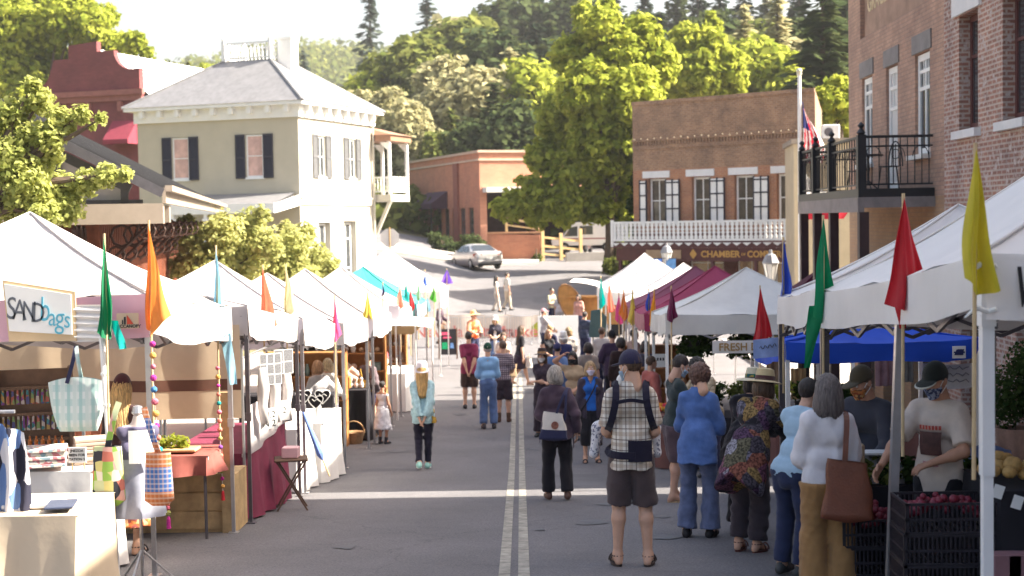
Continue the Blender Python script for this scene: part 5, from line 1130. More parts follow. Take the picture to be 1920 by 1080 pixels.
def car():
 t = thing('silver_car', 'silver saloon car parked facing away in the side street', 'car', gp(893, 84.5), R(22))
 paint = mat('silver_paint', (.52, .50, .49), .28, .05, metal=.55, spec=.6); W2 = .89
 sec = [(-2.32, .70, .42, .80, .80), (-2.25, .80, .30, .98, .98), (-1.95, .86, .24, 1.05, 1.05), (-1.5, W2, .22, 1.05, 1.07), (-1.35, W2, .22, 1.04, 1.08), (-.7, W2, .22, 1.0, 1.43), (.1, W2, .22, .97, 1.47), (.6, W2, .22, .95, 1.40), (1.2, W2, .22, .93, 1.0), (1.5, .88, .22, .9, .92), (2.0, .84, .25, .8, .8), (2.28, .70, .32, .68, .68)]
 def ring(y, w, s, b, r):
  k = .74 if r > b + .1 else .95
  return [(-w * .9, y, s), (-w, y, s + .12), (-w, y, (s + b) / 2 + .08), (-w * .96, y, b), (-w * k, y, b + (r - b) * .82), (-w * k * .75, y, r - .0), (0, y, r + .02), (w * k * .75, y, r), (w * k, y, b + (r - b) * .82), (w * .96, y, b), (w, y, (s + b) / 2 + .08), (w, y, s + .12), (w * .9, y, s)]
 m = MB(); vs = [p for q in sec for p in ring(*q)]; n = 13
 fs = [(i * n + j, i * n + (j + 1) % n, (i + 1) * n + (j + 1) % n, (i + 1) * n + j) for i in range(len(sec) - 1) for j in range(n)]
 fs += [tuple(range(n))[::-1], tuple((len(sec) - 1) * n + j for j in range(n))]
 m.add(vs, [f[::-1] for f in fs]); m.build('body', paint, t, smooth=True)
 g_ = MB(); e = .012
 def sidewin(s, ya, yb, za, zb, ia, ib):
  w1, w2 = W2 * .965 + e, W2 * .77 + e
  g_.quad((s * w1, ya, za), (s * w1, yb, za), (s * w2, yb - ib, zb), (s * w2, ya + ia, zb))
 for s in (-1, 1): sidewin(s, -1.05, -.12, 1.03, 1.36, .33, .02); sidewin(s, -.05, .92, 1.0, 1.37, .0, .42)
 g_.quad((-.72, -1.4, 1.09), (.72, -1.4, 1.09), (.55, -.78, 1.425), (-.55, -.78, 1.425)); g_.quad((-.72, 1.22, 1.02), (.72, 1.22, 1.02), (.55, .68, 1.41), (-.55, .68, 1.41))
 g_.build('windows', mat('car_glass', (.03, .035, .04), .08, .1, spec=.9), t)
 for (x, y) in ((-.8, -1.38), (.8, -1.38), (-.8, 1.38), (.8, 1.38)):
  w = MB(); w.lathe([(.2, -.1), (.31, -.1), (.335, -.07), (.335, .07), (.31, .1), (.2, .1)], n=24); w.v = [(x + q[2], y + q[0], .335 + q[1]) for q in w.v]; wo = w.build('wheel', mat('tyre_rubber', (.018, .018, .018), .85, .2), t, smooth=True)
  w = MB(); w.lathe([(.005, .105), (.06, .115), (.205, .1), (.205, -.1), (.005, -.105)], n=20); sg = 1 if x > 0 else -1
  for k in range(5): a = k * 1.257; w.beam((0, 0, .112), (.19 * math.cos(a), .19 * math.sin(a), .108), .04, .02)
  w.v = [(x + sg * q[2], y + q[0], .335 + q[1]) for q in w.v]; w.build('rim', mat('alloy', (.5, .5, .5), .3, .1, metal=.7), wo)
 RL = mat('red_tail_lens', (.45, .03, .02), .25, .1)
 for s in (-1, 1):
  w = MB(); w.add([(s * .84, -2.13, .72), (s * .5, -2.31, .75), (s * .5, -2.3, .93), (s * .86, -2.06, .95), (s * .89, -1.85, .93), (s * .89, -1.85, .82)], [(0, 1, 2, 3, 4, 5) if s < 0 else (5, 4, 3, 2, 1, 0)]); w.v = [(x * 1.012, y - .012, z) for x, y, z in w.v]; w.build('tail_light', RL, t)
  w = MB(); w.box(s * .9 - .06, s * .9 + .14 * s + .06, .75, .9, .97, 1.1); w.build('mirror', paint, t)
 w = MB(); w.box(-.26, .26, -2.345, -2.33, .6, .74); w.build('number_plate', mat('plate_white', (.6, .6, .58), .6, .1), t)
 w = MB(); w.box(-.78, .78, -2.36, -2.2, .4, .56, bev=.03); w.build('bumper', paint, t)
 w = MB(); w.box(-.7, .7, -2.28, -2.1, .25, .38); w.build('skirt', BLACKM, t); return t
car()
def van(t):
 wp = mat('white_van_paint', (.70, .68, .65), .4, .06)
 m = MB(); prof = [(-2.2, .45), (2.15, .45), (2.2, .9), (1.5, 1.0), (.95, 1.75), (.7, 1.95), (-2.15, 1.98), (-2.2, 1.9)]
 m.prism(prof, -.85, .85); m.build('body', wp, t)
 for s in (-1, 1):
  w = MB(); yy = s * .856
  w.prism([(.95, 1.05), (1.38, 1.05), (.95, 1.62), (.5, 1.7), (.5, 1.05)], yy - .004, yy + .004); w.prism([(-.5, 1.15), (.35, 1.15), (.35, 1.7), (-.5, 1.7)], yy - .004, yy + .004); w.build('window', GLASS, t)
  w = MB(); w.box(-2.2, 2.15, yy - .005, yy + .005, .85, .92); w.build('stripe', mat('van_stripe', (.25, .05, .06), .5, .1), t)
  for x in (-1.4, 1.35):
   w = MB(); w.lathe([(.15, -.09), (.31, -.09), (.33, 0), (.31, .09), (.15, .09)], n=20); w.v = [(x + q[0], s * .8 + q[2], .33 + q[1]) for q in w.v]; wo = w.build('wheel', MATS['tyre_rubber'], t); w = MB(); w.lathe([(.005, .1), (.16, .095), (.16, -.095), (.005, -.1)], n=16); w.v = [(x + q[0], s * .8 + s * q[2], .33 + q[1]) for q in w.v]; w.build('rim', STEEL, wo)
 m = MB(); m.quad((1.53, -.75, 1.02), (1.53, .75, 1.02), (.99, .7, 1.74), (.99, -.7, 1.74)); m.build('windscreen', GLASS, t)
 m = MB(); m.box(-2.3, -2.2, -.8, .8, .4, .55); m.box(2.18, 2.28, -.8, .8, .4, .58); m.build('bumper', BLACKM, t)
 for s in (-1, 1):
  w = MB(); w.lathe([(.1, 0), (.09, .02)], n=12); w.v = [(2.2 + q[2], s * .62 + q[0], .75 + q[1]) for q in w.v]; w.build('headlight', mat('lamp_lens', (.7, .7, .65), .15, .05), t)
p = gp(1100, 93); vt = thing('delivery_van', 'boxy white delivery van with a dark red stripe under the lime tree', 'van', (p[0], p[1], p[2] + .35), R(172)); van(vt)
p = gp(1030, 97); vt2 = thing('parked_car', 'dark car nose half hidden behind the timber railing', 'car', (p[0] + 1.8, p[1] - 1, p[2]), R(80))
m = MB(); m.prism([(-2, .3), (2, .3), (2.05, .75), (1.2, .9), (.6, 1.4), (-1, 1.42), (-1.9, .95)], -.85, .85); m.build('body', mat('dark_car_paint', (.03, .035, .045), .25, .1, spec=.6), vt2); m = MB(); m.prism([(.55, 1.36), (1.1, .93), (-1.6, .98), (-.95, 1.38)], -.86, .86); m.build('windows', GLASS, vt2)
for x in (-1.25, 1.25):
 for s in (-1, 1): w = MB(); w.lathe([(.005, -.1), (.31, -.1), (.31, .1), (.005, .1)], n=16); w.v = [(x + q[0], s * .78 + q[2], .31 + q[1]) for q in w.v]; w.build('wheel', MATS['tyre_rubber'], vt2)
p = gp(1575, 58); bh_ = thing('low_building', 'low buff building between the storefront and the brick hall', 'building', (p[0] + .4, 57, -1.4), R(-6))
m = MB(); m.box(-2.4, 3, 0, 4, 0, 7.2); m.build('wall', mat('buff_render', (.52, .42, .28), .85, .1, 1.5), bh_); m = MB(); m.box(-2.5, 3.1, -.1, 4.1, 7.2, 7.4); m.build('roof_edge', TAN, bh_)
t = thing('air_conditioner', 'pale air conditioning box on the low buff roof', 'air conditioner', (p[0] - .3, 58.2, 6.0), R(-6)); m = MB(); m.box(-.35, .35, -.3, .3, .0, .6, bev=.03); m.build('casing', LINT, t); m = MB(); m.lathe([(.18, 0), (.18, .02)], (-.1, 0, 0), 16); m.v = [(q[0], -.315 + q[2] * .5, .3 + q[1]) for q in m.v]; m.build('fan_grille', DGREY, t)
p = gp(1435, 112); t = thing('hillside_house', 'pale roofed house far up among the trees above the storefront', 'house', (p[0], 112, p[2]), .2); m = MB(); m.box(-2, 2, 0, 4, 0, 8.1); m.build('wall', CREAM, t); m = MB(); m.prism([(-2.4, 8.1), (2.4, 8.1), (0, 9.0)], -.4, 4.4); m.build('roof', ROOFG, t)
p = at(1530, 512, 33); t = thing('shop_awning', 'dark maroon fabric awning low on the brick hall front', 'awning', (p[0], 33, p[2])); m = MB(); m.add([(-.75, -1.1, -.42), (.85, -1.1, -.42), (.85, 0, -.42), (-.75, 0, -.42), (.05, -.5, .18), (.3, -.5, .18)], [(0, 1, 5, 4), (1, 2, 5), (2, 3, 4, 5), (3, 0, 4), (3, 2, 1, 0)]); m.v = [(x + (-.0), y, z) for x, y, z in m.v]; m.build('cloth', fab('dark_maroon_fabric', (.12, .012, .03)), t); m = MB(); m.beam((-.9, -1.1, -.33), (1., -1.1, -.33), .04); m.build('bar', BLACKM, t)
# ================================================================ PEOPLE (bodies and clothes grown from distance fields)
def rotx(a): c, s = math.cos(a), math.sin(a); return np.array([[1, 0, 0], [0, c, -s], [0, s, c]])
def rotz(a): c, s = math.cos(a), math.sin(a); return np.array([[c, -s, 0], [s, c, 0], [0, 0, 1.]])
def roty(a): c, s = math.cos(a), math.sin(a); return np.array([[c, 0, s], [0, 1, 0], [-s, 0, c]])
I3 = np.eye(3)
class Fr:                                   # local frame with flattened depth
 def __init__(s, o=(0, 0, 0), R_=I3, sy=1.): s.o = np.array(o, float); s.R = R_; s.sy = sy
 def w(s, p): return s.o + s.R @ np.array(p, float)
W0 = Fr()
def cone(a, ra, b, rb, fr=W0, flat=False): return ('c', np.array(a, float), ra, np.array(b, float), rb, fr, flat)
def ell(c, r, fr=W0): return ('e', np.array(c, float), np.array(r, float), None, None, fr, False)
def sdf(prims, res, k=.02, off=0., post=None, pad=.05):
 lo, hi = np.full(3, 9.), np.full(3, -9.)
 for p in prims:
  fr = p[5]
  if p[0] == 'c':
   for q, r_ in ((p[1], p[2]), (p[3], p[4])):
    w = fr.w(q); lo = np.minimum(lo, w - r_ - off - pad); hi = np.maximum(hi, w + r_ + off + pad)
  else:
   w = fr.w(p[1]); r_ = p[2].max(); lo = np.minimum(lo, w - r_ - off - pad); hi = np.maximum(hi, w + r_ + off + pad)
 n = np.ceil((hi - lo) / res).astype(int) + 1
 ax = [(lo[i] + res * np.arange(n[i])).astype(np.float32) for i in range(3)]
 V = np.full(n, 1., np.float32)
 for p in prims:
  fr = p[5]; m = off + k + res * 2
  if p[0] == 'c':
   A, B = fr.w(p[1]), fr.w(p[3]); rm = max(p[2], p[4]) + m; l, h = np.minimum(A, B) - rm, np.maximum(A, B) + rm
  else:
   A = fr.w(p[1]); rm = p[2].max() + m; l, h = A - rm, A + rm
  i0 = np.clip(np.floor((l - lo) / res).astype(int), 0, n - 1); i1 = np.clip(np.ceil((h - lo) / res).astype(int) + 1, 1, n)
  sl = tuple(slice(i0[j], i1[j]) for j in range(3))
  X, Y, Z = np.meshgrid(*[ax[j][sl[j]] for j in range(3)], indexing='ij')
  P = np.stack([X, Y, Z], -1) - fr.o.astype(np.float32)
  if fr.R is not I3: P = P @ fr.R.astype(np.float32)
  if fr.sy != 1: P = P * np.array([1, 1 / fr.sy, 1], np.float32)
  if p[0] == 'c':
   a = p[1] * np.array([1, 1 / fr.sy, 1]); b = p[3] * np.array([1, 1 / fr.sy, 1]); ab = b - a; L2 = max(1e-9, ab @ ab)
   t = ((P - a.astype(np.float32)) @ ab.astype(np.float32)) / L2
   tc_ = np.clip(t, 0, 1); d = np.linalg.norm(P - (a + 0 * a).astype(np.float32) - tc_[..., None] * ab.astype(np.float32), axis=-1) - (p[2] + (p[4] - p[2]) * tc_) - off
   if p[6]: d = np.maximum(d, (t - 1) * math.sqrt(L2))
  else:
   q = (P - p[1].astype(np.float32)) / (p[2] + off).astype(np.float32); ln = np.linalg.norm(q, axis=-1); d = (ln - 1) * (p[2].min() + off)
  v = V[sl]; mn = np.minimum(v, d); hh = np.maximum(k - np.abs(v - d), 0); V[sl] = mn - hh * hh / (4 * k)
 if post is not None:
  X, Y, Z = np.meshgrid(*ax, indexing='ij', sparse=True); V = post(V, X, Y, Z)
 return nets(V, lo, res)
_C = [(0, 0, 0), (1, 0, 0), (0, 1, 0), (1, 1, 0), (0, 0, 1), (1, 0, 1), (0, 1, 1), (1, 1, 1)]
_E = [(a, b) for a in range(8) for b in range(a + 1, 8) if sum(x != y for x, y in zip(_C[a], _C[b])) == 1]
def nets(V, lo, res):
 s = V < 0; n = V.shape
 c = sum(s[o[0]:n[0] - 1 + o[0], o[1]:n[1] - 1 + o[1], o[2]:n[2] - 1 + o[2]].astype(np.int8) for o in _C)
 I, J, K = np.nonzero((c > 0) & (c < 8)); idx = np.full(c.shape, -1, np.int32); idx[I, J, K] = np.arange(len(I))
 pos = np.zeros((len(I), 3)); cnt = np.zeros(len(I))
 for a, b in _E:
  oa, ob = np.array(_C[a]), np.array(_C[b])
  va, vb = V[I + oa[0], J + oa[1], K + oa[2]], V[I + ob[0], J + ob[1], K + ob[2]]
  cr_ = (va < 0) != (vb < 0); t = np.where(cr_, va / np.where(cr_, va - vb, 1), 0)
  pos += cr_[:, None] * (oa + t[:, None] * (ob - oa)); cnt += cr_
 Vt = lo + res * (np.stack([I, J, K], 1) + pos / cnt[:, None])
 Fs = []
 for ax in range(3):
  o = [0, 0, 0]; o[ax] = 1; u, v = [q for q in range(3) if q != ax]
  A = s[tuple(slice(0, n[q] - 1) if q == ax else slice(1, n[q] - 1) for q in range(3))]
  B = s[tuple(slice(1, n[q]) if q == ax else slice(1, n[q] - 1) for q in range(3))]
  E = np.nonzero(A != B); ijk = [E[q] + (0 if q == ax else 1) for q in range(3)]
  fl = s[ijk[0], ijk[1], ijk[2]]
  def cell(du, dv):
   q = list(ijk); q[u] = q[u] - du; q[v] = q[v] - dv; return idx[q[0], q[1], q[2]]
  Q = np.stack([cell(1, 1), cell(0, 1), cell(0, 0), cell(1, 0)], 1)
  if ax == 1: Q = Q[:, ::-1]
  Q[~fl] = Q[~fl][:, ::-1]; Fs.append(Q)
 Fq = np.concatenate(Fs); return Vt, Fq[(Fq >= 0).all(1)]
def ik(a, b, l1, l2, pole):
 a, b, pole = np.array(a, float), np.array(b, float), np.array(pole, float); d = b - a; L = np.linalg.norm(d); Lm = (l1 + l2) * .998
 if L > Lm: b = a + d / L * Lm; d = b - a; L = Lm
 x = (l1 * l1 - l2 * l2 + L * L) / (2 * L); h = math.sqrt(max(0, l1 * l1 - x * x)); u = d / L; p = pole - u * (pole @ u); p /= max(1e-6, np.linalg.norm(p))
 return a + u * x + p * h, b
_cache = {}
def hand_mesh(curl, res):
 k_ = ('hand', curl, res)
 if k_ not in _cache:
  pr = [cone((-.03, 0, 0), .024, (.01, 0, 0), .024)]
  for i, (y, L) in enumerate(((.031, .068), (.011, .077), (-.010, .072), (-.029, .056))):
   x0 = .088 - abs(i - 1.2) * .004; pr.append(cone((.005, y * .5, 0), .016, (x0, y, 0), .0115)); p = np.array([x0, y, 0.]); a = curl * (.5 + .12 * i)
   for j, (l, r0) in enumerate(((.42, .0098), (.32, .0088), (.26, .0078))):
    q = p + L * l * np.array([math.cos(a), (y * .9) * .4, -math.sin(a)]); pr.append(cone(p, r0, q, r0 * .88)); p = q; a += curl * (.75 if j == 0 else .6)
  p0 = np.array([.015, .022, -.004]); p1 = np.array([.045, .052, -.014]); p2 = np.array([.072, .066, -.02 - .02 * curl]); p3 = np.array([.092, .068 - .008 * curl, -.024 - .03 * curl])
  pr += [cone(p0, .017, p1, .0125), cone(p1, .012, p2, .010), cone(p2, .0098, p3, .008)]
  _cache[k_] = sdf(pr, res, .006, pad=.02)
 return _cache[k_]
HEADP = [ell((0, .012, .032), (.074, .094, .088)), cone((0, -.04, -.015), .06, (0, -.058, -.082), .034), ell((.034, -.05, -.028), (.036, .036, .036)), ell((-.034, -.05, -.028), (.036, .036, .036)),
  cone((0, -.092, .014), .009, (0, -.112, -.022), .0125), cone((-.03, -.077, .032), .016, (.03, -.077, .032), .016), cone((-.016, -.094, -.053), .009, (.016, -.094, -.053), .009), ell((0, -.08, -.09), (.02, .018, .018)),
  ell((.077, .012, -.002), (.011, .022, .033)), ell((-.077, .012, -.002), (.011, .022, .033)), cone((0, .02, -.05), .052, (0, .03, -.17), .056)]
def head_mesh(res):
 k_ = ('head', res)
 if k_ not in _cache:
  def post(V, X, Y, Z):
   for s in (-1, 1):
    d = np.sqrt((X - s * .031) ** 2 + (Y + .108) ** 2 + (Z - .013) ** 2) - .0135; V = np.maximum(V, -d)
   return V
  V, Fq = sdf(HEADP, res, .016, post=post, pad=.02); c = V[Fq].mean(1)
  mi = np.zeros(len(Fq), int); mi[(np.abs(c[:, 0]) < .024) & (c[:, 1] < -.094) & (np.abs(c[:, 2] + .053) < .0085)] = 3
  e = MB()
  for s in (-1, 1):
   e.ball((s * .031, -.0855, .013), .0125, 10, 8)
  nw = len(e.f)
  for s in (-1, 1):
   e.ball((s * .031, -.0925, .013), .0062, 8, 6); e.tube([(s * .012, -.096, .032), (s * .03, -.1, .038), (s * .05, -.086, .033)], [.003, .0042, .002], 5)
  fq = [f if len(f) == 4 else (f[0], f[1], f[2], f[-1]) for f in e.f]
  em = [1] * nw + [2] * (len(e.f) - nw)
  _cache[k_] = (np.concatenate([V, np.array(e.v)]), np.concatenate([Fq, np.array(fq) + len(V)]), np.concatenate([mi, em]))
 return _cache[k_]
def hair_mesh(style, res, ln=.3):
 k_ = ('hair', style, res, ln)
 if k_ in _cache: return _cache[k_]
 C0 = ell((0, .014, .036), (.087, .105, .098)); amp = .004; fx = 38; pr = [C0]; fc = ((0, -.115, -.045), (.066, .085, .108)); nape = -.07
 if style == 'bob': pr += [ell((0, .03, -.015), (.108, .098, .115)), ell((.07, -.005, -.06), (.04, .06, .07)), ell((-.07, -.005, -.06), (.04, .06, .07))]; nape = -.125; amp = .005
 if style == 'longbob': pr += [ell((0, .035, -.04), (.114, .1, .16)), ell((.075, .005, -.11), (.05, .066, .1)), ell((-.075, .005, -.11), (.05, .066, .1)), ell((0, .07, -.12), (.09, .05, .1))]; nape = -.205; amp = .005
 if style == 'long': pr += [ell((0, .03, -.03), (.10, .1, .13)), cone((0, .065, -.03), .085, (0, .10, -ln), .075, Fr(sy=.75)), cone((.05, .05, -.05), .05, (.075, .07, -ln * .9), .035), cone((-.05, .05, -.05), .05, (-.075, .07, -ln * .9), .035)]; nape = -2; amp = .008
 if style == 'curly': pr += [ell((0, .025, .015), (.115, .118, .118))]; nape = -.1; amp = .013
 if style == 'bun': pr += [ell((0, .10, .085), (.04, .04, .04))]
 def post(V, X, Y, Z):
  d = (np.sqrt(((X - fc[0][0]) / fc[1][0]) ** 2 + ((Y - fc[0][1]) / fc[1][1]) ** 2 + ((Z - fc[0][2]) / fc[1][2]) ** 2) - 1) * .07
  V = np.maximum(V, -d); V = np.maximum(V, nape - Z + .02 * np.sin(X * 40))
  if style == 'short': V = np.maximum(V, np.minimum(-.0 - Z - Y * .9, .2) )
  a = np.arctan2(X, Y + .0)
  if style == 'curly': return V + amp * np.sin(X * 95 + 2 * np.sin(Z * 60)) * np.sin(Y * 90 + 1) * np.sin(Z * 85)
  return V + amp * np.sin(a * fx + Z * 9 + 2.2 * np.sin(Z * 14)) * (.5 + .5 * np.sin(a * 13 + 1))
 _cache[k_] = sdf(pr, res, .03, post=post, pad=.03); return _cache[k_]
def wrinkle(amp, seed):
 r = np.random.default_rng(seed); ks = r.normal(size=(5, 3)) * np.array([13, 13, 24]); ph = r.random(5) * 6; k2 = r.normal(size=(3, 3)) * np.array([24, 24, 36])
 def f(X, Y, Z):
  w = 0
  for k, p in zip(ks, ph): w = w + np.sin(X * k[0] + Y * k[1] + Z * k[2] + p + 1.2 * np.sin(Z * 11 + X * 7 + p))
  u = 0
  for k in k2: u = u + np.abs(np.sin(X * k[0] + Y * k[1] + Z * k[2] + 2 * np.sin(Z * 8 + Y * 9 + k[0])))
  return amp * (.36 * w + .45 * (u - 1.9) - .5)
 return f
def SK(i): return mat('skin_%s' % 'abcd'[i], [(.55, .32, .22), (.46, .24, .155), (.30, .15, .09), (.60, .36, .27)][i], .55, .08, 14, spec=.35)
EYEW = mat('eye_white', (.7, .68, .65), .3, .02); EYED = mat('eye_dark', (.03, .02, .015), .3, .1); LIP = mat('lip', (.42, .15, .13), .5, .05)
def cl(name, c, **k): return mat('cloth_' + name, c, k.pop('rough', .88), k.pop('var', .14), k.pop('sc', 5.), bump=.35, bsc=k.pop('bsc', 160.), spec=.15, sheen=.15, **k)
def HAIRM(n, c):
 k = 'hair_' + n
 if k in MATS: return MATS[k]
 m, nt, nd, lk, b = _new(k); tc = N(nt, 'ShaderNodeTexCoord'); mp = N(nt, 'ShaderNodeMapping'); mp.inputs['Scale'].default_value = (1, 1, .1); lk.new(tc.outputs['Object'], mp.inputs[0])
 no = N(nt, 'ShaderNodeTexNoise', Scale=75., Detail=4., Roughness=.7); lk.new(mp.outputs[0], no.inputs['Vector']); rp = N(nt, 'ShaderNodeValToRGB'); lk.new(no.outputs['Fac'], rp.inputs['Fac'])
 rp.color_ramp.elements[0].position = .36; rp.color_ramp.elements[1].position = .66; rp.color_ramp.elements[0].color = rgb(c, .42); rp.color_ramp.elements[1].color = rgb(c, 1.45); lk.new(rp.outputs['Color'], b.inputs['Base Color'])
 bp = N(nt, 'ShaderNodeBump', Strength=.9, Distance=.02); lk.new(no.outputs['Fac'], bp.inputs['Height']); lk.new(bp.outputs['Normal'], b.inputs['Normal']); b.inputs['Roughness'].default_value = .45; return m
def person(label, px, Y, h=1.7, face=180, sex='f', fat=1., lean=0, twist=0, head=(0, 0), hands=None, feet=None, top=None, over=None, bottom=None, shoes=('shoe', (.05, .05, .05)), hair=('short', 'brown', (.08, .045, .025)), hat=None, mask=None, skin=0, poles=None, curl=(.45, .45), group=None, dz=0, x=None, seed=0, bend=0, xyz=None):
 res = .0135 if Y < 15 else .017 if Y < 24 else .022 if Y < 36 else .03
 O = np.array([0, 0, .93 + dz]); shw = .93 if sex == 'f' else 1.01; hpw = 1.08 if sex == 'f' else .98
 Rt = rotz(R(twist)) @ rotx(R(lean)); T = Fr(O, Rt, .74)
 sk = []
 tor = [cone((-.068 * hpw, 0, -.02), .104 * hpw * fat, (.068 * hpw, 0, -.02), .104 * hpw * fat, T), cone((-.04, 0, .14), .094 * fat, (.04, 0, .14), .094 * fat, T), cone((-.064 * shw, -.005, .35), .096 * (.5 + .5 * fat), (.064 * shw, -.005, .35), .096 * (.5 + .5 * fat), T), cone((0, .015, .492), .052, (-.138 * shw, .01, .434), .05, T), cone((0, .015, .492), .052, (.138 * shw, .01, .434), .05, T)]
 if sex == 'f': tor += [ell((.07, -.085, .335), (.062, .07, .062), T), ell((-.07, -.085, .335), (.062, .07, .062), T)]
 if fat > 1.12: tor.append(ell((0, -.05, .1), (.15 * fat, .14 * fat, .14), T))
 neck = [cone((0, .02, .45), .062, (0, -.01, .58), .054, T)]
 legs = []; F2 = []
 feet = feet or [(-.11, 0, 0), (.11, 0, 0)]
 for i, s in enumerate((-1, 1)):
  hp_ = O + np.array([s * .088 * hpw, 0, -.03]); ank = np.array([feet[i][0], feet[i][1], .085 + feet[i][2]]); kn, ank = ik(hp_, ank, .415, .41, (s * .08, -1, 0))
  legs.append((hp_, kn, ank)); F2.append((s, ank, feet[i][3] if len(feet[i]) > 3 else s * 8))
 arms = []; hands = hands or [(-.235, -.03, .80), (.235, -.03, .80)]
 for i, s in enumerate((-1, 1)):
  sh = T.w((s * .158 * shw, .01, .437)); el, wr = ik(sh, hands[i], .29, .26, (poles[i] if poles else (s * .5, .8, -.3))); arms.append((sh, el, wr))
 lf = .6 + .4 * fat
 sh_ = .02 if top else 0
 body = [(p[0], p[1], p[2] - sh_, p[3], (p[4] - sh_) if p[4] is not None else None) + p[5:] for p in tor] + neck
 bl_ = 0 if not bottom else (1.4 if bottom.get('skirt', 1) < .5 else 1) if 'skirt' in bottom else bottom.get('len', 1.9)
 k1, k2 = (.78 if bl_ > .5 else 1), (.8 if bl_ > 1.3 else 1); kk = k2 if bl_ > 1.1 else 1
 for hp_, kn, ank in legs:
  cal = kn + (ank - kn) * .28 + np.array([0, .018, 0]); body += [cone(hp_, .088 * lf * k1, kn, .056 * lf * kk), cone(kn, .055 * lf * kk, cal, .056 * lf * k2), cone(cal, .056 * lf * k2, ank, .036 * (.5 + .5 * k2))]
 for (s, ank, fa) in F2:
  d = rotz(R(fa)) @ np.array([0, -1., 0]); hl = ank - d * .035; hl = np.array([hl[0], hl[1], ank[2] - .045]); to = ank + d * .13; to = np.array([to[0], to[1], ank[2] - .058]); body += [cone(ank, .037, hl, .034), cone(ank, .036, to, .027)]
 slv = max((top or {}).get('sleeve', 1.) if top else 0, over.get('sleeve', 1.) if over else 0); a1, a2 = (.8 if slv >= .5 else 1), (.8 if slv > 1.3 else 1)
 for sh, el, wr in arms: body += [cone(sh, .049 * lf * a1, el, .039 * lf * (a2 if slv > 1 else 1)), cone(el, .039 * lf * a2, el + (wr - el) * .3, .040 * lf * a2), cone(el + (wr - el) * .3, .040 * lf * a2, wr, .026 * (.4 + .6 * a2))]
 V, Fq = sdf(body, res, .035); parts = [(V, Fq, np.zeros(len(Fq), int))]
 hres = .0055 if Y < 15 else .008
 for i, s in enumerate((-1, 1)):
  sh, el, wr = arms[i]; hv, hf = hand_mesh(curl[i], .0048 if Y < 15 else .007); xd = (wr - el) / np.linalg.norm(wr - el)
  pn = np.array([-s * 1., 0, 0]) if xd[2] < -.5 else np.array([-s * .3, 0, -1.]); zd = -(pn - xd * (pn @ xd)); zd /= np.linalg.norm(zd); yd = np.cross(zd, xd)
  fwd = np.array([0, -1., 0]) if xd[2] < -.5 else np.array([-s * 1., -.3, .3]); sg = 1 if yd @ fwd > 0 else -1
  M = np.stack([xd, yd * sg, zd], 1); parts.append((wr + hv @ M.T, hf if sg > 0 else hf[:, ::-1], np.zeros(len(hf), int)))
 hc = T.w((0, -.022, .663)); Rh = rotz(R(twist * .5 + head[0])) @ rotx(R(lean * .45 + head[1])); Hv, Hf, Hm = head_mesh(hres)
 parts.append((hc + Hv @ Rh.T, Hf, Hm))
 n = 0; VV, FF, MM = [], [], []
 for v, f, m in parts: VV.append(v); FF.append(f + n); MM.append(m); n += len(v)
 root = npmesh('person', np.concatenate(VV), np.concatenate(FF), [SK(skin), EYEW, EYED, LIP], mi=np.concatenate(MM)); tag(root, label, 'person', group)
 if xyz: root.location = xyz
 else: root.location = gp(px, Y)
 root.rotation_euler = (0, 0, R(face)); sc = h / 1.733; root.scale = (sc * .93, sc * .95, sc)
 sd = seed or int(px * 3 + Y)
 def garment(name, g, legsdef=None):
  wr_ = wrinkle(g.get('wr', .0075), sd + len(name)); tuck = g.get('hem', -.08) > 0; off = g.get('off', .018 if tuck else .034) * .62; pr = list(tor) if g.get('torso', True) else []
  sl = g.get('sleeve', 1.)
  if sl > 0:
   ex = g.get('sr', .0) * .7
   for sh, el, wr2 in arms:
    if sl <= 1: pr.append(cone(sh, .046 * lf + ex * .4, sh + (el - sh) * sl, .042 * lf + ex, flat=True))
    else: pr += [cone(sh, .046 * lf + ex * .5, el, .039 * lf + ex), cone(el, .042 * lf + ex, el + (wr2 - el) * (sl - 1), .031 + ex, flat=True)]
  hem = g.get('hem', -.08)
  if g.get('neck', 0) > .54: pr.append(cone((0, .015, .46), .066, (0, -.002, .55), .062, T))
  if hem < -.12 or g.get('flare'): fl = g.get('flare', .02); pr.append(cone((0, 0, .05), .15 * fat + fl * .3, (0, .01, hem - .03), .158 * fat * hpw + fl, T))
  nk = g.get('neck', .525); vn = g.get('vneck', 0)
  Tr = T.R.T; To = T.o
  def post(V_, X, Y_, Z):
   V_ = V_ + wr_(X, Y_, Z); lz = (X - To[0]) * Tr[2, 0] + (Y_ - To[1]) * Tr[2, 1] + (Z - To[2]) * Tr[2, 2]; lx = (X - To[0]) * Tr[0, 0] + (Y_ - To[1]) * Tr[0, 1] + (Z - To[2]) * Tr[0, 2]
   ly = (X - To[0]) * Tr[1, 0] + (Y_ - To[1]) * Tr[1, 1] + (Z - To[2]) * Tr[1, 2]
   tors = np.abs(lx) < (.222 if max(abs(hands[0][0]), abs(hands[1][0])) > .2 else .33)
   hm = hem + g.get('hemw', .008) * np.sin(lx * 30 + 1) + g.get('hemd', 0) * np.abs(lx)
   V_ = np.where(tors & (lz < hm + .12), np.maximum(V_, hm - lz), V_)
   V_ = np.where(tors & (lz > .4), np.maximum(V_, np.minimum(lz - nk, .2)), V_)
   if vn: V_ = np.where(ly < -.02, np.maximum(V_, (vn - np.abs(lx) * 2.2 - (nk - lz)) * .4), V_)
   if g.get('open'): V_ = np.where(ly < 0, np.maximum(V_, g['open'] - np.abs(lx)), V_)
   if g.get('sleeve', 1.) == 0: V_ = np.maximum(V_, np.abs(lx) - g.get('vestw', .165))
   return V_
  v, f = sdf(pr, res, .03, off, post); npmesh(name, v, f, g['m'], root)
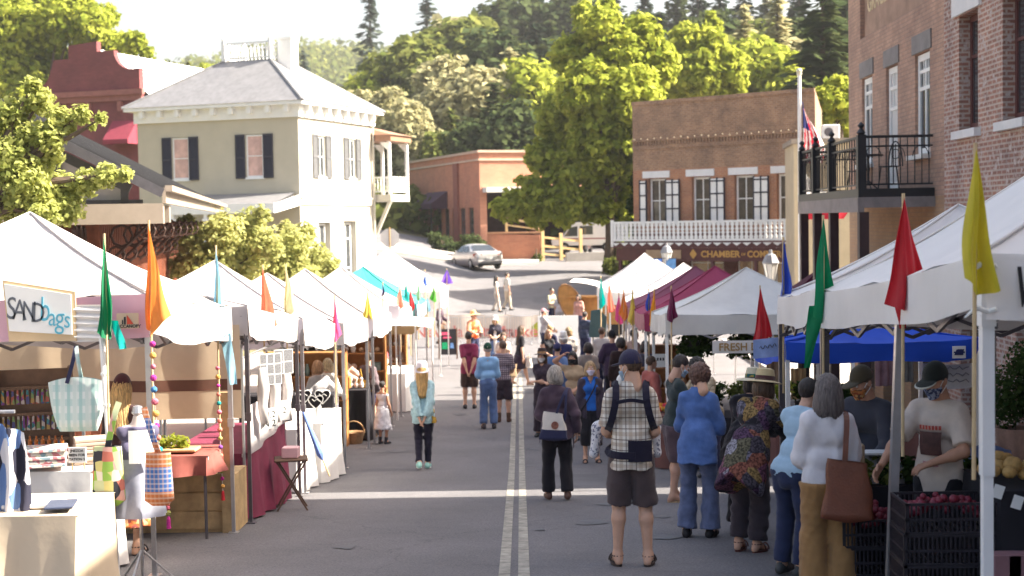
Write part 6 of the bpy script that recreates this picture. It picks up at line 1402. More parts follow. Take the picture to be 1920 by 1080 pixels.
 def lower(name, g):
  wr_ = wrinkle(g.get('wr', .0085), sd + 5); off = g.get('off', .012); pr = [tor[0], cone((0, 0, .0), .116 * fat * hpw, (0, 0, .1), .104 * fat, T), cone((0, .0, -.08), .1 * lf, (0, 0, -.02), .11 * lf, T)]; ln = g.get('len', 1.9); kr, hr = g.get('knee', .066), g.get('hemr', .055)
  if 'skirt' in g:
   z1 = g['skirt']; pr.append(cone((0, 0, .93), .172 * fat, (0, .01, z1), g.get('skr', .23), Fr(sy=.86), flat=True))
  else:
   for hp_, kn, ank in legs:
    if ln <= 1: pr.append(cone(hp_, .093 * lf, hp_ + (kn - hp_) * ln, g.get('hemr', .08) * lf, flat=True))
    else:
     e = kn + (ank - kn) * (ln - 1); cal = kn + (ank - kn) * .28 + np.array([0, .012, 0]); pr += [cone(hp_, .09 * lf, kn, kr * lf), cone(kn, kr * lf, e, hr * lf, flat=True)] + ([cone(kn, .05 * lf, cal, .05 * lf)] if ln > 1.4 else [])
  def post(V_, X, Y_, Z): V_ = V_ + wr_(X, Y_, Z) * (1 if 'skirt' not in g else 1.6); return np.maximum(V_, Z - (O[2] + g.get('waist', .1 if (not top or top.get('hem', -.08) > 0) else -.02)))
  v, f = sdf(pr, res, .02, off, post); npmesh(name, v, f, g['m'], root)
 if bottom: lower(bottom.get('name', 'trousers'), bottom)
 if top: garment(top.get('name', 'shirt'), top)
 if over: garment(over.get('name', 'jacket'), over)
 kind, sc_ = shoes[0], shoes[1]
 for s, ank, fa in F2:
  d = rotz(R(fa)) @ np.array([0, -1., 0]); side = rotz(R(fa)) @ np.array([1., 0, 0]); b0 = np.array([ank[0], ank[1], ank[2] - .085])
  SM = mat('shoe_%02x%02x%02x' % tuple(int(q * 255) for q in sc_), sc_, .6, .15, 9); frF = Fr(b0, rotz(R(fa)), 1.)
  if kind in ('shoe', 'boot'):
   pr = [cone((0, .045, .04), .037, (0, -.06, .042), .042, frF), cone((0, -.06, .036), .042, (0, -.15, .03), .033, frF), cone((0, .03, .05), .036, (0, .0, .095 if kind == 'shoe' else .2), .042 if kind == 'shoe' else .052, frF, True)]
   v, f = sdf(pr, min(res, .014), .025, .004, lambda V_, X, Y_, Z: np.maximum(V_, b0[2] + .003 - Z)); o = npmesh('shoe', v, f, SM, root)
   if len(shoes) > 2:
    q = MB(); c_, s_2 = math.cos(R(fa)), math.sin(R(fa)); q.lathe([(.046, 0), (.047, .018)], n=14, sy=2.5); q.v = [(b0[0] + x_ * c_ - (y_ - .055) * s_2, b0[1] + x_ * s_2 + (y_ - .055) * c_, b0[2] + z_) for x_, y_, z_ in q.v]; q.build('sole', mat('white_sole', (.7, .7, .68), .6, .05), o)
  else:
   q = MB(); c_, s_2 = math.cos(R(fa)), math.sin(R(fa))
   q.lathe([(.044, .0), (.045, .022)], n=14, sy=2.75)
   for yy in (-.14, -.09): q.tube([(.043 * math.cos(a), yy + .055, .018 + .055 * math.sin(a)) for a in [i * math.pi / 8 for i in range(9)]], .008, 5)
   if kind == 'sandal': q.tube([(.045 * math.cos(a), .055 + .047 * math.sin(a), .085) for a in [i * math.pi / 5 for i in range(10)]], .008, 5, closed=True)
   q.v = [(b0[0] + x_ * c_ - (y_ - .055) * s_2, b0[1] + x_ * s_2 + (y_ - .055) * c_, b0[2] + z_) for x_, y_, z_ in q.v]; q.build('sandal', SM, root)
 def onhead(name, v, f, m, **k): return npmesh(name, hc + np.asarray(v) @ Rh.T, f, m, root, **k)
 if hair:
  v, f = hair_mesh(hair[0], .008 if Y < 24 else .013, hair[3] if len(hair) > 3 else .3); onhead('hair', v, f, HAIRM(hair[1], hair[2]))
 if mask is not None:
  k_ = ('mask', hres)
  if k_ not in _cache: _cache[k_] = sdf(HEADP[:9], .007, .02, .009, lambda V_, X, Y_, Z: np.maximum(np.maximum(np.maximum(V_, Z + .012 + .12 * np.abs(X)), -.104 - Z), Y_ + .035), pad=.02)
  o = onhead('face_mask', *_cache[k_], mask)
  q = MB()
  for s in (-1, 1): q.tube([(s * .066, -.045, -.02), (s * .078, -.01, .01), (s * .08, .03, .018)], .003, 4); q.tube([(s * .06, -.045, -.075), (s * .078, -.005, -.045), (s * .08, .03, -.02)], .003, 4)
  q.v = [tuple(hc + Rh @ np.array(p)) for p in q.v]; q.build('ear_loop', MATS.get('zip_tie'), o)
 if hat:
  k, hm = hat[0], hat[1]
  if k in ('cap', 'beanie'):
   pr = [ell((0, .012, .036), (.09, .108, .106 if k == 'cap' else .125))]
   zc = .028
   if k == 'cap': pr.append(ell((0, -.115, .038), (.078, .085, .011)))
   def post(V_, X, Y_, Z): return np.maximum(V_, zc - Z - (.25 * np.minimum(Y_ + .02, .0) if k == 'beanie' else 0) - .18 * np.maximum(Y_, 0))
   v, f = sdf(pr, .007, .012, post=post, pad=.03); o = onhead('cap' if k == 'cap' else 'beanie', v, f, hm[0])
   if k == 'cap' and len(hm) > 1:
    v, f = sdf([ell((0, -.118, .034), (.08, .088, .010))], .006, .01, .003, lambda V_, X, Y_, Z: np.maximum(V_, Y_ + .085)); npmesh('visor', hc + v @ Rh.T, f, hm[1], o)
  else:
   br, ch_, drp = {'straw': (.175, .115, .012), 'wide': (.215, .115, .02), 'bucket': (.13, .10, .055)}[k]
   q = MB(); q.lathe([(br, .055 - drp), (br * .8, .058 - drp * .3), (.098, .062), (.094, .11), (.082, .062 + ch_ * .9), (.05, .062 + ch_), (.002, .065 + ch_)], n=28, sy=1.12, cap=False)
   q.lathe([(br, .052 - drp), (br * .8, .055 - drp * .3), (.096, .056)], n=28, sy=1.12, cap=False)
   tl = rotx(R(-6)); q.v = [tuple(hc + Rh @ (tl @ np.array(p))) for p in q.v]; o = q.build('hat', hm[0], root, smooth=True)
   if len(hm) > 1:
    q = MB(); q.lathe([(.1005, .064), (.097, .105)], n=28, sy=1.12, cap=False); q.v = [tuple(hc + Rh @ (tl @ np.array(p))) for p in q.v]; q.build('hat_band', hm[1], o, smooth=True)
 root['_'] = 0; del root['_']
 return root, dict(T=T, hc=hc, arms=arms, O=O, Rh=Rh, sc=sc)
# ================================================================ THE CROWD
C_ = cl
PLAID = stripemat('plaid_cream', [(0, 12, .1, .36, (.36, .25, .17), .5), (2, 12, .3, .36, (.36, .25, .17), .5), (0, 12, .5, .1, (.10, .06, .05), .75), (2, 12, .7, .1, (.10, .06, .05), .75)], 1, base=(.70, .64, .56))
PLAID2 = stripemat('plaid_dark', [(0, 22, 0, .5, (.03, .02, .04), .6), (2, 22, 0, .5, (.03, .02, .04), .6)], 1, base=(.45, .36, .38))
PLAID3 = stripemat('plaid_tan', [(0, 17, 0, .4, (.22, .17, .10), .5), (2, 17, 0, .4, (.22, .17, .10), .5), (0, 17, .6, .08, (.08, .06, .05), .7)], 1, base=(.46, .38, .27))
BROWNH, DARKH, GREYH, BLONDE, GINGER, SILVER = (.10, .055, .03), (.025, .017, .014), (.40, .35, .30), (.50, .31, .12), (.30, .13, .06), (.13, .105, .10)
BLACKC, NAVY = C_('black', (.018, .016, .02)), C_('navy', (.03, .032, .075)); JEAN = C_('jeans', (.10, .155, .30), sc=9, var=.25); DARKS = C_('dark_brown_shorts', (.085, .06, .06))
MB_, ML_, MD_ = C_('blue_mask', (.30, .42, .55)), C_('lilac_mask', (.62, .58, .72)), C_('black_mask', (.02, .02, .022)); MW_ = C_('white_mask', (.7, .68, .66))
BEH = [(-.05, .20, .87), (.05, .21, .86)]; BPOL = [(-1, .5, .2), (1, .5, .2)]; FRONT = [(-.12, -.30, 1.02), (.12, -.32, 1.0)]; CROSS = [(.10, -.22, 1.10), (-.10, -.25, 1.12)]
W1 = [(-.09, -.14, 0), (.10, .16, .05)]
P = {}
P['plaid'] = person('man in cream plaid shirt, dark shorts and navy cap, wearing a baby carrier', 1187, 11.85, 1.83, 176, 'm', 1.02, head=(48, 12), hands=[(-.13, -.24, 1.0), (.15, -.26, 1.0)], poles=[(-.35, .8, -.3), (.35, .8, -.3)], feet=[(-.13, 0, 0, -12), (.13, -.02, 0, 14)],
 top=dict(m=PLAID, sleeve=.85, sr=.018, hem=-.14, off=.022, neck=.555), bottom=dict(m=DARKS, name='shorts', len=.97, hemr=.092), shoes=('sandal', (.05, .035, .03)), hair=('short', 'brown', BROWNH), hat=('cap', (C_('navy_cap', (.025, .022, .05)),)), mask=MB_)
P['hoodie'] = person('grey haired woman in a plum hooded jacket and black trousers, walking away', 1046, 17.5, 1.69, 183, 'f', 1.16, head=(-38, 4), hands=[(-.27, .0, .86), (.14, -.3, 1.05)], feet=[(-.13, .05, .02), (.12, -.08, 0)], top=dict(m=C_('plum_fleece', (.085, .055, .075)), name='jacket', sleeve=1.92, sr=.014, hem=-.14, off=.03, neck=.56), bottom=dict(m=BLACKC, len=1.95, hemr=.062, knee=.07), shoes=('shoe', (.10, .05, .035)), hair=('bob', 'grey', GREYH), mask=patchmat('flower_mask', [(.5, .4, .05), (.1, .3, .1), (.5, .1, .1)], 40))
P['blue'] = person('blonde masked woman in a bright blue top and open dark cardigan, facing us', 1109, 23, 1.67, 4, 'f', 1.1, top=dict(m=C_('blue_top', (.02, .12, .46)), sleeve=0, vestw=.15, vneck=.12, hem=-.1), over=dict(m=C_('dark_cardigan', (.05, .038, .055)), name='cardigan', sleeve=1.9, sr=.012, open=.085, hem=-.16, off=.036, neck=.5), bottom=dict(m=BLACKC, len=1.45, hemr=.075, knee=.075), shoes=('sandal', (.03, .025, .03)), hair=('bob', 'sandy', (.42, .27, .13)), mask=ML_)
P['teeman'] = person('dark haired man in charcoal tee and brown shorts turned to the right stall', 1262, 17.1, 1.80, 100, 'm', 1.05, lean=8, head=(10, 24), hands=[(-.12, -.42, 1.06), (.14, -.44, 1.04)], feet=[(-.1, .03, 0), (.11, -.05, 0)], top=dict(m=C_('charcoal_tee', (.03, .042, .042)), sleeve=.8, sr=.015, hem=-.08), bottom=dict(m=C_('plum_brown_shorts', (.10, .065, .075)), name='shorts', len=.98, hemr=.095), shoes=('flip', (.45, .33, .2)), hair=('short', 'dark', DARKH), mask=MB_)
P['denim'] = person('curly haired woman in blue denim jacket and jeans, head bowed to the right', 1310, 13.7, 1.70, 158, 'f', 1.12, lean=7, head=(36, 26), hands=[(-.1, -.34, 1.06), (.12, -.36, 1.04)], feet=[(-.13, 0, 0), (.12, .04, 0)], top=dict(m=C_('denim', (.085, .155, .37), sc=7, var=.25), name='jacket', sleeve=1.9, sr=.012, hem=-.2, flare=.01, off=.03, neck=.56), bottom=dict(m=C_('jeans_shade', (.115, .14, .24), sc=9, var=.25), len=1.97, hemr=.088, knee=.066), shoes=('shoe', (.02, .018, .02)), hair=('curly', 'auburn', (.13, .06, .04)), mask=MD_)
P['strawhat'] = person('woman in a multicoloured poncho and straw hat bending over the stall', 1404, 12.6, 1.68, 142, 'f', 1.12, lean=30, head=(0, 2), hands=[(-.16, -.66, .92), (.2, -.64, .9)], feet=[(-.09, 0, 0), (.1, .02, 0)], top=dict(m=BLACKC, name='black_top', sleeve=1.9, sr=.012, hem=-.05), over=dict(m=patchmat('poncho_cloth', [(.06, .03, .06), (.13, .05, .08), (.19, .12, .045), (.12, .11, .14), (.17, .06, .04), (.05, .04, .05), (.2, .19, .22), (.09, .08, .05)], 7.5, fine=45), name='poncho', sleeve=.6, sr=.045, hem=-.30, hemd=-.5, flare=.035, off=.04), bottom=dict(m=C_('charcoal_trousers', (.05, .038, .045)), len=1.9, hemr=.075, knee=.078), shoes=('sandal', (.10, .03, .025)), hair=('bob', 'brownish', BROWNH), hat=('straw', (C_('straw', (.55, .43, .24), bsc=60), C_('dark_band', (.09, .04, .04)))))
P['greenhat'] = person('stooping person in black under a wide cream hat with a green band', 1393, 13.9, 1.66, 145, 'f', 1.05, lean=26, hands=[(-.12, -.55, 1.0), (.16, -.56, .98)], feet=[(-.1, .1, 0), (.12, -.05, 0)], top=dict(m=C_('black_coat', (.022, .018, .022)), name='coat', sleeve=1.9, sr=.016, hem=-.2, off=.04), bottom=dict(m=BLACKC, len=1.95, hemr=.075), shoes=('shoe', (.3, .2, .13), 1), hair=('bob', 'dark', DARKH), hat=('wide', (C_('pale_straw', (.62, .54, .38)), patchmat('green_band', [(.0, .15, .1), (.35, .26, .06), (.02, .09, .09)], 26))))
P['white'] = person('grey bobbed woman in a white blouse and tan trousers, back to us', 1553, 10.0, 1.63, 172, 'f', 1.1, head=(24, 6), hands=[(-.14, -.28, .98), (.15, -.30, 1.0)], poles=[(-.35, .6, -.4), (.35, .6, -.4)], top=dict(m=C_('white_blouse', (.74, .70, .72), trans=.1), name='blouse', sleeve=1.85, sr=.014, hem=-.03, off=.026, wr=.011, neck=.55), bottom=dict(m=C_('tan_trousers', (.33, .175, .068)), len=1.97, hemr=.105, knee=.088, off=.016), shoes=('shoe', (.15, .08, .05)), hair=('longbob', 'silver', SILVER))
P['vest'] = person('half hidden person in pale blue shirt and dark jeans reaching over the produce', 1484, 11.2, 1.62, 130, 'f', .9, lean=22, hands=[(-.15, -.55, 1.0), (.15, -.6, 1.0)], top=dict(m=C_('pale_blue_shirt', (.36, .50, .62)), sleeve=1.9, sr=.015, hem=-.1), bottom=dict(m=C_('dark_jeans', (.028, .035, .08)), len=1.95, hemr=.07), hair=('short', 'dark', DARKH))
P['leafmask'] = person('vendor in dark jacket, olive cap and orange leaf mask leaning to the left', 1640, 11.1, 1.72, -42, 'm', 1.05, lean=16, head=(-18, 14), hands=[(-.22, -.46, .98), (.22, -.42, .95)], top=dict(m=C_('ink_jacket', (.045, .045, .06)), name='jacket', sleeve=1.6, sr=.018, hem=-.15, off=.034), bottom=dict(m=NAVY), hair=('short', 'brown', BROWNH), hat=('cap', (C_('olive_cap', (.06, .045, .025)),)), mask=patchmat('leaf_mask', [(.45, .16, .05), (.3, .07, .03), (.55, .32, .12), (.12, .06, .04)], 55), skin=1)
P['teevendor'] = person('vendor in a cream printed tee and pale visored cap behind the crates', 1762, 9.95, 1.71, -38, 'm', 1.0, lean=4, head=(-14, 20), hands=[(-.30, -.44, .98), (.04, -.27, 1.03)], poles=[(-1, .3, -.4), (1.2, .3, -.5)], top=dict(m=C_('cream_tee', (.60, .50, .43)), sleeve=.85, sr=.022, hem=-.14, off=.034), bottom=dict(m=BLACKC), hair=('short', 'dark', DARKH), hat=('cap', (C_('black_cap', (.022, .025, .022)), C_('visor_cream', (.55, .52, .45)))), mask=patchmat('blue_print_mask', [(.05, .06, .12), (.3, .33, .42), (.08, .1, .2)], 70), skin=1)
P['mint'] = person('woman in a mint cardigan and lilac hat strolling away, hands clasped behind her', 795, 22.4, 1.70, 180, 'f', .98, hands=BEH, poles=BPOL, feet=[(-.06, -.10, 0), (.07, .16, .05)], top=dict(m=C_('mint_knit', (.36, .52, .55), sc=18, var=.3), name='cardigan', sleeve=1.92, sr=.012, hem=-.17, flare=.015, off=.03), bottom=dict(m=C_('black_leggings', (.016, .014, .028)), len=1.93, hemr=.047, knee=.06, off=.006), shoes=('shoe', (.36, .66, .58), 1), hair=('long', 'honey', (.52, .31, .11), .36), hat=('bucket', (C_('lilac_hat', (.62, .56, .60)),)))
P['maroon'] = person('balding man in a maroon tee and brown shorts, hands clasped behind him in the sun', 881, 32.7, 1.80, 180, 'm', 1.08, hands=BEH, poles=BPOL, top=dict(m=C_('maroon_tee', (.22, .03, .075)), sleeve=.85, sr=.02, hem=-.14, off=.03), bottom=dict(m=C_('brown_shorts', (.07, .045, .04)), name='shorts', len=.97, hemr=.1), shoes=('shoe', (.03, .025, .03)), hair=('short', 'dark', DARKH))
P['jeans'] = person('older man in a light blue shirt, jeans and dark green cap, back to us', 917, 28.7, 1.76, 184, 'm', 1.02, hands=[(-.1, -.28, 1.0), (.12, -.28, 1.0)], top=dict(m=C_('sky_shirt', (.26, .46, .72)), sleeve=1.9, sr=.022, hem=.03, off=.026), bottom=dict(m=JEAN, len=1.95, hemr=.075, knee=.07), shoes=('shoe', (.03, .025, .03)), hair=('short', 'white', (.5, .47, .43)), hat=('cap', (C_('green_cap', (.01, .05, .03)),)))
P['plaid2'] = person('person in a dark plaid shirt, shorts and brown boots, partly behind the light blue shirt', 945, 29.9, 1.74, 175, 'm', .98, head=(20, 0), hands=[(-.12, -.28, 1.0), (.2, -.2, .98)], top=dict(m=PLAID2, sleeve=.9, sr=.02, hem=-.1), bottom=dict(m=C_('dark_shorts2', (.05, .035, .045)), name='shorts', len=1.0, hemr=.1), shoes=('boot', (.09, .045, .025)), hair=('short', 'brown', BROWNH))
P['walker'] = person('long haired woman in black striding right with a white bag, legs in the sun', 975, 38, 1.66, 110, 'f', .95, lean=5, feet=[(-.06, -.26, 0), (.06, .24, .08)], top=dict(m=BLACKC, sleeve=.8, hem=-.1), bottom=dict(m=C_('dark_skirt', (.04, .025, .04)), skirt=.52, skr=.2, name='skirt'), shoes=('flip', (.4, .3, .2)), hair=('long', 'brown', BROWNH, .36))
P['orangeman'] = person('person in an orange vest and tan sun hat by the banner', 889, 45, 1.72, 30, 'm', 1.05, head=(50, 0), hands=[(-.12, -.3, 1.05), (.14, -.3, 1.1)], top=dict(m=C_('peach_shirt', (.62, .30, .18)), sleeve=1.9, sr=.01, hem=-.06), over=dict(m=C_('orange_vest', (.74, .13, .03)), name='vest', sleeve=0, hem=-.1, off=.04), bottom=dict(m=NAVY), hair=('short', 'brown', BROWNH), hat=('wide', (C_('tan_hat', (.62, .38, .17)),)))
P['apron'] = person('person in a dark top, white apron and white hat before the banner', 930, 44, 1.62, -5, 'f', 1., hands=[(-.1, -.28, 1.05), (.1, -.28, 1.05)], top=dict(m=C_('charcoal_top', (.035, .03, .045)), sleeve=.9, sr=.01, hem=-.1), over=dict(m=C_('white_apron', (.66, .63, .62)), name='apron', sleeve=0, vestw=.06, hem=-.4, flare=.0, off=.035, vneck=.2), bottom=dict(m=JEAN), hair=('bob', 'sandy', (.42, .27, .13)), hat=('bucket', (C_('white_hat', (.72, .70, .66)),)))
P['hatwoman'] = person('woman in a dark brimmed hat and white mask with long brown hair, arms folded', 1019, 27.2, 1.68, -14, 'f', 1., hands=CROSS, top=dict(m=C_('dark_print', (.05, .035, .05), var=.5, sc=30), sleeve=.9, sr=.012, hem=-.08), bottom=dict(m=C_('dark_print2', (.045, .03, .04)), len=1.9, hemr=.08), hair=('long', 'brown', (.18, .095, .05), .34), hat=('straw', (C_('brown_felt', (.05, .032, .03)), C_('tan_band', (.35, .2, .1)))), mask=MW_)
P['bluejacket'] = person('person in a faded blue jacket and navy cap beside the woman with raised arm', 1047, 29, 1.72, 165, 'm', 1.05, hands=[(-.25, -.1, .9), (.2, -.2, 1.0)], top=dict(m=C_('faded_blue', (.12, .19, .36)), name='jacket', sleeve=1.9, sr=.016, hem=-.14, off=.034), bottom=dict(m=NAVY), hair=('short', 'dark', DARKH), hat=('cap', (C_('navy_cap2', (.03, .03, .09)),)))
P['armup'] = person('dark haired woman in tan top and black mask, one arm raised', 1076, 26.6, 1.68, -16, 'f', .98, hands=[(-.17, -.10, 1.66), (.13, -.3, 1.02)], poles=[(-1, -.1, .5), (.5, .6, -.4)], top=dict(m=C_('tan_top', (.42, .30, .19)), sleeve=.5, hem=-.05), bottom=dict(m=C_('brown_trousers', (.10, .06, .045))), hair=('long', 'black', (.018, .013, .012), .28), mask=MD_, skin=1)
P['navytop'] = person('woman in a navy top with hair tied up, side on near the white board', 1033, 38, 1.68, 150, 'f', 1.02, hands=[(-.12, -.3, 1.0), (.2, -.2, 1.05)], top=dict(m=C_('navy_top', (.025, .025, .055)), sleeve=.8, hem=-.02), bottom=dict(m=C_('pale_jeans', (.35, .45, .55)), len=1.9), hair=('bun', 'sandy', (.42, .27, .13)))
P['farpair'] = person('dark haired woman in cream walking beyond the banner, left of a pair', 931, 63, 1.64, 100, 'f', .95, feet=W1, top=dict(m=C_('cream_top', (.62, .54, .46)), sleeve=.8, hem=-.1), bottom=dict(m=C_('cream_trousers', (.5, .42, .36))), hair=('long', 'black', (.018, .013, .012), .3))
P['farpair2'] = person('person in a grey tee walking beyond the banner, right of a pair', 951, 63.5, 1.72, 120, 'm', .98, feet=W1, top=dict(m=C_('grey_tee', (.46, .44, .42)), sleeve=.8, hem=-.1), bottom=dict(m=C_('stone_trousers', (.45, .38, .3))), hair=('short', 'dark', DARKH))
P['trailerman'] = person('man in a khaki tee waiting at the wooden trailer', 1035, 57, 1.76, 40, 'm', 1.05, top=dict(m=C_('khaki_tee', (.36, .33, .24)), sleeve=.8, hem=-.1), bottom=dict(m=NAVY), hair=('short', 'dark', DARKH), hands=FRONT)
P['trailerwoman'] = person('brown haired woman in white at the wooden trailer, back to us', 1050, 56.5, 1.6, 170, 'f', 1.05, top=dict(m=C_('white_top', (.64, .60, .62)), sleeve=.8, hem=-.1), bottom=dict(m=C_('white_trousers', (.55, .52, .52))), hair=('long', 'brown', BROWNH, .3))
P['server'] = person('dark haired server behind the wooden trailer counter', 1086, 54.3, 1.72, -30, 'f', 1., dz=0, top=dict(m=C_('rose_top', (.5, .25, .2)), sleeve=.8), bottom=dict(m=NAVY), hair=('bob', 'dark', DARKH))
P['leaning'] = person('blonde woman in dark clothes at the end of the left row, foot raised', 826, 52, 1.66, 70, 'f', .95, feet=[(-.08, -.12, 0), (.08, .14, .12)], hands=[(-.2, -.2, .95), (.2, -.25, 1.0)], top=dict(m=C_('plum_top', (.06, .035, .05)), sleeve=1.9, hem=-.1), bottom=dict(m=C_('brown_leggings', (.13, .08, .05)), hemr=.05, knee=.06), hair=('long', 'gold', (.55, .35, .14), .3))
P['child'] = person('small girl in a white sundress with dark hair at the black covered table', 719, 26.4, 1.19, 150, 'f', 1.0, hands=[(-.2, -.14, .86), (.2, -.2, .9)], top=dict(m=C_('white_dress', (.66, .63, .66)), name='dress', sleeve=.12, hem=-.02, neck=.44), bottom=dict(m=C_('white_dress', (.66, .63, .66)), name='dress_skirt', skirt=.42, skr=.27, waist=.12), shoes=('boot', (.02, .018, .025)), hair=('bun', 'dark', DARKH), skin=1)
P['shortsw'] = person('woman in grey tee and navy shorts at the black covered table', 693, 27.6, 1.68, 150, 'f', .98, head=(30, 0), hands=[(-.22, -.12, .9), (.14, -.34, 1.04)], feet=[(-.08, .05, 0), (.09, -.06, 0)], top=dict(m=C_('grey_knit', (.15, .11, .12)), sleeve=1.6, sr=.01, hem=-.04), bottom=dict(m=C_('navy_shorts', (.02, .018, .06)), name='shorts', len=.5, hemr=.11), shoes=('flip', (.4, .28, .18)), hair=('bun', 'dark', DARKH))
P['greylong'] = person('reddish haired woman in a long grey top browsing the wooden shelves', 604, 24.6, 1.70, 215, 'f', 1.02, lean=8, hands=[(-.32, -.25, 1.05), (.15, -.34, 1.05)], top=dict(m=C_('heather_grey', (.44, .42, .43)), name='tunic', sleeve=1.9, sr=.012, hem=-.25, flare=.03, off=.03), bottom=dict(m=C_('mauve_trousers', (.22, .16, .17)), len=1.95, hemr=.085), hair=('bob', 'ginger', (.46, .25, .13)))
P['greylong2'] = person('pale blonde person just behind the long grey top, in white', 618, 25.6, 1.68, 160, 'f', 1.0, hands=FRONT, top=dict(m=C_('white_linen', (.68, .64, .6)), sleeve=1.8, hem=-.15, off=.03), bottom=dict(m=C_('slate', (.13, .15, .24))), hair=('bob', 'blond', (.56, .42, .25)))
P['peach'] = person('long haired vendor in a peach dress behind the black covered table', 645, 28.8, 1.72, 75, 'f', 1.0, hands=[(-.2, -.42, 1.05), (.15, -.44, 1.03)], top=dict(m=C_('peach_dress', (.60, .42, .33)), name='dress', sleeve=1.9, sr=.014, hem=-.4, flare=.06, off=.03), bottom=dict(m=C_('peach_dress', (.60, .42, .33)), skirt=.2, skr=.26, name='dress_skirt'), hair=('long', 'copper', (.36, .17, .07), .36))
P['coral'] = person('person in a coral red top beyond the girl in white', 712, 33.6, 1.7, 20, 'f', 1., hands=FRONT, top=dict(m=C_('coral_top', (.62, .12, .13)), sleeve=.8), bottom=dict(m=NAVY), hair=('bob', 'brown', BROWNH))
P['plaidvendor'] = person('bearded vendor in a tan plaid shirt leaning over the plant table', 1338, 20.2, 1.83, -60, 'm', 1.05, lean=24, head=(-10, 10), hands=[(-.2, -.55, 1.02), (.2, -.5, 1.0)], top=dict(m=PLAID3, sleeve=1.85, sr=.022, hem=-.1, off=.034), bottom=dict(m=NAVY), hair=('curly', 'dark', DARKH), mask=C_('brown_beard', (.10, .055, .04)), skin=1)
P['darkjacket'] = person('tall person in a dark purple jacket and black cap, back to us', 1150, 31.5, 1.84, 160, 'm', 1.1, hands=[(-.2, -.2, 1.0), (.2, -.2, 1.0)], top=dict(m=C_('dark_purple', (.05, .03, .06)), name='jacket', sleeve=1.9, sr=.02, hem=-.16, off=.038), bottom=dict(m=BLACKC), hair=('short', 'dark', DARKH), hat=('cap', (C_('black_cap2', (.012, .012, .014)),)))
P['brownhood'] = person('person in a dark brown jacket with dark hair beside the purple jacket', 1166, 29.8, 1.76, 185, 'm', 1.1, top=dict(m=C_('dark_brown', (.04, .022, .02)), name='jacket', sleeve=1.9, sr=.02, hem=-.2, off=.038), bottom=dict(m=BLACKC), hair=('curly', 'dark', DARKH))
P['beige'] = person('dark haired man in a beige shirt under the rose canopy edge', 1190, 32.5, 1.8, 120, 'm', 1.05, hands=FRONT, top=dict(m=C_('beige_shirt', (.42, .31, .26)), sleeve=.9, sr=.02, hem=-.1), bottom=dict(m=NAVY), hair=('short', 'dark', DARKH))
P['greyshirt'] = person('person in a grey long sleeved shirt and pink cap by the dark board', 1020, 47, 1.68, 110, 'm', 1., hands=[(-.15, -.4, .95), (.15, -.4, .95)], top=dict(m=C_('light_grey_shirt', (.44, .40, .40)), sleeve=1.9, sr=.012, hem=-.1), bottom=dict(m=NAVY), hair=('short', 'dark', DARKH), hat=('cap', (C_('pink_cap', (.5, .28, .3)),)))
P['beanie'] = person('blonde girl in a dark beanie and orange patterned skirt at the bag stall', 238, 13.1, 1.68, 170, 'f', .95, hands=[(-.14, -.3, 1.0), (.14, -.3, 1.0)], top=dict(m=C_('dark_cardigan2', (.06, .03, .03)), sleeve=1.9, hem=-.05), bottom=dict(m=patchmat('orange_print', [(.42, .09, .03), (.55, .30, .15), (.2, .05, .04), (.5, .17, .05)], 26), name='skirt', skirt=.30, skr=.25), shoes=('sandal', (.03, .022, .02), 0), hair=('long', 'blonde', (.62, .40, .17), .36), hat=('beanie', (C_('dark_beanie', (.06, .018, .025)),)))
P['stripes'] = person('woman with sunlit hair behind the navy top, arms bare', 1030, 36.5, 1.62, 30, 'f', .95, hands=FRONT, top=dict(m=C_('black_tank', (.02, .02, .025)), sleeve=.1, hem=-.05), bottom=dict(m=C_('brown_stripes', (.25, .12, .09))), hair=('long', 'tawny', (.36, .19, .1), .3))
P['whitecap'] = person('person in a white sun hat and dark blue sweater near the hat woman', 1058, 33, 1.72, 170, 'f', 1.08, top=dict(m=C_('deep_blue', (.035, .04, .12)), sleeve=1.9, sr=.015, hem=-.12), bottom=dict(m=NAVY), hair=('bob', 'white2', (.5, .47, .43)), hat=('bucket', (C_('white_hat2', (.74, .72, .69)),)))
P['hatcream'] = person('brown haired woman in a peach top holding a paper bag mid street', 945, 36, 1.6, 10, 'f', 1., hands=FRONT, top=dict(m=C_('peach_top', (.60, .45, .36)), sleeve=.7, hem=-.08), bottom=dict(m=C_('stone2', (.42, .34, .28))), hair=('long', 'brown', BROWNH, .25))
for i, (px, Y, fc, h, c, hc_, lb) in enumerate(((1105, 29.5, 175, 1.7, (.30, .24, .2), DARKH, 'dark haired person in stone grey between the blue top and the purple jacket'), (1130, 34.5, 150, 1.75, (.5, .46, .43), BROWNH, 'person in pale grey half hidden left of the purple jacket'), (1212, 29, 200, 1.74, (.10, .10, .16), DARKH, 'person in slate blue under the rose canopy edge, behind the gold pennant leg'), (1222, 24.5, 120, 1.68, (.42, .12, .1), BROWNH, 'person in brick red half hidden by the charcoal tee'), (1068, 36, 190, 1.7, (.55, .5, .45), (.3, .2, .1), 'person in cream behind the white hat, far mid street'), (1098, 44, 160, 1.72, (.05, .06, .1), DARKH, 'person in dark navy by the slate panel'), (662, 30.8, 60, 1.7, (.62, .58, .55), BROWNH, 'brown haired seller in white behind the black cloth stall'), (735, 36.5, 20, 1.68, (.3, .34, .4), DARKH, 'seller in grey blue beside the far white table'))):
 P['x%d' % i] = person(lb, px, Y, h, fc, 'm' if i % 2 else 'f', 1.03, hands=FRONT if i % 3 else None, top=dict(m=C_('extra_%d' % i, c), sleeve=1.9 if i % 2 else .8, sr=.014, hem=-.12), bottom=dict(m=NAVY if i % 2 else BLACKC, len=1.93, hemr=.075), hair=('short' if i % 2 else 'bob', 'dark' if hc_ is DARKH else 'ex%d' % i, hc_))
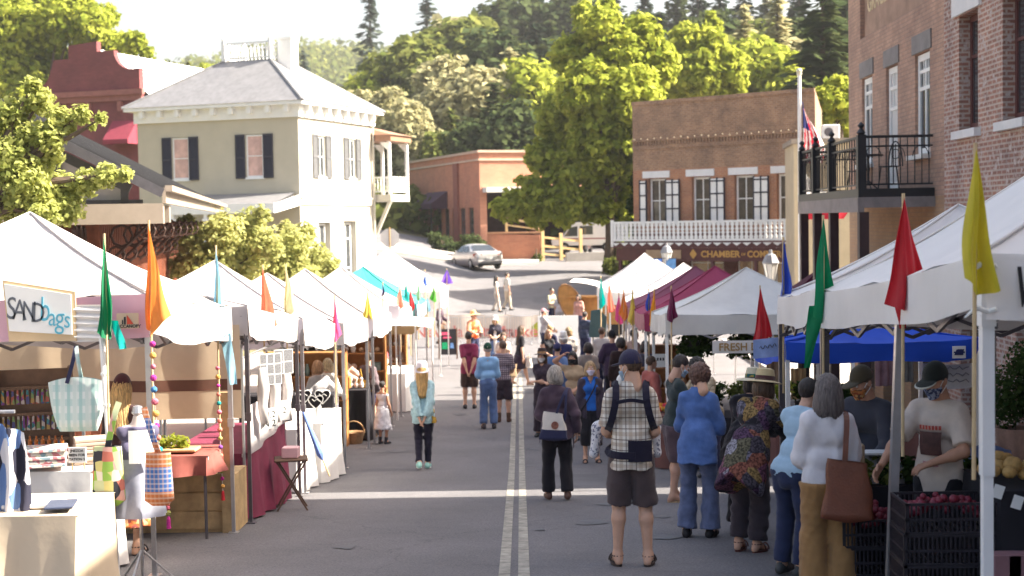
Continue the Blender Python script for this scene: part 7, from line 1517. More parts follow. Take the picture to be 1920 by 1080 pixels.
def held(key, name, label, cat, group=None):
 o = P[key][0]; t = thing(name, label, cat, tuple(o.location), o.rotation_euler[2], group); t.scale = (.94, .96, 1); return t, P[key][1]['sc'], P[key][1]['T']
def tpts(T, sc, pts): return [tuple(sc * T.w(p)) for p in pts]
t, sc, T = held('plaid', 'baby_carrier', 'dark baby carrier worn by the plaid shirted man, straps crossed on his back', 'baby carrier')
CAR = C_('carrier_black', (.018, .015, .03))
def strap(m, pts, w, th, nrm=(0, 1, 0), n=14):
 pts = [Vector(p) for p in pts];
 def cr_(q):
  x = q * (len(pts) - 1); i = min(int(x), len(pts) - 2); f = x - i
  p0, p1, p2, p3 = pts[max(i - 1, 0)], pts[i], pts[i + 1], pts[min(i + 2, len(pts) - 1)]
  return .5 * ((2 * p1) + (p2 - p0) * f + (2 * p0 - 5 * p1 + 4 * p2 - p3) * f * f + (3 * p1 - p0 - 3 * p2 + p3) * f ** 3)
 vs = []; fs = []
 for i in range(n + 1):
  p = cr_(i / n); d = (cr_(min(1, i / n + .02)) - cr_(max(0, i / n - .02))).normalized(); s = d.cross(Vector(nrm)).normalized() * w / 2; u = s.cross(d).normalized() * th / 2
  vs += [p - s - u, p + s - u, p + s + u, p - s + u]
 for i in range(n):
  a, b = i * 4, i * 4 + 4
  for j in range(4): fs.append((a + j, a + (j + 1) % 4, b + (j + 1) % 4, b + j))
 fs += [(3, 2, 1, 0), (n * 4, n * 4 + 1, n * 4 + 2, n * 4 + 3)]; m.add(vs, fs)
for s in (-1, 1):
 m = MB(); strap(m, tpts(T, sc, [(s * .12, -.16, .30), (s * .135, -.1, .49), (s * .125, .06, .53), (s * .13, .155, .40), (s * .17, .12, .24), (s * .2, .0, .16)]), .062, .02); m.build('strap', CAR, t)
m = MB(); strap(m, tpts(T, sc, [(-.125, .158, .40), (0, .172, .42), (.125, .158, .40)]), .03, .016); m.build('chest_strap', CAR, t)
m = MB(); strap(m, tpts(T, sc, [(-.03, .16, -.02), (.12, .13, -.02), (.2, 0, -.01), (.13, -.16, .02), (0, -.2, .02)]), .06, .02); m.build('waist_belt', CAR, t)
m = MB(); m.grid(lambda a, b: tuple(sc * T.w((-.17 + .2 * a, .13 + .035 * math.sin(a * 2.4), -.07 + .17 * b))), 8, 6); m.build('lumbar_pad', CAR, t)
tb_, sc, T = held('plaid', 'baby', 'baby in pale dotted leggings carried on the man in the plaid shirt, leg dangling', 'baby')
tb_.name = 'baby_root'
prb = [ell((.06, -.27, .30), (.1, .1, .14), Fr(T.o)), ell((.05, -.28, .5), (.065, .075, .08), Fr(T.o))]
for s in (-1, 1): k0 = T.o + np.array([s * .11 + .06, -.25, .19]); k1 = T.o + np.array([s * .24 + .04, -.26, .14]); k2 = T.o + np.array([s * .27 + .05, -.24, -.06]); prb += [cone(k0, .06, k1, .055), cone(k1, .055, k2, .036), cone(k2, .034, k2 + np.array([.02, -.07, -.02]), .026)]
v, f = sdf(prb, .012, .03); v = v * sc
bo = npmesh('baby', v, f, patchmat('dotted_cotton', [(.62, .60, .62), (.66, .64, .66), (.2, .2, .26), (.66, .64, .66)], 60)); bo.location = tb_.location; bo.rotation_euler = tb_.rotation_euler; bo.scale = (.94, .96, 1)
for k in ('label', 'category'): bo[k] = tb_[k]
bpy.data.objects.remove(tb_)
v, f = sdf([ell((.05, -.265, .515), (.072, .08, .078), Fr(T.o))], .012, .02, 0, lambda V_, X, Y_, Z: np.maximum(V_, (T.o[2] + .48) - Z)); npmesh('cap', v * sc, f, MW_, bo)
v, f = sdf([ell((.05, -.22, .3), (.15, .12, .17), Fr(T.o))], .015, .02, 0, lambda V_, X, Y_, Z: np.maximum(V_, Y_ - T.o[1] + .20)); npmesh('panel', v * sc, f, CAR, t)
def bag(key, name, label, pts, m1, m2, c, size, strapw=.035, rotb=0., cat='bag', split=None, taper=.8):
 t, sc, T = held(key, name, label, cat); m = MB(); w, d, h = size; cx, cy, czz = T.w(c)
 def fn(a, b):
  an = a * 2 * math.pi; k = taper + (1 - taper) * (1 - b) ; e = (abs(math.cos(an)) ** .6 * math.copysign(1, math.cos(an)), abs(math.sin(an)) ** .6 * math.copysign(1, math.sin(an)))
  bl = min(1, (b * 12)) ** .5
  x, y = e[0] * w / 2 * k * bl + .01 * math.sin(b * 9 + an * 2), e[1] * d / 2 * (1.1 - .5 * b) * bl
  return (x, y, -h / 2 + h * b + .02 * math.cos(an) * b)
 m.grid(fn, 28, 12); m.v = [(sc * (cx + x * math.cos(rotb) - y * math.sin(rotb)), sc * (cy + x * math.sin(rotb) + y * math.cos(rotb)), sc * (czz + z)) for x, y, z in m.v]
 if split: m.m = [0 if (i % 12) / 12 > split else 1 for i in range(len(m.f))]
 m.build('body', [m1, m2] if split else m1, t, smooth=2)
 for pp in pts: m = MB(); strap(m, tpts(T, sc, pp), strapw, .012); m.build('strap', m2, t)
 return t, sc, T, (cx, cy, czz)
LEA = mat('brown_leather', (.15, .045, .022), .45, .2, 6, bump=.2, bsc=60)
bag('white', 'leather_bag', 'large brown leather tote hanging from the white blouse shoulder', [[(-.12, -.1, .40), (-.14, -.02, .50), (-.145, .10, .46), (-.13, .17, .28), (-.12, .19, .15)]], LEA, LEA, (-.14, .215, -.06), (.42, .12, .46), .04, -.1, taper=.72)
cv = mat('canvas_white', (.68, .62, .55), .85, .1, 6)
t, sc, T, c = bag('hoodie', 'canvas_tote', 'white canvas tote with a navy base and straps on the plum jacket', [[(.06, .2, .0), (.02, .215, .2), (-.08, .15, .42), (-.14, .05, .5)], [(-.06, .21, .0), (-.1, .21, .2), (-.12, .14, .42), (-.14, .05, .5)]], cv, NAVY, (.06, .245, .04), (.40, .12, .36), .03, -.15, split=.34, taper=.62)
m = MB(); m.lathe([(.001, 0), (.05, 0)], n=16); m.v = [(sc * (c[0] - .01 + x), sc * (c[1] + .066), sc * (c[2] + .03 + y)) for x, y, z in m.v]; m.build('emblem', mat('faded_emblem', (.45, .2, .14), .8, .5, 40), t)
bag('blue', 'crossbody_strap_bag', 'small black crossbody bag on the blue topped woman', [[(.12, -.02, .5), (.05, -.175, .36), (-.08, -.19, .14), (-.2, -.1, -.04)]], BLACKC, BLACKC, (-.22, -.08, -.1), (.2, .07, .16), .022)
bag('walker', 'shopping_bag', 'white shopping bag carried by the striding woman in black', [[(-.3, -.2, .02), (-.3, -.2, -.1)]], MATS['canvas_fabric'] if 'canvas_fabric' in MATS else cv, cv, (-.3, -.2, -.22), (.34, .14, .32), .02)
bag('mint', 'waist_pouch', 'small mustard pouch at the hip of the mint cardigan', [[(-.2, .08, .0), (-.19, .02, .05)]], C_('mustard', (.5, .3, .05)), C_('mustard', (.5, .3, .05)), (-.2, .09, -.12), (.08, .06, .1), .015)
bag('shortsw', 'sling_bag', 'mustard sling bag across the back of the woman in navy shorts', [[(-.16, .1, .02), (.0, .175, .2), (.12, .12, .46)]], C_('mustard', (.5, .3, .05)), C_('mustard', (.5, .3, .05)), (.0, .2, .12), (.30, .07, .26), .03, taper=.9)
bag('hatcream', 'paper_bag', 'brown paper bag carried by the woman with the cream hat', [[(.2, -.2, .0), (.2, -.2, -.1)]], mat('kraft_paper', (.36, .25, .15), .85, .1), mat('kraft_paper', (.36, .25, .15)), (.2, -.2, -.28), (.3, .16, .36), .015, taper=1.)
o, d = P['teevendor']; T = d['T']
m = MB(); m.grid(lambda a, b: tuple(T.w((-.085 + .17 * a, -.142 - .016 * math.sin(a * 3.14) - .02 * math.sin(b * 3.14), .15 + .17 * b))), 8, 8); m.build('shirt_print', mat('print_brown', (.085, .04, .035), .85, .5, 14), o, smooth=2)
m = MB();
for k in range(7): m.grid(lambda a, b: tuple(T.w((-.085 + .025 * k + .019 * a, -.146 - .016 * math.sin((k + a) / 7 * 3.14), .335 + .03 * b))), 1, 1)
m.build('shirt_lettering', mat('print_red', (.40, .07, .05), .85, .4, 60), o)
m = MB(); m.grid(lambda a, b: tuple(T.w((-.06 + .12 * a, -.165 - .012 * math.sin(a * 3.14), .075 + .035 * b))), 6, 2); m.build('shirt_print', mat('print_pink', (.48, .2, .22), .85, .4, 40), o)
# ================================================================ STALL GOODS
WCL = mat('white_cloth', (.74, .71, .68), .85, .06, 2, bump=.3, bsc=5, trans=.08); CRC = mat('cream_cloth', (.62, .50, .36), .85, .08, 2, bump=.3, bsc=5, trans=.1); BKC = mat('black_cloth', (.012, .01, .014), .9, .3, 3); MRC = mat('maroon_cloth', (.20, .03, .065), .75, .25, 3, trans=.1); RDC = mat('rust_red_cloth', (.26, .075, .06), .85, .2, 4)
def frame(u, Y, dz=0): return st(u, Y, dz)
def table(u0, u1, Y0, Y1, h, cm, tl, cloth_label, drop=None, group=None):
 O = Vector(st((u0 + u1) / 2, (Y0 + Y1) / 2)); hw_, hd = (u1 - u0) / 2, (Y1 - Y0) / 2
 t = thing('table', tl, 'table', tuple(O), -YAW)
 m = MB(); m.box(-hw_, hw_, -hd, hd, h - .04, h); m.build('tabletop', LINT, t)
 sl = (G(0, Y1) - G(0, Y0)) / (Y1 - Y0)
 for a in (-1, 1):
  for b in (-1, 1): m = MB(); y = b * (hd - .05); m.tube([(a * (hw_ - .05), y, sl * y), (a * (hw_ - .05), y, h - .04)], .018, 6); m.build('leg', DGREY, t)
 c = MB(); r = random.Random(int(u0 * 50 + Y0)); ph = r.random() * 6; dr = drop or h - .02
 n = 72; per = 4 * (hw_ + hd); rows = 8
 vs = []; fs = []
 for j in range(rows + 1):
  q = j / rows
  for i in range(n):
   d = per * i / n; a = d
   if a < 2 * hw_: x, y, nx, ny = -hw_ + a, -hd, 0, -1
   elif a < 2 * hw_ + 2 * hd: x, y, nx, ny = hw_, -hd + a - 2 * hw_, 1, 0
   elif a < 4 * hw_ + 2 * hd: x, y, nx, ny = hw_ - (a - 2 * hw_ - 2 * hd), hd, 0, 1
   else: x, y, nx, ny = -hw_, hd - (a - 4 * hw_ - 2 * hd), -1, 0
   f = .012 + q * (.05 + .045 * math.sin(d * 9 + ph + .5 * q) + .024 * math.sin(d * 21 + 2 * ph)); vs.append((x + nx * f, y + ny * f, h + .004 - dr * q + (sl * y * q if not drop else 0)))
  if j: fs += [((j - 1) * n + i, j * n + i, j * n + (i + 1) % n, (j - 1) * n + (i + 1) % n) for i in range(n)]
 c.add(vs, fs); c.add([(-hw_ - .012, -hd - .012, h + .004), (hw_ + .012, -hd - .012, h + .004), (hw_ + .012, hd + .012, h + .004), (-hw_ - .012, hd + .012, h + .004)], [(0, 1, 2, 3)])
 c.build('tablecloth', cm, None, tuple(O), -YAW, smooth=True, label=cloth_label, cat='tablecloth', group=group)
 return O, h
def put(name, label, cat, u, Y, z, rot=0., group=None, abs_=None):
 p = abs_ or st(u, Y, z); return thing(name, label, cat, tuple(p), rot - YAW, group)
def single(name, label, cat, mb, m, loc, rot=0., group=None, smooth=False): return mb.build(name, m, None, tuple(loc), rot - YAW, smooth, label, cat, group)
table(-4.75, -3.4, 10.1, 10.95, .74, CRC, 'cloth covered front table of the bag stall', 'cream cloth on the nearest left table, sunlit on its right side')
table(-4.7, -3.86, 11.9, 12.7, .92, WCL, 'taller table behind the front one in the bag stall', 'white cloth on the taller table behind the nearest left one')
FBR_ = patchmat('floral_fabric', [(.66, .62, .58), (.5, .2, .22), (.62, .6, .5), (.25, .35, .4), (.7, .65, .6)], 30)
for i, (u, Y, z, w, d, h, m, lb) in enumerate(((-4.35, 10.45, .75, .5, .35, .10, FBR_, 'folded floral fabric stack on the nearest left table'), (-3.85, 10.5, .75, .4, .4, .035, WCL, 'flat white fabric pile at the right of the nearest left table'), (-3.6, 10.3, .75, .2, .3, .02, C_('navy_cloth', (.04, .05, .09)), 'navy cloth corner lying on the nearest left table'), (-4.3, 12.0, .93, .34, .3, .16, FBR_, 'folded floral bundle on the taller white table'), (-4.0, 12.3, .93, .3, .24, .22, mat('card_box', (.45, .34, .27), .8, .15), 'tan box standing on the taller white table'))):
 m_ = MB()
 k = max(1, int(h / .03))
 for q in range(k): o_ = .012 * math.sin(q * 3 + i); m_.box(-w / 2 + o_, w / 2 + o_, -d / 2 - o_, d / 2, q * h / k, (q + .92) * h / k, bev=.006)
 single('folded_fabric' if i != 4 else 'box', lb, 'fabric' if i != 4 else 'box', m_, m, st(u, Y, z + .002), .1 * i)
p = at(145, 853, 11.95); t = thing('letter_board', 'small white letter board with three rows of black letters', 'sign', p); m_ = MB(); m_.box(-.075, .075, -.01, .01, -.065, .065); m_.build('panel', WHITE, t)
for k, s in enumerate(('JNEZOA', 'BEEN FOR', 'TATION 5')): text(s, .03, BLK, t, (0, -.012, .036 - k * .036), ext=.001, bold=.001)
m_ = MB(); m_.beam((-.05, .02, -.16), (-.05, .01, .05), .01); m_.beam((.05, .02, -.16), (.05, .01, .05), .01); m_.build('stand', WOOD, t)
p = at(74, 585, 11.5); t = thing('stall_sign', 'white stall sign with grey and blue lettering hung on the pink valance', 'sign', p)  # the valance is white; its pink is shade painted in
s_ = 11.5 / F; sgq = lambda px, py, y=0: ((px - 74) * s_, y, (585 - py) * s_)
m_ = MB(); Q = [sgq(5, 524, .012), sgq(141, 548, .012), sgq(141, 641, .012), sgq(14, 640, .012)]; m_.add(Q + [(x, y + .02, z) for x, y, z in Q], [(0, 3, 2, 1), (4, 5, 6, 7), (0, 1, 5, 4), (1, 2, 6, 5), (2, 3, 7, 6), (3, 0, 4, 7)]); m_.build('board', mat('pale_tan_board', (.60, .44, .26), .7, .12), t)
m_ = MB(); Q = [sgq(9, 531, .0), sgq(134, 553, .0), sgq(134, 629, .0), sgq(16, 620, .0)]; m_.add(Q + [(x, .011, z) for x, y, z in Q], [(0, 3, 2, 1), (0, 1, 5, 4), (1, 2, 6, 5), (2, 3, 7, 6), (3, 0, 4, 7)]); m_.build('face', WHITE, t)
GRY, BLU = mat('slate_letters', (.10, .11, .13), .6, .05), mat('aqua_letters', (.10, .38, .50), .6, .05)
for i, (chx, px, py, sz, sx_) in enumerate((('S', 22, 579, 60, .72), ('A', 37, 582, 56, .72), ('N', 55, 585, 54, .68), ('D', 71, 588, 54, .70), ('b', 85, 582, 66, .62), ('a', 98, 596, 50, .72), ('g', 112, 597, 58, .72), ('s', 126, 601, 48, .74))): text(chx, sz * s_, GRY if i < 4 else BLU, t, sgq(px, py, -.004), rot=(R(90), R(4), 0), ext=.002, sx=sx_, bold=-.0005)
t = thing('pleated_sheet', 'white pleated sheet pinned on the valance between the stall sign and the green pennant', 'cloth', at(170, 606, 11.52)); m_ = MB(); m_.grid(lambda a, b: ((a - .5) * 62 * s_, .012 * math.sin(b * 34 + a * 2), (b - .5) * 70 * s_), 6, 40); m_.build('cloth', WCL, t, smooth=2)
def strapmb(pts, w=.03, th=.006, nrm=(0, 1, 0)): m = MB(); strap(m, pts, w, th, nrm); return m
TOT = stripemat('ikat_tote', [(0, 21, 0, .45, (.62, .64, .62), .8), (2, 9, 0, .5, (.30, .46, .45), .55), (0, 10, .3, .4, (.55, .60, .57), .7)], 1, base=(.34, .48, .46))
p = at(146, 760, 11.2); t = thing('tote_bag', 'pale grey green patterned tote bag hanging from the bag stall front', 'bag', p); s_ = 11.2 / F
m_ = MB(); m_.grid(lambda a, b: (math.sin(a * 6.283) * (.20 + .03 * b - .05 * (1 - b) ** 3) + 0, math.cos(a * 6.283) * .05 * (1.2 - b * .8) * min(1, b * 6 + .3), -.205 + .41 * b + .02 * math.cos(a * 12.57) * b), 36, 10); m_.build('body', TOT, t, smooth=2)
for x, c in ((-.05, NAVY), (.05, TOT)): strapmb([(x - .02, -.04 if x < 0 else .03, .18), (x * .5, -.03, .33), (0, 0, .47)], .03).build('strap', c, t)
p = gp(222, 11.15); t = thing('display_post', 'white post with zip ties beside the green pennant', 'post', p); m_ = MB(); top = at(203, 632, 11.15)[2] - p[2]; m_.tube([(0, 0, 0), (-.07, 0, top)], .022, 8); m_.build('pole', MATS['white_leg_paint'], t)
m_ = MB(); [m_.lathe([(.03, z), (.03, z + .02)], (-.07 * z / top, 0, 0), 10) for z in (top - .3, top - .55)]; m_.build('tie', ZIP, t)
p = gp(268, 11.2); t = thing('dress_form', 'dress form in dark top and grey blue skirt, white sheet pinned in front', 'mannequin', p, R(20)); zt_ = at(268, 778, 11.2)[2] - p[2]
prf = [cone((-.10, 0, zt_ - .13), .055, (.10, 0, zt_ - .13), .055, Fr(sy=.7)), cone((0, 0, zt_ - .02), .04, (0, 0, zt_ - .1), .06), cone((-.05, 0, zt_ - .3), .10, (.05, 0, zt_ - .3), .10, Fr(sy=.75)), cone((-.03, 0, zt_ - .42), .1, (.03, 0, zt_ - .42), .1, Fr(sy=.75)), cone((-.05, 0, zt_ - .58), .12, (.05, 0, zt_ - .58), .12, Fr(sy=.75))]
v, f = sdf(prf, .012, .04, 0, lambda V_, X, Y_, Z: np.maximum(V_, zt_ - .6 - Z)); npmesh('torso', v, f, mat('form_linen', (.55, .45, .4), .8, .1), t)
v, f = sdf(prf, .01, .04, .012, lambda V_, X, Y_, Z: np.maximum(np.maximum(V_, zt_ - .36 - Z) + .005 * np.sin(X * 50 + Z * 20), np.minimum(Z - (zt_ - .085), .2))); npmesh('upper_garment', v, f, mat('lilac_navy', (.10, .09, .15), .85, .2, 8), t)
m_ = MB(); m_.grid(lambda a, b: ((.135 + .05 * b + .012 * math.sin(a * 40) * b) * math.sin(a * 6.283) * 1.1, (.10 + .06 * b + .012 * math.sin(a * 40) * b) * math.cos(a * 6.283), zt_ - .34 - .46 * b), 60, 8); m_.build('skirt', mat('chambray_skirt', (.32, .33, .40), .85, .15, 9), t, smooth=2)
m_ = MB(); m_.grid(lambda a, b: (.01 + .10 * (a * 2 - 1), -.145 - .02 * math.cos(a * 3 - 1.5), zt_ - .10 - .26 * b), 6, 6); m_.build('paper_panel', WHITE, t)
m_ = MB(); m_.tube([(0, 0, .03), (0, 0, zt_ - .4)], .014, 8); [m_.tube([(0, 0, .3), (.28 * math.cos(k * 2.1), .28 * math.sin(k * 2.1), .012)], .01, 6) for k in range(3)]; m_.lathe([(.03, zt_), (.05, zt_ + .02), (.035, zt_ + .07), (.005, zt_ + .08)], n=12); m_.build('stand', STEEL, t)
for i, (px, py, w, h, lb, mm, pts) in enumerate(((203, 893, .24, .47, 'patchwork bag of checks, florals and green stripes on the dress form', patchmat('patchwork', [(.62, .58, .5), (.25, .42, .08), (.5, .16, .12), (.04, .04, .05), (.55, .5, .2), (.45, .5, .3), (.6, .35, .3)], 13, rnd_=.25), [(0, 0, .22), (.06, -.02, .45), (.1, .0, .58)]), (298, 898, .21, .42, 'blue and rust bandana print bag hanging right of the dress form', stripemat('bandana', [(2, 2.6, .25, .5, (.05, .14, .40), 1.), (0, 30, 0, .4, (.6, .35, .2), .4), (2, 26, 0, .35, (.65, .6, .55), .4)], 1, base=(.50, .16, .06)), [(0, 0, .2), (-.06, -.02, .42), (-.1, .0, .56)]))):
 t = thing('patterned_bag', lb, 'bag', at(px, py, 11.0)); m_ = MB(); m_.grid(lambda a, b: (math.sin(a * 6.283) * w / 2 * (1.12 - .2 * b) * min(1, b * 7 + .5), math.cos(a * 6.283) * .04 * min(1, b * 6 + .2), -h / 2 + h * b), 30, 10); m_.build('body', mm, t, smooth=2); strapmb(pts, .045).build('strap', mm, t)
POM = [mat('pom_' + n, c, .9, .25, 30, bump=.8, bsc=60) for n, c in (('magenta', (.48, .03, .24)), ('coral', (.66, .2, .15)), ('pink', (.62, .14, .2)), ('amber', (.66, .33, .08)), ('blue', (.06, .2, .42)), ('teal', (.02, .3, .28)), ('olive', (.42, .42, .12)), ('purple', (.2, .06, .3)))]
for gi, (lb, pts, Y, n, rr) in enumerate((('string of large felt pompoms on the bag stall corner leg, pink tassel below', [(286, 645), (288, 720), (294, 800), (304, 880), (312, 935), (316, 968)], 11.5, 18, .026), ('string of smaller pompoms on the second bag stall leg, red tassel below', [(408, 690), (411, 770), (414, 850), (418, 920)], 14.55, 15, .024))):
 P3 = [Vector(at(px, py, Y)) for px, py in pts]; t = thing('pompom_garland', lb, 'garland', tuple(P3[0])); L_ = [p - P3[0] for p in P3]
 m_ = MB(); m_.tube(L_, .003, 4); m_.build('string', WHITE, t); tot = len(L_) - 1
 for k in range(n):
  x = k / (n - 1) * tot * .96; i = min(int(x), tot - 1); q = L_[i].lerp(L_[i + 1], x - i); m_ = MB(); m_.ball(q, rr * (.85 + .3 * rnd.random()), 9, 7); m_.build('pompom', POM[(0, 3, 2, 0, 4, 2, 3, 0, 1, 5, 2, 1, 1, 6, 7, 1, 2, 6)[(k + gi * 5) % 18]], t, smooth=2)
 m_ = MB(); e = L_[-1]; m_.lathe([(.008, 0), (.016, -.02), (.02, -.1), (.002, -.1)], e, 8); m_.build('tassel', POM[0] if gi == 0 else mat('tassel_red', (.5, .02, .03), .8, .1), t)
p = gp(75, 13.0); t = thing('earring_rack', 'dark wooden rack with rows of coloured earrings at the bag stall', 'display rack', p, R(14)); H0 = .75
m_ = MB(); m_.box(-.3, .3, 0, .03, H0 - .75, H0 + 1.0); [m_.box(-.3, .3, -.06, 0, H0 + .1 + k * .24, H0 + .13 + k * .24) for k in range(4)]; m_.box(-.34, -.3, -.08, .05, 0, H0 + 1.02); m_.box(.3, .34, -.08, .05, 0, H0 + 1.02); m_.build('frame', DWOOD, t)
EAR = patchmat('earring_colours', [(.16, .06, .2), (.3, .1, .08), (.05, .16, .18), (.3, .2, .08), (.16, .22, .1), (.36, .32, .3), (.08, .08, .18)], 22)
for k in range(4):
 m_ = MB(); [m_.add([(-.28 + .043 * i, -.065, H0 + .10 + k * .24), (-.262 + .043 * i, -.065, H0 + .10 + k * .24), (-.255 + .043 * i, -.07, H0 - .03 + k * .24), (-.287 + .043 * i, -.07, H0 - .03 + k * .24)], [(0, 3, 2, 1)]) for i in range(13)]; m_.build('earrings', EAR, t)
for k, (px, py) in enumerate(((90, 840), (110, 868), (120, 890))):
 p = at(px - 12, py, 12.3); t = thing('bottle_rack', 'stepped rack of small dark bottles with orange labels, ' + ('upper', 'middle', 'lower')[k], 'display rack', p); m_ = MB(); m_.box(-.2, .2, 0, .12, -.1, 0); m_.build('step', DWOOD, t)
 for i in range(7): m_ = MB(); m_.lathe([(.018, 0), (.018, .06), (.008, .075), (.008, .1)], (-.17 + i * .056, .04, 0), 8); m_.build('bottle', mat('amber_bottle', (.42, .12, .02), .3, .2), t)
ZEB = patchmat('zebra_cloth', [(.02, .02, .035), (.62, .6, .62), (.03, .03, .05), (.12, .2, .4), (.6, .58, .6)], 11, vec=(1, 1, .45)); PNK = stripemat('pink_plaid', [(0, 22, 0, .4, (.05, .03, .08), .6), (2, 22, 0, .4, (.05, .03, .08), .6)], 1, base=(.55, .07, .16))
p = at(14, 890, 10.3); t = thing('hanging_jacket', 'black and white patterned garment hanging at the left edge', 'garment', p); m_ = MB(); m_.grid(lambda a, b: (-.10 + .24 * a + .03 * math.sin(b * 3), -.06 * math.sin(a * 3.14) - .03 * math.sin(a * 14 + b * 3), .38 - .8 * b - .1 * abs(a - .3)), 16, 12); m_.build('cloth', ZEB, t, smooth=2)
p = at(28, 1040, 10.2); t = thing('hanging_trousers', 'pink and black plaid trousers hanging below the patterned garment', 'garment', p)
for k in (0, 1): m_ = MB(); m_.tube([(-.06 + k * .04, 0, .24), (-.04 + k * .1, -.02, 0), (.0 + k * .12, 0, -.35)], [.055, .05, .045], 10); m_.build('leg', PNK, t)
m_ = MB(); m_.tube([(-.09, .03, -.72), (-.14, .03, 1.0)], .016, 6); m_.tube([(-.4, .03, .5), (.06, .03, .5)], .014, 6); m_.build('clothes_rail', STEEL, None, tuple(at(14, 900, 10.35)), label='grey clothes rail holding garments at the left edge', cat='clothes rail')
table(-4.9, -3.45, 14.2, 14.9, .88, RDC, 'table with a red runner below the beige side wall', 'rust red runner on the table below the beige wall', drop=.2)
for i, (u, lb) in enumerate(((-4.35, 'terracotta pot on the red runner, left'), (-4.2, 'terracotta pot lying right of its twin on the red runner'))): m_ = MB(); m_.lathe([(.05, 0), (.075, .12), (.085, .12), (.085, .15), (.07, .15), (.06, .05)], n=16); single('flower_pot', lb, 'pot', m_, mat('terracotta_pot', (.42, .2, .13), .8, .2, 8), st(u, 14.4, .89), smooth=True)
m_ = MB(); m_.box(-.25, .25, -.12, .12, 0, .03, bev=.008); single('wooden_tray', 'wooden tray with greenery on the red runner', 'tray', m_, WOOD, st(-3.85, 14.4, .89)); lv = leafobj('greenery', leaves([((0, 0, .05), .09), ((.1, 0, .04), .07), ((-.1, 0, .04), .07)], 260, .025, 3, .2), LF['lime']); lv.location = st(-3.85, 14.4, .93); tag(lv, 'small heap of green sprigs on the wooden tray', 'greenery')
p = st(-4.2, 15.0); t = thing('wooden_bench', 'pale wooden box bench on the ground below the beige wall', 'bench', p, -YAW); m_ = MB(); [m_.box(-.85, .85, -.22 , -.2, .06 + k * .2, .24 + k * .2) for k in range(3)]; m_.box(-.87, .87, -.2, .4, .0, .62); m_.build('box', WOOD, t); m_ = MB(); m_.box(.75, .86, -.27, -.22, -.02, 1.5); m_.build('upright', WOOD, t)
for i, (u, c, lb) in enumerate(((-4.75, (.03, .04, .09), 'dark blue plastic bin on the wooden bench'), (-4.35, (.09, .05, .04), 'brown basket beside the dark blue bin'), (-3.9, (.03, .03, .035), 'black bucket at the right of the wooden bench'))): m_ = MB(); m_.lathe([(.11, 0), (.14, .2), (.15, .21), (.13, .2), (.1, .03)], n=14, sx=1.2); single('bin', lb, 'bin', m_, mat('bin_%d' % i, c, .6, .2), st(u, 14.96, .625), smooth=True)
table(-4.3, -3.42, 15.75, 18.2, .88, MRC, 'table of the hosiery stall behind the grey display cloth', 'maroon cloth hanging to the ground at the hosiery stall')
p = st(-3.38, 16.9); t = thing('display_screen', 'pale grey display cloth stretched between two canopy legs', 'display', p, R(90) - YAW); m_ = MB(); m_.grid(lambda a, b: (-1.2 + 2.3 * a, .02 * math.sin(a * 17), .82 + .55 * b + .1 * a + .01 * math.sin(b * 9)), 24, 8); m_.build('cloth', mat('screen_cloth', (.56, .52, .52), .85, .1, 3, trans=.2), t, smooth=2); m_ = MB(); [m_.tube([(x, .03, 0), (x, .03, 2.1)], .016, 6) for x in (-1.25, 1.15)]; m_.tube([(-1.25, .03, 1.95), (1.15, .03, 1.95)], .014, 6); m_.build('frame', STEEL, t)
for i, px in enumerate((493, 515, 538)):
 t = thing('hanging_scarf', ('left', 'middle', 'right')[i] + ' one of three pale stockings hanging below the menu boards', 'stocking', at(px, 745, 16.1 + i * .85), R(70)); m_ = MB(); m_.tube([(0, 0, .33), (.02, 0, .1), (.0, .01, -.1), (.03, 0, -.3)], [.05, .07, .055, .05], 10); m_.build('cloth', mat('stocking_cloth', (.62, .58, .55), .85, .12, 8, trans=.1), t, smooth=2)
for i, (px, py, w, h, Y, rz) in enumerate(((508, 692, .27, .36, 16.4, .15), (532, 678, .25, .30, 17.4, .1))):
 t = thing('menu_board', ('lower', 'upper')[i] + ' white framed board of grey text panels hung at the hosiery stall', 'sign', at(px, py, Y), R(34)); m_ = MB(); m_.box(-w / 2, w / 2, 0, .012, -h / 2, h / 2); m_.build('board', WHITE, t)
 for a in range(2 + (i == 0)):
  for b in range(2 + (i == 0)): m_ = MB(); k = 2 + (i == 0); cw = w / k; chh = h / k; x0, z0 = -w / 2 + a * cw, -h / 2 + b * chh; m_.box(x0 + .008, x0 + cw - .008, -.003, .0, z0 + .01, z0 + chh - .006); m_.build('text_panel', mat('grey_print', (.16, .16, .17), .8, .6, 90), t)
for i, (px, py, Y, s) in enumerate(((505, 785, 16.2, ('BI,2', 'N 2')), (528, 770, 17.2, ('5.2',)))):
 t = thing('price_card', ('left', 'right')[i] + ' handwritten white price card on the grey display cloth', 'sign', at(px, py, Y), R(40)); m_ = MB(); m_.box(-.11, .11, 0, .006, -.12, .12); m_.build('card', WHITE, t); [text(q, .11, BLK, t, (0, -.003, .045 - .1 * k if len(s) > 1 else 0), ext=.001) for k, q in enumerate(s)]
p = gp(548, 16.9); t = thing('folding_stool', 'dark folding stool with crossed legs before the maroon cloth', 'stool', p, R(10)); m_ = MB(); m_.box(-.2, .2, -.16, .16, .60, .63, bev=.01); m_.build('seat', DWOOD, t)
for y in (-.13, .13):
 for s in (-1, 1): m_ = MB(); m_.beam((s * .18, y, .01), (-s * .17, y + .012 * s, .6), .028, .02); m_.build('leg', DWOOD, t)
m_ = MB(); m_.box(-.1, .1, -.08, .08, 0, .13, bev=.01); single('gift_box', 'small pale pink box on the folding stool', 'box', m_, mat('pale_pink_card', (.6, .36, .38), .8, .1), (p[0], p[1], p[2] + .632))
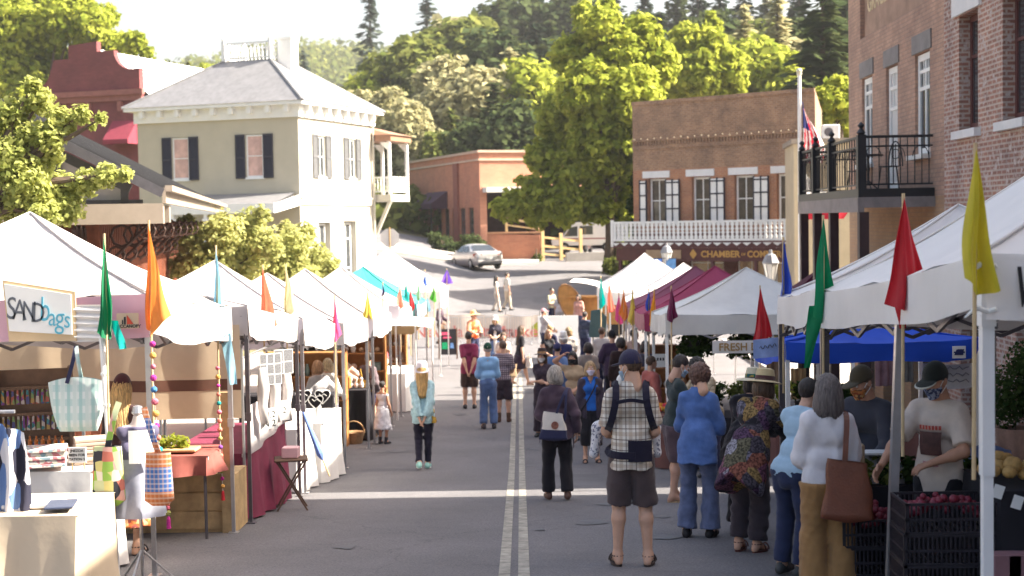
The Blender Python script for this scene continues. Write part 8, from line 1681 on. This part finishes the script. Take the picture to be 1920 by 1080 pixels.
table(-4.3, -3.42, 19.0, 20.2, .92, WCL, 'table of the first white clothed pair on the left', 'white cloth on the nearer of two tables beside the open street'); table(-4.1, -3.3, 20.5, 22.2, .95, WCL, 'table of the second white clothed pair on the left', 'white cloth on the farther of two tables beside the open street')
t = put('pump_bottle', 'white pump bottle at the corner of the farther white table', 'bottle', -3.42, 20.75, .956); m_ = MB(); m_.lathe([(.045, 0), (.047, .16), (.03, .2), (.014, .21)], n=14); m_.build('bottle', WHITE, t, smooth=True); m_ = MB(); m_.tube([(0, 0, .21), (0, 0, .26), (.05, 0, .255)], .01, 6); m_.build('pump', LINT, t)
for i, (px, py) in enumerate(((569, 742), (592, 752), (605, 742))):
 t = thing('heart_ornament', ('left', 'lowest', 'right')[i] + ' black heart ornament with white edging behind the white tables', 'ornament', at(px, py, 20.6)); m_ = MB(); hp = [(.11 * (math.sin(a) ** 3), .10 * (13 * math.cos(a) - 5 * math.cos(2 * a) - 2 * math.cos(3 * a)) / 14) for a in [k * .3142 for k in range(20)]]; m_.prism([(x, z) for x, z in hp], 0, .02); m_.build('heart', BKC, t); m_ = MB(); m_.tube([(x * 1.02, -.01, z * 1.02) for x, z in hp], .008, 5, closed=True); m_.tube([(-.05, -.01, .03), (-.02, -.01, .0), (.02, -.01, .03), (.06, -.01, .0)], .008, 5); m_.build('edging', WHITE, t)
t = thing('black_display', 'low black draped display behind the heart ornaments', 'display', st(-4.15, 22.35)); m_ = MB(); m_.box(-.75, .75, -.2, .2, 0, 1.25, bev=.02); m_.build('drape', BKC, t)
a_, b_ = Vector(at(562, 758, 19.0)), Vector(at(618, 893, 18.6)); t = thing('closed_umbrella', 'closed blue umbrella with a wooden handle leaning on the white table', 'umbrella', tuple(b_)); m_ = MB(); d_ = a_ - b_; m_.tube([d_ * .22, d_ * .3, d_ * .55, d_ * .98], [.012, .05, .035, .01], 8); m_.build('canopy', mat('umbrella_blue', (.12, .19, .46), .7, .2, 12), t); m_ = MB(); m_.tube([(0, 0, 0), d_ * .25], .012, 6); m_.build('handle', WOOD, t)
def shelf(label, px, Y, w, h, rows, seed, rot=0., gm=None):
 t = thing('goods_shelf', label, 'shelf', gp(px, Y), rot - YAW); m_ = MB(); m_.box(-w / 2, -w / 2 + .04, 0, .3, 0, h); m_.box(w / 2 - .04, w / 2, 0, .3, 0, h); [m_.box(-w / 2, w / 2, 0, .3, h * k / rows - .03, h * k / rows) for k in range(1, rows + 1)]; m_.box(-w / 2, w / 2, .29, .31, 0, h); m_.build('frame', mat('orange_wood', (.40, .17, .05), .6, .25, 5, streak=.2), t)
 r = random.Random(seed); pal = [(.5, .32, .18), (.62, .55, .48), (.4, .12, .06), (.25, .15, .09), (.6, .4, .3), (.15, .2, .18), (.65, .6, .55)]
 for k in range(rows):
  for i in range(int(w / .17)):
   m_ = MB(); x = -w / 2 + .1 + i * .17; z = h * k / rows + .002; s = .05 + .03 * r.random(); q = r.random()
   if q < .4: m_.lathe([(s * .6, 0), (s, .08), (s * .5, .15 + s), (s * .55, .17 + s)], (x, .1, z), 9)
   elif q < .7: m_.box(x - s, x + s, .04, .2, z, z + .1 + s)
   else: m_.ball((x, .1, z + s), s, 8, 6)
   c = pal[r.randrange(7)]; m_.build('ware', mat('ware_%d' % pal.index(c), c, .6, .2), t, smooth=True)
 return t
shelf('orange wooden shelf of wares behind the long grey top', 575, 26.1, 1.5, 1.75, 4, 1); shelf('wooden shelf of small wares behind the peach dress', 668, 29.9, 1.3, 1.9, 5, 2); shelf('shelf of baskets and wares at the stall before the teal canopy', 712, 36, 1.4, 1.7, 4, 5)
O_, h_ = table(-4.15, -3.5, 27.0, 28.6, 1.0, BKC, 'stall table hidden under the black cloth', 'black cloth draped to the ground on the stall table by the girl in white')
for i, (u, Y, c, lb) in enumerate(((-4.0, 27.15, (.52, .17, .04), 'orange box on the black covered table'), (-3.75, 27.3, (.62, .55, .5), 'cream figurine row on the black covered table'), (-3.62, 27.9, (.2, .12, .1), 'dark carved figure on the black covered table'))):
 m_ = MB(); (m_.box(-.16, .16, -.1, .1, 0, .22, bev=.01) if i == 0 else [m_.lathe([(.04, 0), (.05, .05), (.025, .12), (.035, .17), (.005, .2)], (-.1 + .1 * k, 0, 0), 9) for k in range(3 if i == 1 else 1)]); single('figurine' if i else 'box', lb, 'figurine' if i else 'box', m_, mat('item_%d' % i, c, .6, .2), st(u, Y, 1.008))
t = thing('basket', 'wicker basket on the ground before the black cloth', 'basket', gp(664, 26.6)); m_ = MB(); m_.lathe([(.15, 0), (.2, .2), (.21, .22), (.18, .2), (.13, .02)], n=18); m_.build('body', mat('wicker', (.34, .2, .1), .8, .4, 40, bump=.6, bsc=70), t, smooth=True); m_ = MB(); m_.tube([(.2 * math.cos(k * .314), 0, .2 + .22 * math.sin(k * .314)) for k in range(11)], .014, 6); m_.build('handle', MATS['wicker'], t)
t = thing('green_bag', 'bright green shopping bag hanging beside the black cloth', 'bag', at(638, 772, 26.5)); m_ = MB(); m_.grid(lambda a, b: (.11 * math.sin(a * 6.283) * (1 + .2 * (1 - b)), .05 * math.cos(a * 6.283), -.24 + .48 * b), 20, 8); m_.build('body', mat('bright_green_bag', (.12, .5, .02), .6, .15), t, smooth=2); strapmb([(-.07, 0, .22), (0, 0, .42), (.07, 0, .22)], .02).build('strap', MATS['bright_green_bag'], t)
table(-4.2, -3.3, 32.2, 34, .9, WCL, 'table beyond the girl in the white sundress', 'white cloth on the table beyond the girl in the sundress')
t = thing('small_awning', 'flat white side awning with a tan underside in front of the teal canopy', 'awning', gp(745, 30.5)); s_ = 30.5 / F; za = at(745, 612, 30.5)[2] - t.location.z; m_ = MB(); m_.grid(lambda a, b: ((-55 + 125 * a) * s_, -.5 + 1.3 * b, za + .0 + .10 * b + .06 * math.sin(a * 3.1) - .02 * math.sin(b * 3)), 12, 8); m_.build('cloth', CAN, t, smooth=2); m_ = MB(); m_.prism([(-.4, za - .2), (.35, za - .2), (.55, za - .02), (-.6, za - .03)], .3, .34); m_.build('under_panel', mat('tan_canvas', (.5, .36, .2), .8, .1, trans=.2), t)
for x in (-.58, .0, .42, .78): m_ = MB(); m_.tube([(x, -.45 if x < 0 else .1, 0), (x, -.45 if x < 0 else .1, za)], .022, 6); m_.build('pole', WHITE, t)
t = thing('notice_panel', 'pale lilac panel standing above the flat side awning', 'sign', at(738, 588, 30.3)); m_ = MB(); m_.box(-.11, .11, 0, .02, -.17, .17); m_.build('panel', LAV, t)
t = thing('pavement_sign', 'black chalk pavement sign with pink and green drawings by the end of the left row', 'sign', gp(840, 47.5)); m_ = MB(); m_.add([(-.3, 0, .15), (.3, 0, .15), (.3, .16, 1.0), (-.3, .16, 1.0), (-.3, .03, .15), (.3, .03, .15), (.3, .19, 1.0), (-.3, .19, 1.0)], [(0, 1, 2, 3), (7, 6, 5, 4), (0, 3, 7, 4), (1, 5, 6, 2), (3, 2, 6, 7)]); m_.build('board', BKC, t); m_ = MB()
for x in (-.3, .3): m_.beam((x, -.02, 0), (x, .18, 1.03), .035); m_.beam((x, .4, 0), (x, .18, 1.03), .035)
m_.build('frame', DWOOD, t)
for (x, z, w, h, c, n) in ((-.08, .85, .3, .1, (.6, .08, .16), 'pink'), (-.02, .72, .3, .06, (.6, .08, .16), 'pink'), (-.1, .45, .22, .22, (.0, .25, .1), 'green'), (.14, .45, .14, .18, (.1, .2, .4), 'blue')): m_ = MB(); y = lambda q: .16 * (q - .15) / .85 - .008; m_.quad((x - w / 2, y(z - h / 2), z - h / 2), (x + w / 2, y(z - h / 2), z - h / 2), (x + w / 2 - .03, y(z + h / 2), z + h / 2), (x - w / 2 + .02, y(z + h / 2), z + h / 2)); m_.build('drawing', mat('chalk_' + n, c, .9, .4, 20), t)
p = gp(918, 55); s_ = 55 / F; t = thing('market_banner', 'long pale market banner with pink red lettering across the street', 'banner', p); zb = at(918, 618, 55)[2] - p[2]; bw = 95 * s_
m_ = MB(); m_.grid(lambda a, b: (-bw + 2 * bw * a, .03 * math.sin(a * 21), zb - 32 * s_ + 64 * s_ * b - .06 * math.sin(a * 3.14 * 3) ** 2 - a * .12), 40, 6); m_.build('cloth', mat('banner_cloth', (.66, .56, .47), .85, .08, 1.5, trans=.1), t, smooth=2)
RL_ = mat('banner_lettering', (.62, .20, .17), .8, .15)
for s, px, sx_ in (('Nevada City', 852, 1.0), ('Farmers', 918, .9), ('Market', 972, 1.12)): text(s, .62, RL_, t, ((px - 918) * s_, -.05, zb - .06 - (px - 850) * .0004), ext=.002, sx=sx_, bold=.008)
m_ = MB(); x = (1008 - 918) * s_; m_.prism([(x - .22, zb + .1), (x + .05, zb + .3), (x + .26, zb + .18), (x + .1, zb - .28), (x - .15, zb - .3)], -.05, -.046); m_.build('leaf_mark', mat('leaf_green', (.36, .36, .04), .8, .2, 9), t)
m_ = MB(); [m_.tube([(q * bw, .06, 0), (q * bw, .06, zb + .7)], .03, 6) for q in (-1, -.33, .33, 1)]; m_.build('pole', STEEL, t)
for k in range(4):
 t = thing('barricade', ('first', 'second', 'third', 'fourth')[k] + ' steel crowd barrier from the left below the market banner', 'barrier', gp(838 + k * 47, 52.5)); m_ = MB(); m_.tube([(-.42, 0, .12), (-.42, 0, 1.05), (.42, 0, 1.05), (.42, 0, .12)], .02, 6, closed=True); [m_.tube([(-.36 + q * .09, 0, .12), (-.36 + q * .09, 0, 1.05)], .008, 4) for q in range(9)]; m_.build('panel', STEEL, t); m_ = MB(); [m_.tube([(x, -.25, .01), (x, 0, .12), (x, .25, .01)], .018, 6) for x in (-.35, .35)]; m_.build('foot', STEEL, t)
t = thing('white_board', 'blank white board standing right of the market banner', 'board', gp(1047, 53)); s_ = 53 / F; zb = at(1047, 617, 53)[2] - t.location.z; m_ = MB(); m_.box(-38 * s_, 38 * s_, 0, .06, zb - .5, zb + .5); m_.build('panel', WHITE, t); m_ = MB(); [m_.box(x - .04, x + .04, .06, .12, 0, zb + .45) for x in (-.6, .6)]; m_.build('stand', WOOD, t)
t = thing('wooden_trailer', 'rounded wooden food trailer with its oval hatch open', 'trailer', gp(1100, 55.2), R(-14)); OW = mat('honey_wood', (.50, .24, .06), .5, .25, 5, streak=.2); m_ = MB(); m_.prism([(-.55, .45), (1.7, .45), (1.7, 1.5), (-.55, 1.5)], 0, 1.6); m_.build('body', OW, t); zl = at(1065, 565, 55.2)[2] - t.location.z
m_ = MB(); [m_.tube([(-1.25 + .0, .1, zl), (-1.2, .02, zl)], .01, 4)]; EL = [(math.cos(k * .314) * .42, math.sin(k * .314) * .82) for k in range(20)]; an = R(26); EL = [(-.55 + x * math.cos(an) - z * math.sin(an), zl - .1 + x * math.sin(an) + z * math.cos(an)) for x, z in EL]; m_.prism(EL, -.15, -.08); m_.build('hatch', OW, t); m_ = MB(); m_.tube([(x, -.16, z) for x, z in EL], .035, 6, closed=True); m_.build('hatch_rim', mat('rim_wood', (.30, .15, .06), .6, .2), t)
m_ = MB(); m_.grid(lambda a, b: (-.6 + 2.5 * a, -.2 + 1.9 * b, zl + .75 - .9 * a * a + .1 * math.sin(b * 3.14)), 10, 8); m_.build('roof', CAN, t, smooth=2); m_ = MB(); m_.box(-.75, 1.8, -.3, .0, 1.5, 1.56); m_.build('counter', OW, t)
for x in (-.3, 1.2): m_ = MB(); m_.lathe([(.005, -.08), (.32, -.08), (.32, .08), (.005, .08)], n=18); m_.v = [(x + q[0], .1 + q[2], .32 + q[1]) for q in m_.v]; m_.build('wheel', MATS['tyre_rubber'], t)
t = thing('slate_board', 'dark slate sign panel on two poles before the orange pennants', 'sign', gp(1122, 42)); s_ = 42 / F; zb = at(1122, 606, 42)[2] - t.location.z; m_ = MB(); m_.prism([(-17 * s_, zb - 26 * s_), (15 * s_, zb - 27 * s_), (17 * s_, zb + 12 * s_), (4 * s_, zb + 26 * s_), (-12 * s_, zb + 24 * s_)], 0, .04); m_.build('panel', mat('slate_green', (.05, .095, .10), .7, .2), t); m_ = MB(); [m_.tube([(x, .06, 0), (x, .06, zb + .3)], .02, 6) for x in (-.14, .14)]; m_.build('pole', DGREY, t)
t = thing('stall_banner', 'white strip banner with gold capitals under the pale grey canopy', 'banner', at(1402, 650, 22.45)); m_ = MB(); m_.grid(lambda a, b: (-.56 + 1.12 * a, .01 * math.sin(a * 9), -.1 + .2 * b), 20, 2); m_.build('cloth', WCL, t, smooth=2); text('FRESH DAILY', .17, mat('gold_ink', (.35, .2, .05), .7, .1), t, (.02, -.02, -.005), ext=.001, sx=.98, bold=.003)
t = thing('blue_sign', 'small pale blue cloth sign with dark script beside the red pennant', 'sign', at(1437, 650, 14.9), R(-8)); t.scale = (.72, .72, .72); m_ = MB(); m_.grid(lambda a, b: (-.19 + .38 * a, .01 * math.sin(a * 7), -.14 + .28 * b - .04 * (1 - a)), 10, 4); m_.build('cloth', mat('pale_blue_cloth', (.25, .33, .58), .8, .15, 6), t, smooth=2); m_ = MB(); m_.tube([(-.1 + .02 * k, -.025, -.02 + .03 * math.sin(k * 1.9) + .004 * k) for k in range(13)], .006, 5); m_.build('script', BLK, t)
t = thing('white_sign', 'white hand lettered sheet hanging below the blue canopy', 'sign', at(1780, 702, 15.6)); s_ = 15.6 / F; m_ = MB(); m_.grid(lambda a, b: ((-50 + 100 * a) * s_, .012 * math.sin(a * 8), (-24 + 46 * b) * s_ - .02 * math.sin(a * 3)), 12, 4); m_.build('sheet', mat('grey_white_sheet', (.55, .54, .55), .8, .1, 4), t, smooth=2); m_ = MB()
for k in range(3): m_.tube([((-36 + 6 * q) * s_, -.02, (12 - 12 * k) * s_ + .02 * math.sin(q * 2.3 + k)) for q in range(13)], .006, 4)
m_.build('scribble', mat('grey_ink', (.25, .25, .27), .7, .1), t)
CRB = mat('black_crate_plastic', (.022, .018, .024), .45, .25, 9)
def crate():
 m = MB(); w, d, h = .6, .4, .2
 for z in (.0, .085, .185): m.box(-w / 2, w / 2, -d / 2, -d / 2 + .014, z, z + .016); m.box(-w / 2, w / 2, d / 2 - .014, d / 2, z, z + .016); m.box(-w / 2, -w / 2 + .014, -d / 2, d / 2, z, z + .016); m.box(w / 2 - .014, w / 2, -d / 2, d / 2, z, z + .016)
 for k in range(21): x = -w / 2 + .004 + k * (w - .02) / 20; m.box(x, x + .011, -d / 2 + .003, -d / 2 + .011, .01, .19); m.box(x, x + .011, d / 2 - .011, d / 2 - .003, .01, .19)
 for k in range(14): y = -d / 2 + .004 + k * (d - .02) / 13; m.box(-w / 2 + .003, -w / 2 + .011, y, y + .011, .01, .19); m.box(w / 2 - .011, w / 2 - .003, y, y + .011, .01, .19)
 for k in range(9): x = -w / 2 + .03 + k * .065; m.box(x, x + .03, -d / 2 + .01, d / 2 - .01, .004, .012)
 for a in (-1, 1):
  for b in (-1, 1): m.box(a * w / 2 - .022 * (a > 0) - .0, a * w / 2 + .022 * (a < 0), b * d / 2 - .022 * (b > 0), b * d / 2 + .022 * (b < 0), 0, .2)
 return m.build('crate', CRB)
c0 = crate(); me_ = c0; first = True; lev = ('lowest', 'second', 'third', 'topmost', 'extra')
for si, (u, Y, n, nm) in enumerate(((2.56, 9.25, 4, 'the front crate stack before the printed tee vendor'), (2.34, 10.12, 3, 'the left crate stack by the leather tote'))):
 for k in range(n):
  o = c0 if first else c0.copy()
  if not first: COL.objects.link(o)
  first = False; o.location = st(u + .006 * math.sin(k * 5 + si), Y, .0 + k * .203); o.rotation_euler = (0, 0, -YAW + .03 * math.sin(k * 3 + si)); tag(o, f'black mesh produce crate, {lev[k]} of {nm}', 'crate', 'black mesh produce crates')
rr_ = np.random.default_rng(8)
def pile(label, cat, name, u, Y, z, w, d, n, r0, m, seed, sz=1., abs_=None):
 r = random.Random(seed); g = MB()
 for k in range(n): x, y = r.uniform(-w, w), r.uniform(-d, d); s = r0 * r.uniform(.75, 1.2); g.ball((x, y, s + r.random() * .10 * (1 - abs(x) / w * .7)), s, 8, 6, sz)
 return single(name, label, cat, g, m, abs_ or st(u, Y, z), smooth=2)
REDP = mat('red_radish', (.19, .018, .035), .4, .35, 30)
pile('heap of red radishes in the front top crate', 'produce', 'radish_heap', 2.56, 9.25, .70, .26, .16, 70, .026, REDP, 1); pile('heap of red radishes in the left top crate', 'produce', 'radish_heap', 2.34, 10.12, .52, .26, .16, 90, .026, REDP, 2)
table(2.1, 3.2, 10.35, 10.75, .8, BKC, 'produce stall table behind the crates', 'black cloth on the produce table behind the crates')
for k, (u, Y, lb) in enumerate(((2.3, 10.5, 'leafy greens on the produce table, left'), (2.65, 10.52, 'leafy greens on the produce table, middle'), (2.95, 10.55, 'bunch of greens at the right end of the produce table'))): o = leafobj('leafy_greens', leaves([((x, y, .06), .1) for x in (-.18, 0, .18) for y in (-.08, .08)], 800, .03, k, .2), LF['ivy'] if k else LF['mid']); o.location = st(u, Y, .82); tag(o, lb, 'greens')
t = put('paper_bag', 'brown paper bag passing over the produce', 'bag', 2.2, 10.45, .84); m_ = MB(); m_.box(-.1, .1, -.07, .07, 0, .26, bev=.012); m_.build('bag', MATS['kraft_paper'], t)
t = put('scale', 'pale produce scale with a sloping pan on the table', 'scale', 2.46, 10.58, .805); m_ = MB(); m_.prismx([(-.15, .0), (.15, .0), (.15, .2), (-.15, .12)], -.14, .14); m_.build('body', STEEL, t); m_ = MB(); m_.box(-.13, .13, -.05, .12, .2, .215); m_.build('pan', LINT, t)
table(2.86, 4.0, 9.0, 9.8, .90, BKC, 'table at the right edge', 'black cloth on the table at the right edge')
pile('pile of tan knobbly gourds on the right edge table', 'produce', 'gourd_heap', 3.2, 9.35, .91, .32, .2, 34, .055, mat('tan_gourd', (.40, .24, .08), .7, .35, 22, bump=.5, bsc=30), 5, .85)
for i, (px, py) in enumerate(((1872, 922), (1908, 942))): t = thing('price_tag', ('left', 'right')[i] + ' small white price tag pinned on the right edge black cloth', 'price tag', at(px, py, 8.93)); m_ = MB(); m_.box(-.035, .035, 0, .004, -.045, .045, ); m_.v = [(x * .9 + z * .3, y, z * .9 - x * .3) for x, y, z in m_.v]; m_.build('tag', WHITE, t)
for i, (px, lb) in enumerate(((1885, 'plum coloured paper bag on the ground at the right edge, left'), (1912, 'plum coloured paper bag on the ground at the right edge, right'))): t = thing('paper_sack', lb, 'bag', at(px, 1078, 8.7)); m_ = MB(); m_.box(-.09, .09, -.05, .06, -.08, .14, bev=.01); m_.build('sack', mat('plum_paper', (.24, .12, .13), .8, .15), t)
t = put('cooler_bag', 'blue translucent bag hanging behind the white canopy leg', 'bag', 3.55, 11.6, .45); m_ = MB(); m_.grid(lambda a, b: (.24 * math.sin(a * 6.283) * (1.1 - .2 * b), .14 * math.cos(a * 6.283), .5 * b + .02 * math.sin(a * 20)), 26, 8); m_.build('body', mat('blue_plastic', (.14, .19, .36), .4, .2, 9, trans=.3), t, smooth=2)
t = put('trestle', 'dark folding stand below the blue translucent bag', 'stand', 3.55, 11.6, 0); m_ = MB(); m_.box(-.3, .3, -.2, .2, .41, .445); [m_.beam((s * .25, y, 0), (-s * .25, y, .41), .025) for s in (-1, 1) for y in (-.15, .15)]; m_.build('frame', DGREY, t)
def planter(label, u, Y, z, pr, leaf, bl, n, sz, pm, key='potted_plant'):
 t = put(key, label, 'potted plant', u, Y, z); m_ = MB(); m_.lathe(pr, n=18); m_.build('pot', pm, t, smooth=True); o = leafobj('foliage', leaves(bl, n, sz, int(u * 100 + Y), .25), LF[leaf]); o.parent = t; m_ = MB(); m_.tube([(0, 0, pr[-1][1] * .8), (.02, 0, bl[0][0][2])], .015, 6); m_.build('stem', BARK, t); return t
BRL = mat('barrel_wood', (.30, .17, .12), .7, .25, 6, streak=.3)
planter('half barrel with a leafy shrub behind the right edge table', 6.75, 20.6, .13, [(.2, 0), (.26, .3), (.27, .5), (.24, .5), (.23, .44)], 'ivy', [((0, 0, 1.1), .38), ((.15, 0, 1.5), .3), ((-.1, .1, .75), .3), ((.2, .1, .9), .3)], 2600, .035, BRL)
DPOT = mat('dark_plastic_pot', (.03, .022, .02), .6, .2)
for i in range(7): planter(('first', 'second', 'third', 'fourth', 'fifth', 'sixth', 'seventh')[i] + ' dark potted plant from the left on the plant table', 2.5 + .33 * i, 21.4 + .25 * math.sin(i * 2), .86, [(.07, 0), (.1, .16), (.085, .16)], ('ivy', 'mid', 'ivy', 'lime')[i % 4], [((0, 0, .3), .14), ((.06, 0, .42), .1), ((-.07, 0, .36), .1)], 420, .03, DPOT)
table(2.3, 4.7, 21.1, 21.9, .85, BKC, 'plant table under the pale grey canopy', 'black cloth on the plant table under the pale grey canopy')
for i, (u, Y) in enumerate(((2.3, 22.9), (3.1, 22.9), (3.9, 22.9), (2.7, 24.9), (3.6, 24.9))): t = thing('hanging_plant', ('near left', 'near middle', 'near right', 'far left', 'far right')[i] + ' dark hanging plant under the pale grey canopy', 'hanging plant', st(u, Y, 1.95)); o = leafobj('foliage', leaves([((0, 0, 0), .24), ((.1, 0, -.15), .16), ((-.12, 0, -.12), .17)], 700, .04, 60 + i, .2), LF['ivy']); o.parent = t; m_ = MB(); m_.lathe([(.1, -.1), (.14, .02), (.12, .02)], n=12); m_.build('basket', DPOT, t); m_ = MB(); [m_.tube([(.13 * math.cos(a), .13 * math.sin(a), .0), (0, 0, .42)], .004, 4) for a in (0, 2.1, 4.2)]; m_.build('hanger', BLACKM, t)
for i, (px, py, w, h, c, lb, Y) in enumerate(((1497, 720, .24, .5, (.30, .18, .08), 'tan cloth hanging below the left of the blue canopy', 22.6), (1455, 700, .3, .4, (.24, .16, .10), 'brown cloth hanging beside the parking meter', 22.8), (1660, 700, .3, .4, (.20, .11, .12), 'plum cloth hanging under the middle of the blue canopy', 22.2), (1700, 695, .22, .36, (.12, .11, .10), 'dark grey cloth hanging left of the white lettered sheet', 22.2), (1845, 700, .14, .5, (.42, .24, .13), 'tan cloth hanging right of the white lettered sheet', 21.6))): t = thing('hanging_cloth', lb, 'cloth', at(px, py, Y)); m_ = MB(); m_.grid(lambda a, b: (-w / 2 + w * a, .03 * math.sin(a * 16 + i), -h / 2 + h * b), 14, 6); m_.build('cloth', mat('hung_%d' % i, c, .85, .3, 6), t, smooth=2)
table(3.2, 5.6, 20.2, 21.0, .75, mat('brown_cloth', (.14, .06, .05), .85, .2, 4), 'table under the blue canopy', 'brown cloth on the table under the blue canopy')
shelf('dark shelf of goods behind the maroon canopies', 1215, 32.6, 1.4, 1.4, 3, 7); shelf('low shelf of goods under the bright maroon canopy', 1240, 28.4, 1.3, 1.2, 3, 9)
t = thing('paper_notice', 'white paper notice with dark marks under the gold pennant', 'sign', at(1238, 676, 25.4)); m_ = MB(); m_.box(-.1, .1, 0, .006, -.12, .12); m_.build('sheet', WHITE, t); m_ = MB(); [m_.box(-.06 + .05 * k, -.03 + .05 * k, -.003, 0, .0, .05) for k in range(3)]; m_.build('mark', BLK, t)
pile('mixed red and orange fruit heaped at the stall left of the charcoal tee', 'produce', 'fruit_heap', 2.0, 22.2, .86, .3, .2, 70, .045, patchmat('fruit_colours', [(.45, .05, .03), (.5, .2, .03), (.4, .03, .05), (.45, .3, .05)], 12), 12)
table(1.65, 2.25, 21.8, 22.6, .85, MATS['brown_cloth'], 'fruit table at the pale grey canopy corner', 'brown cloth under the mixed fruit heap')
# ================================================================ AIR
hz_ = MB(); hz_.box(-1600, 1600, -30, 1900, -9, 190); HM = bpy.data.materials.new('haze'); HM.use_nodes = True; hn = HM.node_tree; hn.nodes.remove(hn.nodes['Principled BSDF']); pv_ = hn.nodes.new('ShaderNodeVolumePrincipled'); pv_.inputs['Color'].default_value = (.95, .95, .93, 1); pv_.inputs['Density'].default_value = .0003; pv_.inputs['Anisotropy'].default_value = .35; hn.links.new(pv_.outputs[0], hn.nodes['Material Output'].inputs['Volume'])
hz_.build('haze', HM, kind='stuff', label='thin pale summer haze in the air over the whole street', cat='haze')
